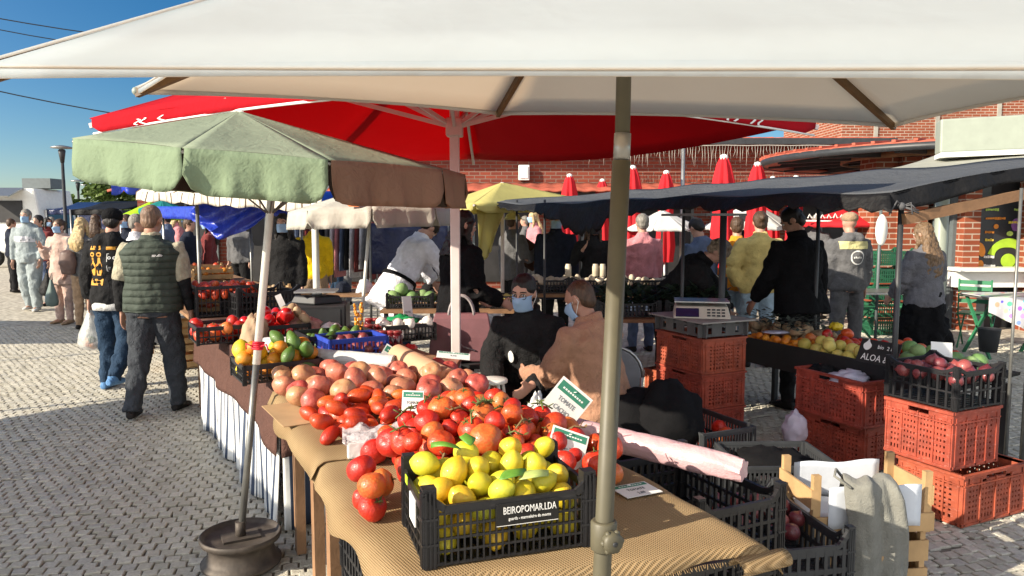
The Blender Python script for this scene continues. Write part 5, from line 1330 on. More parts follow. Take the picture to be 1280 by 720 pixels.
    if face_detail:
        for s in (-1, 1):
            mb = MB(); mb.ball(hpnt(s*.032, .078, .010), (.0135*k, .011*k, .0085*k), 10, Hm); mb.mi = 1; mb.ball(hpnt(s*.032, .0865, .010), (.0058*k, .005*k, .0058*k), 8, Hm); mb.build('eye', [M_eye, M_iris], root)
            mb = MB(); mb.tube([hpnt(s*.014, .096, .032), hpnt(s*.034, .094, .036), hpnt(s*.054, .080, .030)], [.0035*k, .0045*k, .0025*k], 6); mb.build('eyebrow', hairm or H_brown, root)
        if mask is None:
            mb = MB(); mb.rings([(hpnt(-.024, .080, -.058), Hm @ V((0,.004*k,0)), Hm @ V((0,0,.003*k))), (hpnt(0, .094, -.056), Hm @ V((0,.008*k,0)), Hm @ V((0,0,.009*k))), (hpnt(.024, .080, -.058), Hm @ V((0,.004*k,0)), Hm @ V((0,0,.003*k)))], 8); mb.build('mouth', M_lip, root)
    if mask is not None:
        mb = MB()
        def mk(a, b):
            x = (a-.5)*2; z = .000-.105*b; y = .094-.070*abs(x)**2.2+.022*math.exp(-((b-.25)/.25)**2)*math.exp(-(x/.35)**2) + .012*math.sin(math.pi*b)-.012*b
            return hpnt(x*.068, y+.008, z)
        mb.grid(mk, 14, 10); m_ = mb.build('face_mask', mask, root, solid=.004)
        mb = MB()
        for s in (-1, 1): mb.tube([hpnt(s*.064, .035, -.015), hpnt(s*.082, -.015, .02), hpnt(s*.082, -.025, -.02), hpnt(s*.066, .03, -.085)], .0022*k, 5)
        mb.build('ear_loop', M_paper, m_)
    # stand the finished figure in the scene
    root.location = (pos[0], pos[1], pos[2] if len(pos) > 2 else 0); root.rotation_euler = (0, 0, face)
    root['_k'] = k
    def w(p): return Matrix.Translation(root.location) @ Matrix.Rotation(face, 4, 'Z') @ V(p)
    return dict(root=root, hand={s: w(J[s][2]+nd((armL if s < 0 else armR)[-1])*.07*k) for s in (-1, 1)}, top=topo, at=at_, X=X, F=Fw, U=U, k=k, w=w, head=hd, legs=legj)
def decal(pr, garment, center_s, center_x, shapes, mat, name='printed_graphic', back=True, push=.004, scale=1.0, parent=None):
    """flat printed shapes (outlines in metres, x right on the cloth, y up) laid on the garment surface"""
    me = garment.data; bv = BVHTree.FromPolygons([v.co for v in me.vertices], [p.vertices[:] for p in me.polygons])
    sgn = -1 if back else 1; mb = MB(); X, F_, U = pr['X']*(1 if back else -1), pr['F'], pr['U']; k = pr['k']
    for sh in shapes:
        pts = []
        for x, y in sh:
            o = pr['at'](center_s, 0, 0) + X*(center_x+x)*k + U*y*k + F_*sgn*.6
            h = bv.ray_cast(o, -F_*sgn)
            pts.append((h[0] if h[0] else pr['at'](center_s)+X*(center_x+x)*k+U*y*k+F_*sgn*.14) + F_*sgn*push)
        mb.add(pts, [tuple(range(len(pts)))], False)
    o = mb.build(name, mat, None); o.parent = parent or garment
    return o
def rect(x, y, w, h, n=3):
    out = []
    return [[(x+w*i/n, y+h*j/n), (x+w*(i+1)/n, y+h*j/n), (x+w*(i+1)/n, y+h*(j+1)/n), (x+w*i/n, y+h*(j+1)/n)] for i in range(n) for j in range(n)]
def ringshape(x, y, r0, r1, n=18, a0=0, a1=2*math.pi):
    return [[(x+r*math.cos(t), y+r*math.sin(t)) for r, t in ((r0, a), (r1, a), (r1, b), (r0, b))] for a, b in ((a0+(a1-a0)*i/n, a0+(a1-a0)*(i+1)/n) for i in range(n))]
# ------------------------------------------------------------------ the people of the market
PI = math.pi
K_olive = cloth('olive_quilted_vest', (.05,.062,.05), .7, bump=.2); K_beige = cloth('beige_shirt', (.36,.33,.24)); K_black = cloth('black_wool', (.006,.006,.007)); K_black2 = cloth('black_cotton', (.015,.015,.016))
K_gtrous = cloth('charcoal_trousers', (.045,.05,.058)); K_jean = cloth('blue_jeans', (.022,.042,.075)); K_pale = cloth('pale_jeans', (.30,.40,.48)); K_heather = cloth('grey_sweats', (.27,.31,.32)); K_lightw = cloth('white_grey_fleece', (.58,.58,.62))
K_pinkp = cloth('pale_pink_puffer', (.46,.33,.28)); K_brownj = cloth('tan_brown_jacket', (.33,.18,.115)); K_navy = cloth('navy_wool', (.018,.022,.036)); K_pinks = cloth('pink_shirt', (.50,.20,.22)); K_yellow = cloth('pale_yellow_jacket', (.55,.43,.16)); K_orange = cloth('orange_jacket', (.68,.25,.02))
K_greyh = cloth('dark_grey_hoodie', (.11,.11,.115)); K_lemon = cloth('lemon_hood', (.55,.52,.26)); K_white = cloth('white_coat', (.68,.68,.74)); K_red = cloth('dark_red_jacket', (.16,.03,.03)); K_brt = cloth('bright_yellow_top', (.70,.46,.01)); K_denim = cloth('denim_blue_hoodie', (.09,.12,.20)); K_tan = cloth('tan_jacket', (.32,.22,.14)); K_greyt = cloth('grey_knit_top', (.12,.12,.135))
K_blueshoe = cloth('blue_trainer', (.10,.22,.42)); K_shoe = cloth('dark_leather_shoe', (.02,.018,.017), .5); K_wshoe = cloth('white_trainer', (.5,.5,.48)); M_gold = M('gold_print', (.55,.26,.03), .7, .2, 40); M_wprint = M('white_print', (.66,.66,.64), .8); M_reds = M('red_cloth', (.45,.02,.03), .8)
# quilting lines on the vest
m = K_olive; nt = NT(m); b = nt.n['Principled BSDF']; sp = nt.new('ShaderNodeSeparateXYZ'); nt.link(nt.coord(), sp.inputs[0])
h = nt.math('ABSOLUTE', nt.math('SINE', nt.math('MULTIPLY', nt.math('ADD', sp.outputs[2], nt.math('MULTIPLY', nt.noise(6, nt.coord(), 2), .02)), 55)))
h2 = nt.math('ADD', nt.math('POWER', h, .5), nt.math('MULTIPLY', nt.noise(34, nt.coord(), 3), .5)); nt.link(nt.bump(h2, .7, .02), b.inputs['Normal'])

g1 = G(198, 517)
p = person('grey haired man in an olive quilted vest walking away', g1, .06, 1.76, lean=.03, head=(-.15, -.12), armL=((-.22,-.04,-1), (-.05,.10,-1)), armR=((.22,.0,-1), (.10,.16,-1)),
           legL=((-.05,-.12,-1), (-.03,-.38,-1)), legR=((.04,.26,-1), (.02,.06,-1)), skin=1, top=K_beige, top_t=.024, sleeve=.46, hem=-.06, vest=K_olive, cuff=K_black2, legs=K_gtrous, leg_t=.028, shoes=K_shoe, hair='thin', hairm=H_ginger, fat=1.22, face_detail=True, voxel=.011)
decal(p, p['root'].children[[c.name.split('.')[0] for c in p['root'].children].index('vest')], .40, .10, [[(0,.0),(.008,.0),(.03,.018),(.022,.022)], [(.014,.0),(.022,.0),(.040,.014),(.034,.018)], [(.028,0),(.036,0),(.046,.008),(.042,.012)]] + rect(-.03,-.002,.025,.006,1) + rect(-.03,.008,.03,.006,1), M_wprint, 'small_white_logo')
g2 = G(147, 486)
p = person('man in a black hoodie with gold prints carrying a plastic bag', g2, -.05, 1.74, lean=.04, head=(.25, -.2), armL=((-.22,-.05,-1), (-.06,.12,-1)), armR=((.16,.1,-1), (.02,.3,-1)),
           legL=((-.04,.14,-1), (-.02,-.12,-1)), legR=((.07,-.02,-1), (.04,-.72,-.8)), top=K_black2, top_t=.026, hem=-.10, legs=K_jean, leg_t=.022, shoes=K_blueshoe, hair='short', hairm=H_black, hat=(K_black, 'beanie'), hood=True, fat=1.08, voxel=.011)
gd_ = p['top']
def oval(x, y, rx, ry, n=16, a=0): return [[(x+rx*math.cos(t)*math.cos(a)-ry*math.sin(t)*math.sin(a), y+rx*math.cos(t)*math.sin(a)+ry*math.sin(t)*math.cos(a)) for t in [2*PI*j/n for j in range(n)]]]
bottle = lambda x, y: [[(x-.012, y+.085), (x+.012, y+.085), (x+.016, y+.04), (x+.034, y+.015), (x+.034, y-.05), (x+.022, y-.085), (x-.022, y-.085), (x-.034, y-.05), (x-.034, y+.015), (x-.016, y+.04)]]
for nm, shp in (('upper_gold_print', rect(-.15, .085, .12, .038, 2)), ('first_gold_figure', bottle(-.125, -.075)), ('second_gold_figure', bottle(-.050, -.075)), ('lower_gold_print', rect(-.155, -.255, .145, .062, 2)), ('right_gold_print', rect(.03, .085, .12, .03, 2))):
    decal(p, gd_, .34, .0, shp, M_gold, nm)
for x, y in ((-.125, .04), (-.05, .04)): decal(p, gd_, .34, 0, oval(x, y, .026, .024), M_gold, 'gold_head')
for x, y, r in ((-.125,-.08,.018),(-.05,-.075,.018),(-.10,-.222,.02),(-.055,-.222,.02),(-.125,.04,.012),(-.05,.04,.012)): decal(p, gd_, .34, 0, oval(x, y, r, r*.7, 10), K_black, 'dark_motif', push=.0075)
for x, y, w_, h_ in ((.03,-.03,.13,.075),(.03,-.12,.13,.05)):
    for q in (rect(x,y,w_,.005,1), rect(x,y+h_,w_,.005,1), rect(x,y,.005,h_,1), rect(x+w_,y,.005,h_,1)): decal(p, gd_, .34, 0, q, M_wprint, 'pale_outline')
for k, x in enumerate((.052,.095,.138)): decal(p, gd_, .34, 0, ringshape(x, .008, .008, .015, 10), M_wprint, 'pale_motif')
for y in (-.10,-.085): decal(p, gd_, .34, 0, rect(.045, y, .10, .006, 1), M_wprint, 'pale_line')
mb = MB(); rr = [(p['at'](s), p['X']*a, p['F']*b) for s, a, b in ((-.16,.190,.148),(-.12,.196,.152),(-.085,.188,.145))]; mb.rings(rr, 18); o = mb.build('shirt_hem', cloth('pale_grey_tee', (.50,.50,.49)), None); o.parent = p['root']
hb = p['hand'][-1]
# plastic carrier bag with fruit
def carrier(name, label, c, h, w, mat, fill=None, seed=1):
    t = thing(name, label, 'plastic bag', c-UP*h); mb = MB(); n = 20; rg = random.Random(seed); vs = []
    for i, (f, z) in enumerate(((.20,0),(.30,-.12),(.55,-.35),(.85,-.6),(1.0,-.82),(.85,-.96),(.3,-1.0))):
        for j in range(n):
            a = 2*PI*j/n; rr = w*f*.5*(1+.10*math.sin(a*5+i*.6+seed)+.05*math.sin(a*9+i)); vs.append(c+V((math.cos(a)*rr, math.sin(a)*rr*.75, z*h)))
    mb.add(vs, [(i*n+j, i*n+(j+1) % n, (i+1)*n+(j+1) % n, (i+1)*n+j) for i in range(6) for j in range(n)]+[tuple(6*n+j for j in range(n))], True); mb.build('bag', mat, t)
    mb = MB()
    for s in (-1, 1): mb.tube([c+V((s*w*.10,0,-.02*h)), c+V((s*.012,0,.10)), c+V((s*w*.06,.02,-.02*h))], .006, 5)
    mb.build('handle', mat, t); return t
def clearbag(name, col, alpha=.55):
    m, nt, b = newmat(name); b.inputs['Base Color'].default_value = col+(1,); setb(b, .25, spec=.6)
    tr = nt.new('ShaderNodeBsdfTransparent'); mx = nt.new('ShaderNodeMixShader'); mx.inputs[0].default_value = alpha
    nt.link(tr.outputs[0], mx.inputs[1]); nt.link(b.outputs[0], mx.inputs[2]); nt.link(mx.outputs[0], nt.n['Material Output'].inputs['Surface'])
    nt.link(nt.bump(nt.noise(20, nt.coord(), 4), .8, .02), b.inputs['Normal']); return m
M_bag = clearbag('thin_white_plastic', (.62,.64,.62), .52); M_bagc = clearbag('clear_plastic', (.66,.60,.62), .40); M_bagw = M('opaque_white_plastic', (.68,.68,.68), .35, .06, bump=.5, bscale=14, bdist=.02, transl=.2); M_bagl = M('lilac_plastic', (.40,.36,.44), .5, .1, bump=.5, bscale=14, bdist=.02)
carrier('plastic_bag', 'thin white plastic bag of fruit hanging from the hoodie man hand', hb-UP*.03, .40, .25, M_bag)
rg = random.Random(2); spots = [(hb.x+rg.uniform(-.07,.07), hb.y+rg.uniform(-.05,.05), hb.z-.39+.05*(i//5)+rg.uniform(0,.02), .035) for i in range(10)]
lay('apple', spots[:5], 'red apple inside the thin plastic bag of the hoodie man', 'fruit in the plastic bag', 3); lay('orange_fruit', spots[5:8], 'orange inside the thin plastic bag of the hoodie man', 'oranges in the plastic bag', 4); lay('avocado', spots[8:], 'green fruit inside the thin plastic bag of the hoodie man', 'green fruit in the plastic bag', 4)

FAR = dict(voxel=.018)
g3 = G(42, 381); g3.z = .12
g3 = V((G(40, 385).x*.97, G(40, 385).y*.97, 0))
p = person('masked man in a white and grey hooded jacket walking this way', g3, PI+.05, 1.82, armL=((-.25,.08,-1), (.02,.35,-.9)), armR=((.22,.0,-1), (.05,.12,-1)), legL=((-.03,.12,-1), (-.01,-.1,-1)), legR=((.03,-.08,-1), (.01,-.3,-1)), top=K_heather, hood=True, legs=K_heather, leg_t=.04, shoes=K_wshoe, hair='short', hairm=H_grey, mask=M_mask, fat=1.12, **FAR)
decal(p, p['top'], .30, 0, rect(-.17, -.04, .34, .10, 8), K_lightw, 'white_chest_panel', back=False)
person('person in a dark red jacket behind the masked walking man', (g3.x-.35, g3.y+.9, 0), PI-.2, 1.72, top=K_red, legs=K_denim, shoes=K_shoe, hair='short', hairm=H_black, **FAR)
g4 = V((G(82, 404).x, G(82, 404).y, 0))
p = person('masked woman in a pale pink puffer coat holding her phone', g4, PI-.35, 1.64, armL=((-.2,.1,-1), (.1,.3,-.9)), armR=((.3,.2,-1), (-.35,.75,.75)), top=K_pinkp, top_t=.045, hem=-.28, legs=K_pinkp, shoes=K_tan, hair='bun', hairm=H_brown, mask=M_mask, fat=1.05, **FAR)
carrier('shopping_bag', 'small grey green bag hanging beside the pink puffer coat', V((g4.x-.04, g4.y-.25, .72)), .42, .2, M('grey_green_bag', (.10,.14,.13), .6))
carrier('shopping_bag', 'black carrier bag held by the masked walking man', p['w'](V((0,0,0)))*0+V((g3.x+.38, g3.y-.1, .70)), .42, .3, M_blackc)
g5 = V((G(108, 420).x*1.06, G(108, 420).y*1.06, 0))
p = person('woman with long blond hair seen behind the hoodie man', g5, -.2, 1.66, top=K_greyh, legs=K_tan, shoes=K_shoe, hair='long', hairm=H_blond, **FAR)
mb = MB(); c = p['w'](p['at'](.12, -.10, -.19)); mb.rings([(c-UP*.17, V((.10,0,0)), V((0,.06,0))), (c, V((.13,0,0)), V((0,.08,0))), (c+UP*.15, V((.10,0,0)), V((0,.06,0))), (c+UP*.19, V((.04,0,0)), V((0,.03,0)))], 16)
tag(fuse(mb, 'handbag', M('brown_leather_bag', (.10,.06,.05), .55, .2), None, .015, 3, .01), 'brown leather handbag on the back of the blond woman', 'handbag')
for px, Y, H, lab, kw in ((170, 9.6, 1.70, 'bearded man looking right between the hoodie man and vest man', dict(top=K_lightw, legs=K_jean, hair='short', hairm=H_grey, face=-1.2)), (181, 11.2, 1.66, 'woman with tan hair just behind the vest man', dict(top=K_tan, legs=K_black2, hair='long', hairm=H_streak, face=-.6)),
    (160, 12.4, 1.72, 'man in a dark jacket behind the hoodie man', dict(top=K_navy, legs=K_black2, hair='short', hairm=H_brown, face=2.8, mask=M_mask)),
    (355, 8.9, 1.70, 'masked dark haired woman in black behind the far produce', dict(top=K_black2, legs=K_black2, hair='long', hairm=H_black, face=PI, mask=M_mask)),
    (392, 10.4, 1.70, 'person in a bright yellow top under the far awnings', dict(top=K_brt, legs=K_tan, hair='short', hairm=H_black, face=.2))):
    face = kw.pop('face'); q = D(px, 300, Y); person(lab, (q.x, q.y, 0), face, H, shoes=K_shoe, voxel=.022, **kw)
q = D(492, 330, 8.0)
p = person('person in a long white coat bending over the stall', (q.x+.03, q.y, 0), -PI/2+.65, 1.78, lean=.58, head=(0, -.6), armL=((-.1,.75,-.8), (0,.6,-.9)), armR=((.15,.7,-.85), (0,.5,-.9)), legL=((-.02,.02,-1), (-.01,-.02,-1)), top=K_white, top_t=.04, hem=-.30, flare=1.05, legs=K_jean, shoes=K_shoe, hair='short', hairm=H_black, skirt=(K_white, .42, .02), fat=1.08, voxel=.015)
mb = MB(); mb.rings([(p['at'](.04), p['X']*.232, p['F']*.195), (p['at'](.075), p['X']*.226, p['F']*.188)], 20); o = mb.build('apron_tie', K_black, None); o.parent = p['root']
q = D(572, 330, 6.1)
p = person('woman in black standing with her back half turned behind the pale pole', (q.x, q.y, 0), -PI/2+.55, 1.70, lean=.06, head=(-.15, -.15), armL=((-.1,.25,-1), (0,.85,-.5)), armR=((.2,.1,-1), (0,.9,-.45)), top=K_black, top_t=.04, hem=-.40, legs=K_black, shoes=K_shoe, hair='long', hairm=H_black, fat=1.1, voxel=.014, hairlen=.22)
# the two seated people
q = D(634, 360, 4.65)
p = person('masked woman in a black coat sitting and leaning forward', (q.x+.15, q.y+.18, .03), PI-.30, 1.66, lean=.20, head=(-.10, .0), armL=((-.12,.45,-.85), (.30,.75,-.25)), armR=((.10,.45,-.85), (-.35,.75,-.35)), legL=((-.12,.95,-.05), (-.05,.15,-1)), legR=((.12,.95,-.05), (.05,.15,-1)), top=K_black2, top_t=.035, hem=-.06, legs=K_black2, shoes=K_shoe, hair='bun', hairm=H_black, mask=M_mask, fat=1.05, skin=0, voxel=.011)
SW = p
mb = MB(); 
for s in (-1, 1):
    c = lambda x, y, z: p['head'] + (Matrix((p['X'], p['F'], p['U'])).transposed() @ (Matrix.Rotation(-.10, 3, 'Z') @ V((x, y, z))))*p['k']
    mb.tube([c(s*.034+.022*math.cos(t), .098, .006+.018*math.sin(t)) for t in [j*PI/7 for j in range(15)]], .0022, 5)
o = mb.build('glasses', M_darkmetal, None); o.parent = p['root']
decal(p, p['top'], .30, -.07, [[(.03*math.cos(t)*.7, .03*math.sin(t)*1.4) for t in [j*PI/6 for j in range(12)]]], M_wprint, 'white_badge', back=False, push=.012)
for sx in (0,):
    mb = MB(); c = p['w'](V((0,0,.43))); mb.box(c-UP*.06, (.36,.34,.03)); st = thing('folding_stool', 'small stool under the masked seated woman', 'stool', V((c.x, c.y, 0)))
    mb.build('seat', M_grn, st); 
    for a, b in ((-.15,-.14),(.15,-.14),(.15,.14),(-.15,.14)):
        mb = MB(); mb.tube([c+V((a,b,-.07)), V((c.x+a*1.1, c.y+b*1.1, 0))], .012, 8); mb.build('leg', M_steel, st)
q = D(722, 395, 4.35)
p2 = person('man in a tan brown jacket sitting with his back turned', (q.x+.17, q.y-.02, 0), .72, 1.66, lean=.30, head=(.30, -.18), armL=((-.10,.5,-.85), (.12,.85,-.10)), armR=((.12,.45,-.85), (-.20,.85,-.15)), legL=((-.12,.95,-.1), (-.05,.1,-1)), legR=((.15,.95,-.1), (.05,.1,-1)), top=K_brownj, top_t=.035, hem=-.08, legs=K_navy, shoes=K_shoe, hair='thin', hairm=H_brown, mask=M_mask, fat=1.08, skin=1, voxel=.011)
st = thing('folding_stool', 'low stool under the man in the tan brown jacket', 'stool', V((q.x+.06, q.y-.02, 0))); c = V((q.x+.06, q.y-.02, .37)); mb = MB(); mb.box(c, (.36,.34,.03)); mb.build('seat', M_blackc, st)
for a, b in ((-.15,-.14),(.15,-.14),(.15,.14),(-.15,.14)):
    mb = MB(); mb.tube([c+V((a,b,-.01)), V((c.x+a*1.1, c.y+b*1.1, 0))], .012, 8); mb.build('leg', M_steel, st)
# background trade row
for px, Y, H, lab, kw in (
    (695, 10.0, 1.74, 'bald masked man in a long navy coat facing the camera', dict(top=K_navy, top_t=.035, hem=-.35, legs=K_black2, hair='bald', face=PI, mask=M_mask, fat=1.15, hairm=H_grey)),
    (742, 9.6, 1.66, 'dark haired woman in black raising one hand to her face', dict(top=K_black2, legs=K_black2, hair='long', hairm=H_brown, face=PI+.1, mask=M_maskb, armR=((.45,.15,-1), (-.55,.5,.9)))),
    (640, 10.2, 1.72, 'person in a dark brown coat and pale hat carrying a striped tote', dict(top=K_greyh, legs=K_black2, hair='short', hairm=H_brown, face=-1.0, hat=(K_lemon, 'brim'), armR=((.2,.3,-1), (0,.8,.4)), top_t=.04)),
    (803, 9.3, 1.70, 'man in a pink shirt seen from behind', dict(top=K_pinks, legs=K_denim, hair='short', hairm=H_grey, face=.2, fat=1.15)),
    (880, 8.4, 1.66, 'person in a navy hooded jacket bowing beside the awning post', dict(top=K_denim, legs=K_black2, hair='short', hairm=H_black, face=.5, hood=True, lean=.15, head=(0,-.5), fat=1.15)),
    (950, 8.3, 1.72, 'person in a pale yellow jacket and pale jeans from behind', dict(top=K_yellow, top_t=.035, legs=K_pale, hair='bun', hairm=H_brown, face=-.1, fat=1.05, armL=((-.5,-.1,-1), (.35,.1,-.9)))),
    (921, 8.9, 1.66, 'person in an orange jacket partly hidden by the yellow jacket', dict(top=K_orange, legs=K_pale, hair='short', hairm=H_brown, face=-.3, armL=((-.55,-.05,-1), (.5,.3,-.8)))),
    (1062, 8.6, 1.71, 'man in a beige cap and grey hoodie with a round back print', dict(top=K_greyh, top_t=.03, legs=K_greyh, hair='bald', hairm=H_grey, face=.05, hat=(K_tan, 'cap'), fat=1.12, hood=True))):
    face = kw.pop('face'); q = D(px, 300, Y); pr = person(lab, (q.x, q.y, 0), face, H, shoes=K_shoe, voxel=.018, **kw)
    if px == 1062:
        decal(pr, pr['top'], .30, .03, ringshape(0,0,.070,.085), M_wprint, 'round_back_print'); decal(pr, pr['top'], .30, .03, sum([rect(-.05+.02*i, -.012+.004*(i%2), .013, .022, 1) for i in range(5)], []), M_wprint, 'back_lettering')
        decal(pr, pr['top'], .40, 0, rect(-.17, .0, .34, .09, 8), K_lemon, 'yellow_yoke', push=.006)
    if px == 640:
        t = pr['w'](pr['at'](.25, -.05, .30)); mb = MB(); mb.box(t, (.40,.10,.34), rot=Matrix.Rotation(.6, 3, 'Y')); tt = tag(mb.build('tote_bag', stripes('striped_tote', (.10,.05,.03), (.42,.28,.14), 6), None, bevel=.02), 'brown striped tote bag carried by the person in the pale hat', 'tote bag')
q = D(848, 345, 7.0)
person('curly haired woman in black bending over the dark greens', (q.x-.12, q.y, 0), -PI/2-.35, 1.64, lean=.75, head=(.1, -.35), armL=((-.1,.6,-.8), (0,.5,-.85)), armR=((.1,.55,-.85), (0,.5,-.85)), top=K_black2, top_t=.04, hem=-.12, legs=K_black2, shoes=K_shoe, hair='curly', hairm=H_curl, fat=1.2, voxel=.014)
q = D(1003, 330, 6.45)
p = person('man in a black sweater reaching down to the right stall', (q.x, q.y, 0), .35, 1.75, lean=.16, head=(.75, -.45), armL=((-.20,.25,-1), (-.10,.55,-.8)), armR=((.28,.02,-1), (.05,.10,-1)), top=K_black, top_t=.03, hem=-.12, legs=K_black2, shoes=K_shoe, hair='short', hairm=H_black, fat=1.22, skin=1, voxel=.012)
q = D(1160, 340, 7.4)
p = person('woman with long wavy streaked hair in a black coat', (q.x-.02, q.y, 0), .35, 1.60, lean=.05, head=(.25,-.15), armL=((-.2,.2,-1), (.1,.6,-.6)), armR=((.22,.1,-1), (0,.6,-.7)), top=K_greyt, top_t=.03, hem=-.10, legs=K_black2, shoes=K_shoe, hair='long', hairm=H_streak, fat=1.15, skirt=(K_black, .80, .20), voxel=.014, hairlen=.42)
# far crowd : one figure of each cut, copied along the aisle end with its own label
crowd = []
base_spec = ((K_navy, K_black2, 'short', H_brown), (K_red, K_denim, 'long', H_black), (K_greyh, K_black2, 'short', H_grey), (K_tan, K_jean, 'long', H_brown), (K_denim, K_greyh, 'short', H_black), (K_pinks, K_black2, 'long', H_blond))
far_spots = [(14,17,0,'far person in navy at the left edge of the frame'), (60,19,1,'far long haired person in dark red left of the pink puffer coat'), (66,22,2,'far grey haired person between the walking man and the puffer coat'), (120,16,3,'far long haired person in tan near the blond woman'), (209,14,4,'far person in blue just right of the vest man'), (222,16,5,'far person in pink under the navy side sheet'), (236,12.5,0,'dark dressed person left of the blue tarpaulin'), (262,13,1,'dark haired person in red below the blue tarpaulin'), (300,14,2,'grey haired person below the sagging blue tarpaulin'), (420,13,3,'person in tan below the grey white parasol'), (434,14.5,4,'person in blue below the grey white parasol'), (668,15,5,'far person in pink between the navy coat man and the tote'), (657,17,2,'far grey person left of the navy coat man'), (716,16,1,'far person in red between the navy coat man and the woman'), (780,15,4,'far person in blue by the pink shirt man'), (1020,12.5,2,'far grey haired person just right of the man in the black sweater'), (1083,13.5,4,'far person in blue at the red cafe parasol'), (930,14,0,'far person in navy under the white cafe parasol')]
made = {}
for i, (px, Y, k, lab) in enumerate(far_spots):
    q = D(px, 300, Y)
    if k not in made:
        a, b, c, d = base_spec[k]; pr = person(lab, (q.x, q.y, 0), rnd(-3, 3), 1.66+.03*k, top=a, legs=b, shoes=K_shoe, hair=c, hairm=d, voxel=.026, hands=False, mask=M_mask if k % 2 else None, group='far market crowd', face_detail=False); made[k] = pr['root']
    else: dup(made[k], (q.x, q.y, 0), rnd(-3, 3), lab)
# ------------------------------------------------------------------ signs, rolls and bags on the near table
M_cgreen = M('card_green_header', (.035,.20,.13), .6, .05); M_cink = M('grey_card_ink', (.16,.18,.20), .8, .05)
def price_card(label, c, right, up, w, h, lines, size, header=True, stick=True):
    r, u = V(right).normalized(), V(up).normalized(); u = (u-r*u.dot(r)).normalized(); n = r.cross(u); c = V(c)
    t = thing('price_card', label, 'price card', c-u*h/2); rot = Matrix((r, u, n)).transposed()
    mb = MB(); mb.box(c, (w, h, .002), rot=rot); cd_ = mb.build('card', M_paper, t)
    if header:
        mb = MB(); mb.box(c+u*h*.345+n*.0014, (w*.90, h*.20, .001), rot=rot); hd_ = mb.build('header', M_cgreen, cd_)
        mb = MB()
        for k in range(9): mb.box(c+u*h*.33+r*(-.30+.075*k)*w+n*.0022, (w*.05, h*.035, .0008), rot=rot)
        mb.ball(c+u*h*.40+n*.002, (w*.05, w*.05, .001), 8); mb.build('header_print', M_ink, hd_)
    for i, (tx, y, sz) in enumerate(lines): lettering('card_lettering', tx, sz*h, c+u*y*h+n*.0008, r, u, M_cink, cd_, squash=.8)
    if stick:
        mb = MB(); mb.tube([c-u*h*.2-n*.004, c-u*h*.9-n*.004], .003, 6); mb.build('stick', M_wood, t)
    return t
c = D(516, 522, 2.66); price_card('upright price card with green header standing between the plum and round tomatoes', c+UP*.05, (1,.12,-.06), (.03,.35,1), .078, .098, (('TOMATE', .05, .15), ('MAÇÃ', -.12, .15), ('2€', -.33, .2)), 1)
c = D(703, 510, 2.86); price_card('large tilted price card with green header leaning at the heap edge', c, (.76,.1,-.66), (.66,.15,.76), .155, .20, (('TOMATE', .12, .13), ('CACHO', -.06, .13), ('2', -.28, .15)), 1)
c = D(709, 560, 2.32); price_card('price card with green header leaning on the back of the lemon crate', c, (.96,.1,-.36), (.10,.45,.9), .125, .115, (('Limão', -.05, .22), ('caseiro', -.29, .24)), 1)
c = D(486, 452, 4.05); price_card('dark framed price card leaning among the pink tomatoes', c, (.75,.1,-.5), (-.45,.2,.8), .12, .17, (('QUILO', 0, .12),), 1, header=True)
c = D(463, 437, 4.6); price_card('small upright price card with green header by the blue crate', c, (1,.1,.02), (.02,.2,1), .09, .12, (('1,50', -.1, .25),), 1)
c = D(418, 431, 4.75); price_card('narrow white price card tilted left of the blue crates', c, (.85,.1,.35), (-.35,.2,.85), .055, .14, (('2€', -.1, .2),), 1, header=False)
c = D(354, 384, 6.0); price_card('slim white price card leaning below the black cash box', c, (.6,.2,.25), (.4,.2,.9), .05, .22, (('3€', 0, .12),), 1, header=False)
c = D(510, 390, 5.6); price_card('tall white price card behind the garlic', c, (.5,.4,0), (-.15,.1,1), .08, .24, (('ALHO', 0, .1),), 1, header=False)
c = G(795, 612, ZT+.012); price_card('printed price sheet lying flat on the burlap right of the pole', c, AV, AU, .13, .10, (('TOMATE', 0, .2), ('2,00', -.3, .2)), 1, stick=False)
c = D(567, 478, 3.55); price_card('white price card lying flat among the pink tomatoes', V((c.x, c.y, ZT+.20)), (.95,.05,-.1), (.15,.9,.12), .16, .09, (('2,50', -.1, .25),), 1, stick=False)
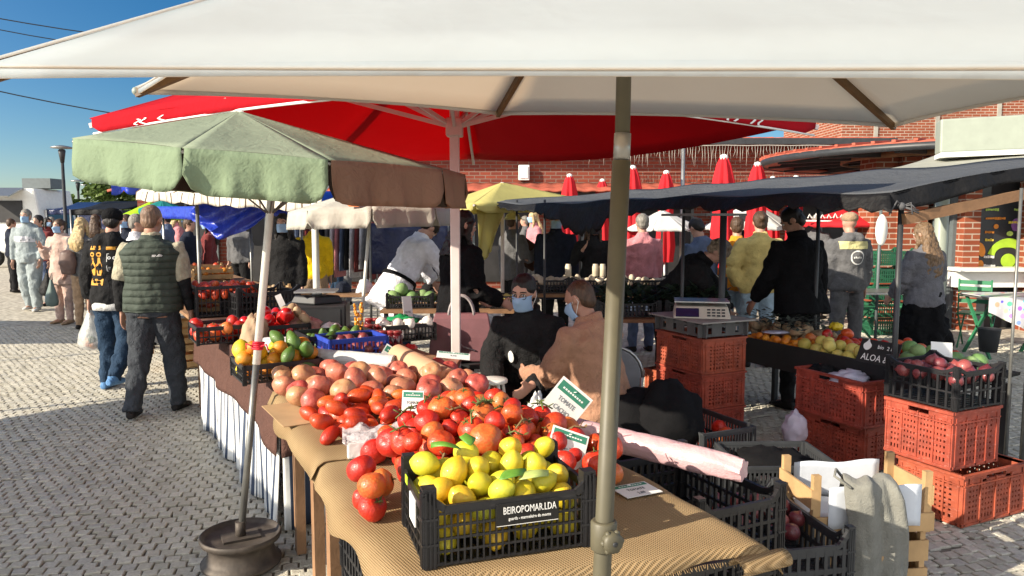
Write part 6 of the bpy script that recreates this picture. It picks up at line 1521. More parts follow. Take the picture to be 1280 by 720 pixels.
# clear bag pad
t = thing('bag_pad', 'pad of clear produce bags lying before the plum tomatoes', 'bag pad', S(2.72,.72,ZT)); c = G(478, 566, ZT+.01); rt = Matrix.Rotation(.22, 3, 'Z')
mb = MB(); mb.box(c+UP*.035, (.25,.13,.065), .22); mb.build('stack', M_bagw, t, bevel=.008)
def blob(a, b):
    x, y = (a-.5)*.32, (b-.5)*.17; return c + rt @ V((x+.02, y+.02, .075+.028*mnoise.noise(V((a*7, b*6, 1)))+.018*mnoise.noise(V((a*17, b*15, 4)))-.05*max(0, abs(b-.5)*2-.8)))
mb = MB(); mb.grid(blob, 26, 18); mb.build('loose_bag', M_bagc, t, solid=.001)
def roll(label, p0, p1, r, mat, cat='roll', name='paper_roll', wob=.06, crush=0, seed=1, ends=True):
    p0, p1 = V(p0), V(p1); d = (p1-p0); L = d.length; d.normalize(); x = d.cross(UP).normalized(); y = x.cross(d); rg = random.Random(seed); mb = MB(); n, m = 24, 30
    def fn(a, b):
        t = 2*PI*b; k = 1+wob*mnoise.noise(V((a*L*9+seed, math.cos(t)*1.2, math.sin(t)*1.2))) + wob*.5*mnoise.noise(V((a*L*30, math.cos(t)*3, math.sin(t)*3+seed)))
        if crush and a > .86: k *= 1-crush*((a-.86)/.14)+.16*math.sin(t*5+a*20)*((a-.86)/.14)
        return p0+d*L*a+(x*math.cos(t)+y*math.sin(t))*r*k
    mb.grid(fn, m, n)
    if ends:
        for a in (0, 1): mb.add([fn(a, j/n) for j in range(n)], [tuple(range(n))], False)
    return tag(mb.build(name, mat), label, cat)
M_pinkr = M('pink_plastic_film', (.62,.40,.44), .3, .12, 4, .5, 14, spec=.5, bdist=.02); M_pinkw = M('white_pink_film', (.52,.33,.35), .28, .08, 5, .6, 16, bdist=.02)
q0, q1 = D(652, 521, 3.1), D(930, 588, 2.48)
roll('long pink and white plastic film roll reaching from the table over the crates', q0, q1, .047, M_pinkw, 'plastic roll', 'plastic_roll', .09, .25, 3)
mb = MB(); d = (q1-q0).normalized()
roll('white cellophane roll lying behind the pink tomatoes', D(384, 452, 4.02)+UP*.03, D(492, 461, 3.93)+UP*.03, .046, M_bagw, 'plastic roll', 'plastic_roll', .10, 0, 5)
roll('brown kraft paper roll slanting beside the dark price card', D(497, 455, 4.05)+UP*.05, D(560, 487, 3.62)+UP*.045, .060, M('kraft_paper', (.52,.30,.18), .7, .08, bump=.2, bscale=10), 'paper roll', 'paper_roll', .04, 0, 7)
crumple('plastic_bag', 'white plastic bag twisted behind the tilted price card', 'plastic bag', D(672, 512, 2.95), (.035,.03,.06), M_bagw, 4, 14, .5)

# ------------------------------------------------------------------ second table produce
Zs = Z2+.012
def tray(px, py, L, W, H, rz, label, mat=M_blk, z=Zs, proto_=[None]):
    c = G(px, py, z); t = crate('produce_crate', label, 'crate', L, W, H, mat, (14, 10), .007, 2, .009, .008, 0, .15, .018, 'black plastic crates' if mat is M_blk else 'coloured plastic crates'); place(t, c, rz); return t
def fill(cr, L, W, H, kinds, seed, over=.05, dome=.05):
    """kinds: (prototype, radius range, count, label, group, sub-box in local fractions)"""
    P = []
    for k, (pn, rr, n, lab, grp, box) in enumerate(kinds):
        x0, x1, y0, y1 = box
        f = lambda rg: (lambda q: V((q.x, q.y, 0)))(loc_world(cr, (rg.uniform(x0, x1)*(L-.05), rg.uniform(y0, y1)*(W-.05), 0)))
        zb = cr.location.z+max(.016, H-.11)
        def hm(q):
            l = Matrix.Rotation(-cr.rotation_euler.z, 3, 'Z') @ (q-V((cr.location.x, cr.location.y, 0))); return cr.location.z+H+over+dome*(1-(l.x/L*2)**2)*(1-(l.y/W*2)**2)
        got = settle(f, zb, hm, rr, n, seed+k, 45, P); P += got; lay(pn, got, lab, grp, seed+k)
    return P
full = (-.5,.5,-.5,.5); E1 = math.atan2(ed.y, ed.x)
tr = tray(346, 470, .40, .32, .10, E1-PI/2, 'low black tray of lemons, oranges and green fruit at the table corner', z=Zs)
fill(tr, .40, .32, .10, (('yellow_lemon', (.044,.054), 9, 'big yellow lemon at the back of the corner tray', 'lemons in the corner tray', (-.5,.1,.05,.5)), ('orange_fruit', (.036,.042), 16, 'orange in the middle of the corner tray', 'oranges in the corner tray', (-.5,.5,-.25,.35)), ('avocado', (.042,.05), 10, 'green fruit at the front right of the corner tray', 'green fruit in the corner tray', (-.1,.5,-.5,.05))), 60, .06, .075)
tr = tray(420, 437, .44, .32, .12, E1-PI/2, 'black tray of green peppers behind the white roll'); fill(tr, .44, .32, .12, (('avocado', (.036,.046), 22, 'green vegetable in the tray behind the white roll', 'green vegetables behind the white roll', full),), 64)
tr = tray(345, 425, .40, .30, .12, E1-PI/2, 'black tray of red peppers behind the red ribbon'); fill(tr, .40, .30, .12, (('pepper', (.045,.06), 14, 'shiny red pepper in the tray behind the white pole', 'red peppers', (-.5,.15,-.5,.5)), ('potato', (.03,.04), 16, 'potato in a net at the right of the red peppers', 'potatoes by the red peppers', (.1,.5,-.5,.5))), 66, .09, .08)
tr = tray(292, 424, .52, .36, .12, E1-PI/2, 'black tray of red tomatoes above the brown drape'); fill(tr, .52, .36, .12, (('tomato', (.04,.05), 26, 'red tomato in the tray above the brown drape', 'tomatoes above the brown drape', full),), 68, .08, .06)
tr = tray(289, 403, .52, .36, .26, E1-PI/2+.03, 'tall black crate of orange tomatoes at the aisle edge of the stall', z=Zs+.0)
place(tr, G(289, 396, Zs)+ed*.25, E1-PI/2); fill(tr, .52, .36, .26, (('plum_tomato', (.034,.042), 46, 'orange red tomato in the tall crate at the aisle edge', 'orange tomatoes at the aisle edge', full),), 70, .07, .06)
tr = tray(440, 445, .36, .28, .13, E1-PI/2, 'blue crate behind the small price card', M_blu); fill(tr, .36, .28, .13, (('red_onion', (.034,.042), 16, 'dark red onion in the blue crate', 'onions in the blue crate', full),), 72)
tr = tray(505, 424, .36, .28, .12, E1-PI/2, 'black tray of white garlic beside the brown side table'); fill(tr, .36, .28, .12, (('garlic_bulb', (.034,.042), 24, 'white garlic bulb in the tray near the side table', 'garlic bulbs', full),), 74, .09, .07)
# dark jars and red things
M_jar = M('dark_red_preserve', (.09,.008,.012), .08, .2, spec=.6); M_lid = M('jar_lid', (.25,.03,.03), .4); rg = random.Random(8)
jp = None
for i in range(14):
    px, py = 462+(i % 5)*9+rg.uniform(-2,2), 436-(i//5)*9
    c = G(px, py, Zs)
    if jp is None:
        jp = thing('preserve_jar', 'dark red preserve jar in the cluster left of the side table', 'jar', c, 'preserve jars'); mb = MB(); mb.lathe([(.034,0),(.036,.01),(.036,.085),(.028,.10)], c, 14); mb.build('glass', M_jar, jp); mb = MB(); mb.lathe([(.031,.10),(.031,.115),(.029,.117)], c, 14); mb.build('lid', M_lid, jp)
    else: dup(jp, c, 0)
mb = MB(); c = G(449, 430, Zs)
for i in range(34): mb.ball(c+V((rg.uniform(-.03,.03), rg.uniform(-.03,.03), .02+i*.0075)), (.010,.010,.022), 6, Matrix.Rotation(rg.uniform(0,3), 3, 'X'))
tag(mb.build('chilli_string', fruit_mat('orange_chilli', [(.2, (.5,.05,.01)), (.8, (.6,.25,.02))])), 'string of orange red chillies hanging beside the jars', 'chilli string')
mb = MB(); c = G(440, 436, Zs); mb.box(c+UP*.04, (.12,.10,.05), .4); tag(mb.build('yellow_box', M('yellow_plastic', (.60,.38,.01), .5), bevel=.01), 'small yellow plastic box under the chillies', 'box')
crumple('plastic_bag', 'bright green plastic bag behind the garlic', 'plastic bag', G(505, 405, Zs+.1), (.12,.09,.06), M('green_bag_film', (.01,.22,.07), .4, .2), 9, 14, .5)
for px, py, s, lab, mt in ((380, 412, (.13,.11,.09), 'clear net bag of potatoes beside the red peppers', M('pinkish_net', (.40,.26,.22), .7, .3, 40)), (318, 420, (.09,.08,.13), 'brown paper bag standing left of the white pole', M('brown_paper_bag', (.36,.25,.16), .8, .1)), (345, 432, (.16,.07,.05), 'bundle of white plastic film behind the red ribbon', M_bagw), (415, 412, (.07,.06,.05), 'small white crumpled bag on the blue crate', M_bagw)):
    crumple('bag', lab, 'bag', G(px, py, Zs+.06), s, mt, int(px), 14, .4)
# black scale on black box
bx = thing('cash_box', 'black cash box standing on the stall table', 'box', G(402, 415, Zs)); c = G(402, 412, Zs+.0)+ed*.1; r_ = Matrix.Rotation(.12, 3, 'Z')
mb = MB(); mb.box(c+UP*.095, (.46,.34,.19), .12); mb.build('case', M('matt_black_plastic', (.02,.02,.022), .45, .15), bx, bevel=.012)
mb = MB(); mb.box(c+r_ @ V((.04,-.172,.10)), (.30,.006,.12), .12); mb.build('drawer', M_darkmetal, bx)
sx = thing('market_scale', 'black market scale on top of the black cash box', 'scale', c+UP*.19); mb = MB(); mb.poly([c+r_ @ V(p) for p in ((-.17,-.14,.195),(.17,-.14,.195),(.15,.14,.195),(-.15,.14,.195))], None); mb = MB()
mb.rings([(c+UP*.193, r_ @ V((.20,0,0)), r_ @ V((0,.15,0))), (c+UP*.25, r_ @ V((.17,0,0)), r_ @ V((0,.13,0)))], 4, False); mb.build('body', MATS['matt_black_plastic'], sx, bevel=.01); mb = MB(); mb.box(c+UP*.285, (.30,.26,.012), .12); mb.tube([c+UP*.245, c+UP*.285], .04, 12); mb.build('pan', M_steel, sx)
for k, (px, py) in enumerate(((330, 380), (362, 386))):
    pass
t = thing('produce_crate', 'upended black crate behind the white parasol pole', 'crate', G(345, 405, Zs)+ed*.7, 'black plastic crates')
bc = dup(BP, G(342, 398, Zs)+ed*.45, E1-PI/2+.2, 'black crate standing behind the white pole of the green parasol'); bpy.data.objects.remove(t)

# ------------------------------------------------------------------ third tables further along the aisle
def plain_table(label, s0, s1, w0, w1, z, mat=M_wood2, frame=T2):
    t = thing('market_table', label, 'table', frame((s0+s1)/2, (w0+w1)/2)); mb = MB(); mb.poly([frame(s0,w0,z), frame(s0,w1,z), frame(s1,w1,z), frame(s1,w0,z)], .03); mb.build('tabletop', mat, t)
    for s in (s0+.06, s1-.06):
        for w_ in (w0+.06, w1-.06):
            mb = MB(); mb.box(frame(s, w_, (z-.03)/2), (.045,.045,z-.03), E1); mb.build('leg', mat, t)
    return t
plain_table('table of wooden crates beyond the brown drape', 3.0, 5.6, .0, 1.15, .80)
plain_table('far produce table under the blue tarpaulin', 6.2, 9.2, -.1, 1.3, .82)
WC = None
def wooden_crate(label, loc, rz, L=.5, W=.32, H=.16, first=[None]):
    if first[0] is not None: c = dup(first[0], loc, rz, label); c.scale = (L/.5, W/.32, H/.16); return c
    t = thing('wooden_crate', label, 'crate', (0,0,0), 'slatted wooden crates'); mb = MB()
    for s in (-1, 1):
        for k in range(2): mb.box((0, s*(W/2-.004), .045+.075*k), (L, .008, .055)); mb.box((s*(L/2-.004), 0, .045+.075*k), (.008, W-.018, .055))
    for k in range(4): mb.box((0, -W/2+W*(k+.5)/4, .008), (L-.018, W/4*.8, .006))
    mb.build('slats', M_wood, t)
    for sx in (-1, 1):
        for sy in (-1, 1): mb = MB(); mb.box((sx*(L/2-.022), sy*(W/2-.022), H/2+.01), (.024,.024,H+.02)); mb.build('corner_post', M_wood, t)
    place(t, loc, rz); first[0] = t; return t
Rz = E1-PI/2
w1 = wooden_crate('wooden crate of red apples at the aisle edge beyond the orange tomatoes', T2(3.3, .30, .81), Rz)
fill(w1, .5, .32, .16, (('apple', (.034,.042), 30, 'red apple in the wooden crate at the aisle edge', 'apples in the aisle crate', full),), 80, .06)
w2 = wooden_crate('wooden crate of pale turnips and red radishes further along', T2(3.95, .32, .81), Rz); fill(w2, .5, .32, .16, (('garlic_bulb', (.036,.045), 24, 'white turnip in the second wooden aisle crate', 'turnips in the aisle crate', (-.5,.1,-.5,.5)), ('apple', (.03,.036), 16, 'red radish in the second wooden aisle crate', 'radishes in the aisle crate', (.05,.5,-.5,.5))), 82, .06)
w3 = wooden_crate('wooden crate of yellow quinces and purple onions', T2(4.6, .35, .81), Rz); fill(w3, .5, .32, .16, (('quince', (.034,.042), 16, 'yellow quince in the third wooden aisle crate', 'quinces in the aisle crate', (-.5,.5,-.1,.5)), ('red_onion', (.032,.038), 16, 'purple onion in the third wooden aisle crate', 'onions in the aisle crate', (-.5,.5,-.5,.0))), 84, .06)
w4 = wooden_crate('wooden crate of brown onions in nets right of the white pole', T2(3.4, .82, .81), Rz); fill(w4, .5, .32, .16, (('potato', (.034,.042), 32, 'brown onion in the crate right of the white pole', 'brown onions', full),), 86, .08)
w5 = wooden_crate('wooden crate of potatoes at the back of the second row', T2(4.1, .85, .81), Rz); fill(w5, .5, .32, .16, (('potato', (.034,.042), 26, 'potato in the crate at the back of the second row', 'potatoes in the back row', full),), 88, .06)
for i, (s, w_, kind, lab, cl, grp) in enumerate(((6.5,.25,'apple','far wooden crate of red apples under the blue tarpaulin','far red apple under the blue tarpaulin','far apples'), (7.2,.3,'cabbage','far wooden crate of green cabbages under the blue tarpaulin','far green cabbage under the blue tarpaulin','far cabbages'), (7.2,.85,'orange_fruit','far wooden crate of oranges under the blue tarpaulin','far orange under the blue tarpaulin','far oranges'), (8.0,.3,'yellow_lemon','far wooden crate of yellow lemons under the blue tarpaulin','far yellow lemon under the blue tarpaulin','far lemons'), (8.2,.9,'tomato','far wooden crate of tomatoes under the blue tarpaulin','far tomato under the blue tarpaulin','far tomatoes'))):
    cr = wooden_crate(lab, T2(s, w_, .83), Rz); r0 = .075 if kind == 'cabbage' else .042
    fill(cr, .5, .32, .16, ((kind, (r0*.9, r0*1.1), 8 if kind == 'cabbage' else 18, cl, grp, full),), 90+i, .06)
for k in range(3):
    cr = wooden_crate(['lowest wooden crate stacked on the paving beside the stall', 'middle wooden crate stacked on the paving beside the stall', 'top wooden crate stacked on the paving beside the stall'][k], G(243, 458)+UP*(.012+.185*k), Rz+.1, .46, .32, .17)
    if k == 0: fill(cr, .46, .32, .17, (('orange_fruit', (.034,.04), 12, 'orange in the lowest wooden crate on the paving', 'oranges on the paving', full),), 99, .0, .0)
# ------------------------------------------------------------------ right stall
B = lambda u, v, z=0: S(u, v, z)
rt = thing('stall_table', 'right stall table with a black boarded front', 'table', B(4.2, 4.65, 0))
mb = MB(); mb.poly([B(2.95,4.30,.60), B(2.95,5.05,.66), B(5.1,5.05,.66), B(5.1,4.30,.60)], .02); mb.build('tabletop', M_blackc, rt)
mb = MB(); mb.box(B(4.02,4.28,.60), (2.2,.02,.20), U90); mb.build('front_board', M('black_painted_board', (.016,.017,.018), .55, .2), rt)
for u, v in ((3.0,4.34),(3.0,5.0),(5.05,4.34),(5.05,5.0)):
    mb = MB(); mb.box(B(u,v,.29), (.04,.04,.58), U90); mb.build('leg', M_darkmetal, rt)
def band(u0, u1, v0, v1, kind, rr, n, lab, grp, seed, z0=.60, h=.14, P=[]):
    got = settle(uvbox(u0, u1, v0, v1), z0+.02, lambda q: z0+h, rr, n, seed, 40, P); P += got; lay(kind, got, lab, grp, seed); return got
band(4.15, 4.75, 4.36, 4.55, 'orange_fruit', (.030,.036), 36, 'small orange at the far front of the right stall', 'oranges on the right stall', 101, .62)
band(3.62, 4.12, 4.34, 4.56, 'quince', (.045,.055), 26, 'yellow quince along the front board of the right stall', 'quinces on the right stall', 102, .62, .16)
band(3.30, 4.30, 4.60, 4.95, 'tomato', (.040,.050), 52, 'red tomato in the middle of the right stall', 'tomatoes on the right stall', 103, .63, .19)
band(4.35, 5.05, 4.62, 5.0, 'potato', (.036,.050), 46, 'pale root vegetable at the far end of the right stall', 'roots on the right stall', 104, .63, .20)
band(3.0, 3.4, 4.36, 4.75, 'cabbage', (.050,.062), 12, 'small green cabbage near the blank white card', 'cabbages on the right stall', 105, .66, .18)
mb = MB(); rg = random.Random(31)
for i in range(260):
    c = B(rg.uniform(4.3,5.1), rg.uniform(4.5,5.0), .76+rg.uniform(0,.09)); a = rg.uniform(0,6.28); d = V((math.cos(a),math.sin(a),rg.uniform(-.2,.5)))*rg.uniform(.04,.09); s = V((-d.y,d.x,0)).normalized()*.018; mb.add([c, c+d*.5+s, c+d, c+d*.5-s], [(0,1,2,3)], True)
mb.fixn = False; tag(mb.build('leek_greens', M('dull_leek_leaf', (.07,.085,.065), .7, .4, 20)), 'heap of dull green leek tops at the far end of the right stall', 'leek greens', kind='stuff')
sg = thing('chalk_sign', 'black chalk sign with a garlic drawing before the quinces', 'sign', D(1098, 455, 4.72)); c = D(1098, 441, 4.72); r = -AU; u = (UP*.92+AV*.38).normalized(); n = r.cross(u); rot = Matrix((r,u,n)).transposed()
mb = MB(); mb.box(c, (.29,.155,.008), rot=rot); bd_ = mb.build('board', M('chalkboard', (.015,.016,.016), .7, .3), sg)
lettering('chalk_lettering', 'ALOA & C', .062, c+r*.015-u*.042+n*.004, r, u, M_ink, bd_, squash=.9)
lettering('chalk_lettering', 'bio', .036, c+r*.01+u*.036+n*.004, r, u, M_ink, bd_); lettering('chalk_lettering', '2 kg', .036, c+r*.085+u*.034+n*.004, r, u, M_ink, bd_)
mb = MB(); 
pts = [(math.cos(t)*.030*(1+.2*math.sin(t)), math.sin(t)*.026+ (.025*math.exp(-((t-PI/2)/.25)**2))) for t in [j*PI/12 for j in range(24)]]
mb.poly([c-r*.09+u*.03+n*.0055+r*x+u*y for x, y in pts], .002, n); mb.build('garlic_drawing', M_ink, bd_)
c = D(1177, 440, 4.5); price_card('blank white card standing in the red onions of the right stall', c, (1,-.1,-.06), (0,.25,1), .125, .12, (), 1, header=False)
fill(BK, .44, .41, .24, (('red_onion', (.036,.044), 26, 'red onion in the tall black crate of the right stack', 'red onions in the right crate', full),), 110, -.03, .03)
for k, (px, py) in enumerate(((970, 425), (998, 418))): pass
crumple('paper_sheet', 'pale blue paper sheet over the far oranges of the right stall', 'paper', B(4.55,4.5,.74), (.11,.07,.012), M_lilac, 12, 14, .2)
crumple('plastic_bag', 'yellow fruit bag held near the hand of the man in black', 'plastic bag', D(1045, 408, 6.0), (.05,.05,.035), M('yellow_film', (.6,.45,.02), .4), 13, 10)
# kitchen scale on its crates
kc = S(4.53, 3.71, .795); tb = thing('produce_crate', 'clear grey tray under the kitchen scale', 'crate', kc, 'black plastic crates'); mb = MB(); mb.fixn = False
M_cleargrey = M('smoked_clear_plastic', (.10,.10,.10), .25, .2)
wall(mb, kc+AU*-.26+AV*-.19, kc+AU*-.26+AV*.19, .80, lambda t: .905, 3, .09, 1, .02, .008); wall(mb, kc+AU*-.26+AV*-.19, kc+AU*.26+AV*-.19, .80, lambda t: .905, 4, .09, 1, .02, .008); wall(mb, kc+AU*.26+AV*-.19, kc+AU*.26+AV*.19, .80, lambda t: .905, 3, .09, 1, .02, .008); wall(mb, kc+AU*-.26+AV*.19, kc+AU*.26+AV*.19, .80, lambda t: .905, 4, .09, 1, .02, .008); mb.build('tray', M_cleargrey, tb)
mb = MB(); mb.box(kc+UP*.118, (.66,.50,.012), U90); tag(mb.build('wooden_board', M('grey_board', (.26,.25,.23), .7, .2), bevel=.002), 'grey board carrying the white kitchen scale', 'board')
ks = thing('kitchen_scale', 'cream electronic market scale with a steel pan on crates', 'scale', kc+UP*.125); z0 = kc+UP*.126; A2, Bv = AV, AU
M_creamp = M('cream_plastic', (.46,.44,.37), .4, .06, dirt=.3)
def hexa(mb, lo, hi): mb.add(lo+hi, [(0,1,2,3)[::-1],(4,5,6,7),(0,1,5,4),(1,2,6,5),(2,3,7,6),(3,0,4,7)], False)
sr = lambda x, y, z: z0 + V((.98,-.20,0))*x + V((.20,.98,0))*y + UP*z
mb = MB(); hexa(mb, [sr(-.21,-.19,0), sr(.21,-.19,0), sr(.21,.16,0), sr(-.21,.16,0)], [sr(-.19,-.13,.085), sr(.19,-.13,.085), sr(.19,.14,.095), sr(-.19,.14,.095)]); mb.build('body', M_creamp, ks, bevel=.008)
mb = MB(); hexa(mb, [sr(-.19,-.186,.012), sr(-.02,-.186,.012), sr(-.02,-.142,.070), sr(-.19,-.142,.070)], [sr(-.19,-.190,.015), sr(-.02,-.190,.015), sr(-.02,-.146,.073), sr(-.19,-.146,.073)]); mb.build('display', M('dark_blue_display', (.012,.018,.06), .12, .2), ks)
mb = MB()
for i in range(4):
    for j in range(3): mb.box(sr(.05+.035*i, -.182+.016*j, .024+.02*j), (.024,.004,.012), -.2)
mb.build('keypad', M_darkmetal, ks)
mb = MB(); mb.box(sr(0,.0,.118), (.40,.28,.010), -.2); mb.tube([sr(0,0,.09), sr(0,0,.118)], .03, 10); mb.build('pan', M_steel, ks)
# middle row : table of dark greens and table of mushrooms
C2 = lambda s, w, z=0: V((s, w, z))
def flat_table(label, x0, x1, y0, y1, z):
    t = thing('market_table', label, 'table', ((x0+x1)/2, (y0+y1)/2, 0)); mb = MB(); mb.box(((x0+x1)/2, (y0+y1)/2, z-.015), (x1-x0, y1-y0, .03)); mb.build('tabletop', M_wood2, t)
    for x in (x0+.05, x1-.05):
        for y in (y0+.05, y1-.05): mb = MB(); mb.box((x, y, (z-.03)/2), (.04,.04,z-.03)); mb.build('leg', M_darkmetal, t)
    return t
flat_table('table of dark greens behind the brown jacket man', .72, 1.95, 6.35, 7.0, .80)
flat_table('table of mushroom crates in the middle row', .05, 2.2, 8.1, 8.8, .84)
gcr = []
for k in range(2):
    c = dup(BP, V((1.02+.60*k, 6.66, .803)), .03*k, ['black crate of dark greens, left one beside the beige pole', 'black crate of dark greens near the bending curly haired woman'][k]); c.scale = (1,1,.6)
    mb = MB(); mb.fixn = False; rg = random.Random(50+k)
    for i in range(420):
        c0 = V((1.02+.60*k+rg.uniform(-.27,.27), 6.66+rg.uniform(-.17,.17), .88+rg.random()*.16)); a = rg.uniform(0,6.28); d = V((math.cos(a),math.sin(a),rg.uniform(-.1,.7)))*rg.uniform(.05,.11); s = V((-d.y,d.x,.0)).normalized()*.03; mb.add([c0, c0+d*.5+s, c0+d+UP*.01, c0+d*.5-s], [(0,1,2,3)], True)
    tag(mb.build('kale_heap', M('dark_kale_leaf', (.018,.035,.018), .7, .4, 20)), ['heap of dark kale in the left crate of greens', 'heap of dark kale in the right crate of greens'][k], 'kale', kind='stuff')
for k in range(4):
    cr = dup(BP, V((.36+.58*k, 8.42, .843)), 0, ['black mushroom crate, leftmost before the tote bag carrier', 'black mushroom crate below the navy coat man', 'black mushroom crate below the woman raising her hand', 'black mushroom crate beside the pink shirt man'][k]); cr.scale = (1,1,.72)
    fill(cr, .57, .38, .18, (('mushroom', (.036,.05), 26, ['mushroom in the leftmost mushroom crate', 'mushroom in the crate below the navy coat man', 'mushroom in the crate below the woman raising her hand', 'mushroom in the crate beside the pink shirt man'][k], ['mushrooms one', 'mushrooms two', 'mushrooms three', 'mushrooms four'][k], full),), 120+k, .05, .06)
for k, x in enumerate((.62, .92, 1.0)):
    mb = MB(); c = V((x, 8.2, 1.03)); mb.lathe([(.03,0),(.035,.01),(.035,.11),(.028,.13),(.028,.14)], c, 12); tag(mb.build('spice_jar', M('pale_jar', (.55,.48,.36), .3)), ['pale jar standing on the mushroom crates, leftmost', 'pale jar in the middle, behind the beige pole side', 'pale jar nearest the woman raising her hand'][k], 'jar')
# red folding frame, chair back, dark heaps, bags
ff = thing('folding_rack', 'red wooden folding rack behind the seated pair', 'rack', (.45, 5.9, 0))
for a, b in (((.20,5.9,.0),(.42,6.0,.82)), ((.55,5.9,0),(.33,6.0,.82)), ((.20,5.55,0),(.42,5.65,.82))):
    mb = MB(); mb.bar(a, b, .03, .025); mb.build('strut', M('red_painted_wood', (.40,.05,.03), .6), ff)
mb = MB(); mb.bar((.25,5.75,.25), (.52,5.75,.25), .03, .02); mb.bar((.33,5.9,.55),(.52,5.9,.55), .03, .02); mb.build('rung', MATS['red_painted_wood'], ff)
ch = thing('folding_chair', 'grey backed folding chair right of the brown jacket man', 'chair', D(765, 520, 4.9)); c = D(770, 472, 4.9); mb = MB()
out = [(math.cos(t)*.17, math.sin(t)*.19 if math.sin(t) > 0 else math.sin(t)*.16) for t in [j*PI/12 for j in range(24)]]; mb.poly([c+V((x, .02*x, z)) for x, z in out], .02, (0,-1,0)); mb.build('backrest', M('grey_vinyl', (.16,.17,.19), .5), ch, bevel=.006)
mb = MB(); mb.tube([c+V((x*1.06, .02*x+.01, z*1.06)) for x, z in out+out[:1]], .011, 8); mb.build('back_frame', M_steel, ch); mb = MB(); mb.box(V((c.x, c.y+.22, .45)), (.38,.38,.03)); mb.build('seat', MATS['grey_vinyl'], ch)
for s in (-1, 1):
    mb = MB(); mb.tube([c+V((s*.17,.01,0)), V((c.x+s*.19, c.y+.02, 0))], .012, 8); mb.build('leg', M_steel, ch); mb = MB(); mb.tube([V((c.x+s*.18, c.y+.40, .44)), V((c.x+s*.19, c.y+.44, 0))], .012, 8); mb.build('leg', M_steel, ch)
def bigblob(name, label, cat, c, size, mat, seed, amp=.35): 
    o = crumple(name, None, None, c, size, mat, seed, 34, amp); return tag(o, label, cat)
M_coat = cloth('black_coat_cloth', (.007,.007,.008), bump=.15); 
for k, (px, py, Y, s, lab) in enumerate(((790, 520, 4.3, (.26,.22,.16), 'black coat heaped on the ground right of the beige pole'), (835, 525, 4.2, (.20,.20,.22), 'black bag heaped beside the coat near the orange stack'), (745, 530, 4.4, (.2,.2,.2), 'dark bundle on the ground below the brown jacket man'))):
    c = D(px, py, Y); bigblob('coat_heap' if k != 1 else 'bag', lab, 'coat' if k == 0 else 'bundle', V((c.x, c.y, max(c.z, s[2]*.9))), s, M_coat, 3+k, .2)
    mb = MB()
for k, (px, py, Y) in enumerate(((790,520,4.3),(835,525,4.2),(745,530,4.4))):
    c = D(px, py, Y); cr = dup(BP, V((c.x, c.y, .004)), .3*k, ['black crate under the heaped coat', 'black crate under the heaped bag', 'black crate under the dark bundle'][k])
bigblob('folded_coat', 'black coat folded in the crate with fine slots', 'coat', V((1.36,3.78,.40)), (.20,.17,.06), M_coat, 9)
crumple('plastic_bag', 'lilac plastic bag standing left of the lower orange crate', 'plastic bag', D(993, 536, 4.55), (.075,.06,.11), M_bagl, 15, 16, .35)
fill(K3, .50*1.15, .42*.9, .24, (('tomato', (.040,.048), 13, 'red tomato in the crate near the orange stacks', 'tomatoes near the orange stacks', (-.5,.5,-.5,.5)),), 130, .04, .02)
K2f = settle(lambda rg: V((.95+rg.uniform(-.1,.3), 3.1+rg.uniform(-.15,.25), 0)), .33, lambda q: .50, (.034,.042), 14, 131, 40)
lay('red_onion', K2f, 'brown red onion in the grey slotted crate', 'onions in the grey crate', 133)
# wooden crate with white paper
wcx = V((1.54, 3.26, .30)); wr_ = R(6)
wc = thing('wooden_crate', 'wooden crate lined with white paper in the sun patch', 'crate', (0,0,0), 'slatted wooden crates'); L_, W_, H_ = .56, .32, .22; mb = MB()
for s in (-1, 1):
    mb.box((0, s*(W_/2-.005), .045), (L_, .010, .08)); 
    for z in (.045, .16): mb.box((s*(L_/2-.005), 0, z), (.010, W_-.022, .085))
for k in range(4): mb.box((0, -W_/2+W_*(k+.5)/4, .008), (L_-.022, W_/4*.85, .008))
mb.build('slats', M_wood, wc)
for sx in (-1, 1):
    for sy in (-1, 1): mb = MB(); mb.box((sx*(L_/2-.026), sy*(W_/2-.024), H_/2+.02), (.034,.026,H_+.05)); mb.build('post', M_wood, wc)
place(wc, wcx, wr_)
M_blues = M('bluish_paper', (.60,.64,.70), .85, .05, bump=.3, bscale=12, bdist=.01)
ln = thing('paper_liner', 'white paper liner folded over the wooden crate sides', 'paper', (0,0,0))
for s, z0_, z1_ in ((-1,.03,.215),(1,.06,.225)):
    mb = MB(); mb.grid(lambda a, b: V(((-.21+.42*b), s*(W_/2+.003*(1 if s < 0 else -1)-(.012 if s > 0 else 0)) + s*.002, z0_+(z1_-z0_)*a+.006*math.sin(b*9))), 6, 12); mb.build('paper_side', M_blues, ln, solid=.002)
mb = MB(); mb.grid(lambda a, b: V((-.22+.44*b, (-.5+a)*(W_-.05), .05+.02*math.sin(a*7+b*5))), 8, 8); mb.build('paper_floor', M_paper, ln, solid=.002); place(ln, wcx, wr_)
wooden_crate('plain wooden crate under the paper lined crate', V((1.56,3.28,.006)), wr_, .5, .32, .27)
mb = MB(); q = V((1.50,3.02,.12)); mb.box(q, (.22,.012,.24), wr_); tag(mb.build('cardboard_piece', M_card), 'piece of brown cardboard leaning below the paper lined crate', 'cardboard')
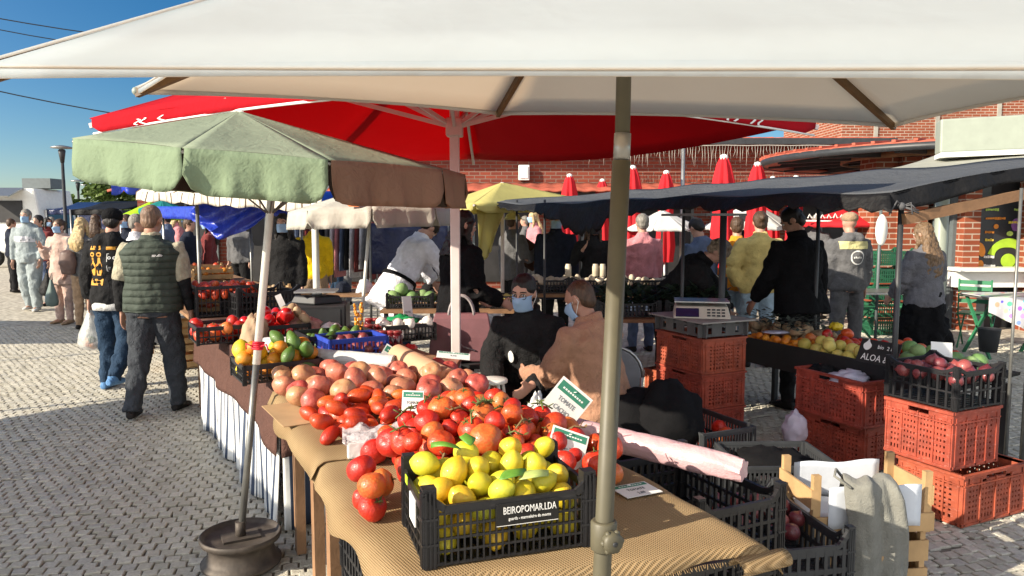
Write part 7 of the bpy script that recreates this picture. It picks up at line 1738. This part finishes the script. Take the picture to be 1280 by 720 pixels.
# grey cloth bag draped over the front of it
M_cotton = cloth('grey_cotton_bag', (.19,.19,.17), bump=.4, bscale=30)
cbg = thing('cloth_bag', 'grey cloth bag draped over the front of the paper lined wooden crate', 'bag', loc_world(wc, (-.03, -W_/2, .2)))
path = [(.13,.10),(.10,.17),(.055,.235),(.01,.262),(-.03,.245),(-.052,.18),(-.060,.08),(-.066,-.04),(-.07,-.15),(-.062,-.25),(-.03,-.285)]
def drape(a, b):
    i = min(len(path)-2, int(a*(len(path)-1))); f = a*(len(path)-1)-i; y = path[i][0]*(1-f)+path[i+1][0]*f; z = path[i][1]*(1-f)+path[i+1][1]*f
    wdt = .075+.050*min(1, a*1.8)-.02*max(0, a-.75)*4; fd = min(1, a*2.2)
    x = (b-.5)*2*wdt + .012*math.sin(a*9+1); bulge = -.035*math.cos((b-.5)*math.pi)*fd
    return loc_world(wc, (-.03+x, -W_/2+y+bulge+.020*math.sin(b*8+a*3.5+1)*fd+.010*mnoise.noise(V((a*9, b*7, 5)))+.006*math.sin(b*21-a*6)*fd*b, z+.012*math.sin(b*14+2)*(1-a)+.01*mnoise.noise(V((a*6, b*5, 2)))))
mb = MB(); mb.grid(drape, 44, 40); mb.build('cloth', M_cotton, cbg, solid=.005)
mb = MB(); mb.tube([drape(.16, .12)+UP*.004, drape(.2, .10)+V((-.05,-.01,.04)), drape(.3, .05)+V((-.06,-.03,.0)), drape(.42, .1)+V((-.01,-.01,0))], .006, 6); mb.build('handle', M_cotton, cbg)
# small brown side table, handbag on a stool, small white stool
sd_ = thing('side_table', 'small brown wooden side table by the pale square pole', 'table', D(540, 440, 5.0)); c = D(532, 436, 4.75); c.z = .74; mb = MB(); mb.box(c, (.44,.34,.03), -.06); mb.build('tabletop', M('red_brown_wood', (.30,.10,.05), .4, .2), sd_); mb = MB(); mb.box(c+V((0,-.172,-.022)), (.44,.012,.04), -.06); mb.build('edge', M_wood, sd_)
for a, b in ((-.19,-.14),(.19,-.14),(.19,.14),(-.19,.14)): mb = MB(); mb.tube([c+V((a,b,-.01)), V((c.x+a, c.y+b, 0))], .015, 8); mb.build('leg', M_darkmetal, sd_)
crumple('plastic_bag', 'small red translucent bag on the brown side table', 'plastic bag', c+V((-.11,.05,.055)), (.05,.05,.05), M('red_film', (.5,.03,.03), .3), 21, 14)
hbg = thing('handbag', 'large mauve handbag with arched handles on a black stool', 'handbag', D(577, 450, 5.25)); c = D(577, 420, 5.25); M_mauve = M('mauve_leather', (.17,.075,.085), .5, .12, 12, .2, 80); mb = MB()
prof = [(-.17,.225,.085),(-.16,.23,.09),(.0,.215,.075),(.13,.195,.05),(.165,.185,.03)]
vs = []
for z, x, y in prof: vs += [c+V((sx*x, sy*y, z)) for sx, sy in ((-1,-1),(1,-1),(1,1),(-1,1))]
mb.add(vs, [(0,1,2,3)[::-1]]+[(i*4+j, i*4+(j+1)%4, i*4+4+(j+1)%4, i*4+4+j) for i in range(4) for j in range(4)]+[(16,17,18,19)], False); mb.build('bag_body', M_mauve, hbg, bevel=.012)
for y in (-.03, .03):
    mb = MB(); mb.tube([c+V((.09*math.cos(t), y, .14+.15*math.sin(t))) for t in [j*PI/12 for j in range(13)]], .0085, 8); mb.build('handle', M('handle_grey', (.30,.27,.27), .5), hbg)
mb = MB(); mb.tube([c+V((-.02,-.09,-.03)), c+V((.02,-.10,-.06)), c+V((.10,-.09,-.09))], .006, 6); mb.build('strap_tassel', MATS['handle_grey'], hbg)
st = thing('stool', 'black stool carrying the mauve handbag', 'stool', V((c.x, c.y, 0))); zt = c.z-.175; mb = MB(); mb.box(V((c.x, c.y, zt-.018)), (.42,.32,.03)); mb.build('seat', M_darkmetal, st)
for a, b in ((-.19,-.14),(.19,-.14),(.19,.14),(-.19,.14)): mb = MB(); mb.tube([V((c.x+a, c.y+b, zt-.03)), V((c.x+a*1.05, c.y+b*1.05, 0))], .013, 8); mb.build('leg', M_darkmetal, st)
c = D(617, 474, 4.35); ws = thing('stool', 'small round white stool before the masked seated woman', 'stool', V((c.x, c.y, 0))); mb = MB(); mb.lathe([(.07,-.022),(.082,-.018),(.084,-.002),(.078,.004),(.02,.002)], c, 24); mb.build('seat', M_white, ws)
for k in range(4): a = k*PI/2+.5; d = V((math.cos(a), math.sin(a), 0)); mb = MB(); mb.tube([c+d*.06-UP*.02, V((c.x, c.y, 0))+d*.16], .010, 8); mb.build('leg', M_white, ws)
# ------------------------------------------------------------------ cafe furniture right of the stall
def cafe_table(label, px, Y, w, mat, topmat=None):
    q = D(px, 360, Y); t = thing('cafe_table', label, 'table', (q.x, Y, 0), 'cafe tables'); mb = MB(); mb.box((q.x, Y, .73), (w, .6, .025)); mb.build('tabletop', topmat or M_steel, t)
    for sx in (-1, 1):
        mb = MB(); mb.bar((q.x+sx*w*.42, Y-.26, .72), (q.x+sx*w*.42, Y+.26, 0), .03, .03); mb.build('leg', mat, t); mb = MB(); mb.bar((q.x+sx*w*.42, Y+.26, .72), (q.x+sx*w*.42, Y-.26, 0), .03, .03); mb.build('leg', mat, t)
    return t
M_ggreen = M('green_painted_metal', (.03,.17,.08), .45, .1); cafe_table('green legged cafe table behind the black post', 1105, 9.6, .9, M_ggreen)
def floral():
    m, nt, b = newmat('flower_print_oilcloth'); v = nt.new('ShaderNodeTexVoronoi'); v.inputs['Scale'].default_value = 11; nt.link(nt.coord(), v.inputs['Vector']); hs = nt.new('ShaderNodeHueSaturation'); nt.link(v.outputs['Color'], hs.inputs['Color']); hs.inputs['Saturation'].default_value = 1.2
    c = nt.mix(nt.ramp(v.outputs['Distance'], [(.30,(0,0,0)),(.36,(1,1,1))]), hs.outputs[0], (.62,.60,.62)); nt.link(c, b.inputs['Base Color']); setb(b, .3); return m
t = cafe_table('cafe table with a flower print oilcloth by the menu board', 1262, 9.0, .85, M_ggreen); q = D(1262, 360, 9.0); mb = MB(); mb.box((q.x, 9.0, .748), (.9,.64,.006)); mb.grid(lambda a, b: V((q.x-.45+.9*b, 8.678-.02*math.sin(b*20)*a, .748-(.38*(1-abs(b-.5)*1.1))*a)), 6, 16); tag(mb.build('oilcloth', floral()), 'bright flower print oilcloth hanging off the cafe table', 'tablecloth')
q = D(1243, 425, 8.4); mb = MB(); mb.lathe([(.09,.0),(.12,.26),(.125,.27),(.115,.27),(.085,.01)], V((q.x, 8.5, .14)), 18); tag(mb.build('bucket', M_darkmetal), 'small dark bucket under the flower print table', 'bucket')
def cafe_chair(label, px, Y, rz, first=[None]):
    q = D(px, 380, Y)
    if first[0]: return dup(first[0], (q.x, Y, 0), rz, label)
    t = thing('cafe_chair', label, 'chair', (0,0,0), 'green cafe chairs'); mb = MB(); mb.box((0,0,.45), (.40,.40,.02)); mb.build('seat', M_ggreen, t); mb = MB()
    for z in (.62,.70,.78,.86): mb.box((0,.19,z), (.36,.012,.05))
    mb.build('backrest', M_ggreen, t)
    for sx in (-1,1):
        mb = MB(); mb.tube([(sx*.18,.20,.90),(sx*.18,.19,.45),(sx*.18,-.18,0)], .011, 6); mb.build('leg', M_ggreen, t); mb = MB(); mb.tube([(sx*.17,-.18,.45),(sx*.17,.20,0)], .011, 6); mb.build('leg', M_ggreen, t)
    place(t, (q.x, Y, 0), rz); first[0] = t; return t
cafe_chair('green cafe chair left of the green legged table', 1075, 10.2, 1.2); cafe_chair('green cafe chair at the green legged table, nearest the kiosk', 1140, 10.4, -.6); cafe_chair('green cafe chair by the flower print table', 1222, 9.6, 2.4)
for k in range(5):
    q = D(1108, 335, 10.8); c = dup(BP, V((q.x, 10.8, .004+.25*k)), .05*k, ['green', 'green', 'green', 'green', 'green'][0]); c['label'] = ['lowest green bottle crate in the stack behind the black post', 'second green bottle crate from the ground in the stack', 'middle green bottle crate in the stack behind the black post', 'second green bottle crate from the top of the stack', 'top green bottle crate in the stack behind the black post'][k]; c['group'] = 'green bottle crates'
    for ch_ in c.children: ch_.data = ch_.data.copy(); ch_.data.materials[0] = M_grn
q = D(1100, 290, 9.9); sgn = thing('lolly_sign', 'small white oval sign on the grey post by the kiosk', 'sign', (q.x, 9.9, 0)); mb = MB(); mb.tube([(q.x,9.9,0),(q.x,9.9,1.8)], .02, 8); mb.build('post', M_grey, sgn); mb = MB(); mb.lathe([(.10,-.015),(.11,0),(.10,.015)], (0,0,0), 20)
for i, v in enumerate(mb.v): mb.v[i] = V((q.x+v.x*.75, 9.86+v.z, 1.52+v.y*1.9))
mb.build('plate', M_white, sgn)
# market hall side goods: trestles of clothes under the awnings, far left stalls and van
vn = thing('market_van', 'white market van with raised awning at the far left', 'van', D(30, 300, 26)); a = D(-30, 330, 26); b = D(60, 330, 26); w_ = b.x-a.x
mb = MB(); hexa(mb, [V((a.x,26,.5)), V((b.x,26,.5)), V((b.x,28.2,.5)), V((a.x,28.2,.5))], [V((a.x,26,2.75)), V((b.x-.35,26,2.75)), V((b.x-.35,28.2,2.75)), V((a.x,28.2,2.75))]); mb.build('body', M_white, vn, bevel=.08)
mb = MB(); mb.box(((a.x+b.x)/2-.2, 25.97, 1.95), (w_*.55,.05,.75)); mb.build('serving_hatch', M_dark, vn); mb = MB(); p0 = V(((a.x+b.x)/2-.2, 25.6, 2.6)); mb.box(p0, (w_*.6,.9,.04), rot=Matrix.Rotation(.35, 3, 'X')); mb.build('hatch_flap', M_steel, vn)
mb = MB(); mb.box((b.x-.6,27,2.95), (1.0,.9,.35)); mb.build('roof_box', M_grey, vn)
mb = MB(); mb.box((b.x-.12, 27.1, 1.7), (.05,1.5,.7), rot=Matrix.Rotation(-.12, 3, 'Y')); mb.build('windscreen', M_glass, vn)
for x in (a.x+.6, b.x-.5):
    mb = MB(); mb.lathe([(.30,-.1),(.34,-.08),(.34,.08),(.30,.1)], (x,26.05,.36), 20, Matrix.Rotation(PI/2, 3, 'X')); mb.build('wheel', M('tyre_rubber', (.02,.02,.02), .8), vn)
for k, (px0, px1, Y, col, lab) in enumerate(((58, 98, 24, M_navy, 'far dark blue stall awning right of the market van'), (88, 150, 21, M_blackc, 'far black stall awning below the street lamps'))):
    p0, p1 = D(px0, 262, Y), D(px1, 262, Y); t = thing('far_stall', lab, 'market stall', ((p0.x+p1.x)/2, Y, 0), 'far stalls'); mb = MB(); mb.grid(lambda a, b: p0.lerp(p1, b)+V((0,1.8*a,.28*a-.05*math.sin(a*PI))), 5, 8); mb.grid(lambda a, b: p0.lerp(p1, b)-UP*.16*a+V((0,.03*math.sin(b*20),0)), 3, 16); mb.build('awning', col, t, solid=.004)
    for q in (p0, p1): mb = MB(); mb.tube([V((q.x,q.y,0)), q], .025, 6); mb.build('pole', M_steel, t)
    mb = MB(); mb.box(((p0.x+p1.x)/2, Y+.6, .42), (p1.x-p0.x-.1, .8, .84)); mb.build('counter', M_wood2, t)
    mb = MB(); mb.box(((p0.x+p1.x)/2, Y+1.7, 1.0), (p1.x-p0.x, .04, 1.9)); mb.build('back_sheet', M_navy, t)
# clothes rail goods seen below the grey white parasol
cl = thing('clothes_rail', 'rail of dark and striped clothes under the far awnings', 'clothes rail', D(420, 320, 11.5)); p0, p1 = D(372, 272, 11.6), D(470, 274, 11.6); mb = MB(); mb.tube([p0, p1], .015, 6); mb.tube([V((p0.x,p0.y,0)), p0], .015, 6); mb.tube([V((p1.x,p1.y,0)), p1], .015, 6); mb.build('rail', M_steel, cl); rg = random.Random(77)
gm = [K_navy, K_red, K_tan, K_lightw, K_black2, K_denim, K_pinks, K_greyh]
for k in range(16):
    q = p0.lerp(p1, (k+.5)/16); mb = MB(); w0 = .30; mb.rings([(q-UP*.04, V((.02,.05,0)), V((.01,-.01,0))), (q-UP*.10, V((.03,w0*.6,0)), V((.025,0,0))), (q-UP*.5, V((.045,w0*.6,0)), V((.03,0,0))), (q-UP*(.75+rg.uniform(0,.3)), V((.05,w0*.65,0)), V((.03,0,0)))], 10); mb.build('garment', gm[rg.randrange(8)], cl)
flat_table('low cloth covered table in front of the white coat', -2.2, -.9, 8.7, 9.5, .78)
for k in range(5):
    mb = MB(); c = V((-2.05+.26*k, 9.0, .78)); mb.rings([(c, V((.11,0,0)), V((0,.16,0))), (c+UP*.07, V((.10,0,0)), V((0,.15,0))), (c+UP*(.12+.03*(k%2)), V((.05,0,0)), V((0,.08,0)))], 10)
    tag(fuse(mb, 'folded_garment', gm[(k*3) % 8], None, .02, 2, .02), ['folded navy garment at the left end of the far table', 'folded pale garment second on the far table', 'folded pink garment in the middle of the far table', 'folded red garment fourth on the far table', 'folded dark garment at the right end of the far table'][k], 'garment')
flat_table('stall table where the white coated person works', -1.25, .1, 7.0, 7.7, .80)
for k in range(3):
    cr = dup(BP, V((-1.0+.5*k, 7.3, .803)), .1, ['black crate of greens left of the white coated hands', 'black crate below the white coated hands', 'black crate right of the white coated hands'][k]); cr.scale = (.8,.9,.6)
    fill(cr, .57*.8, .38*.9, .15, ((('cabbage','potato','quince')[k], ((.06,.07),(.036,.046),(.036,.046))[k], (7,18,16)[k], ['green cabbage in the crate left of the white coated hands', 'potato in the crate below the white coated hands', 'quince in the crate right of the white coated hands'][k], ['cabbages near the white coat', 'potatoes near the white coat', 'quinces near the white coat'][k], full),), 140+k, .05, .06)
prune()
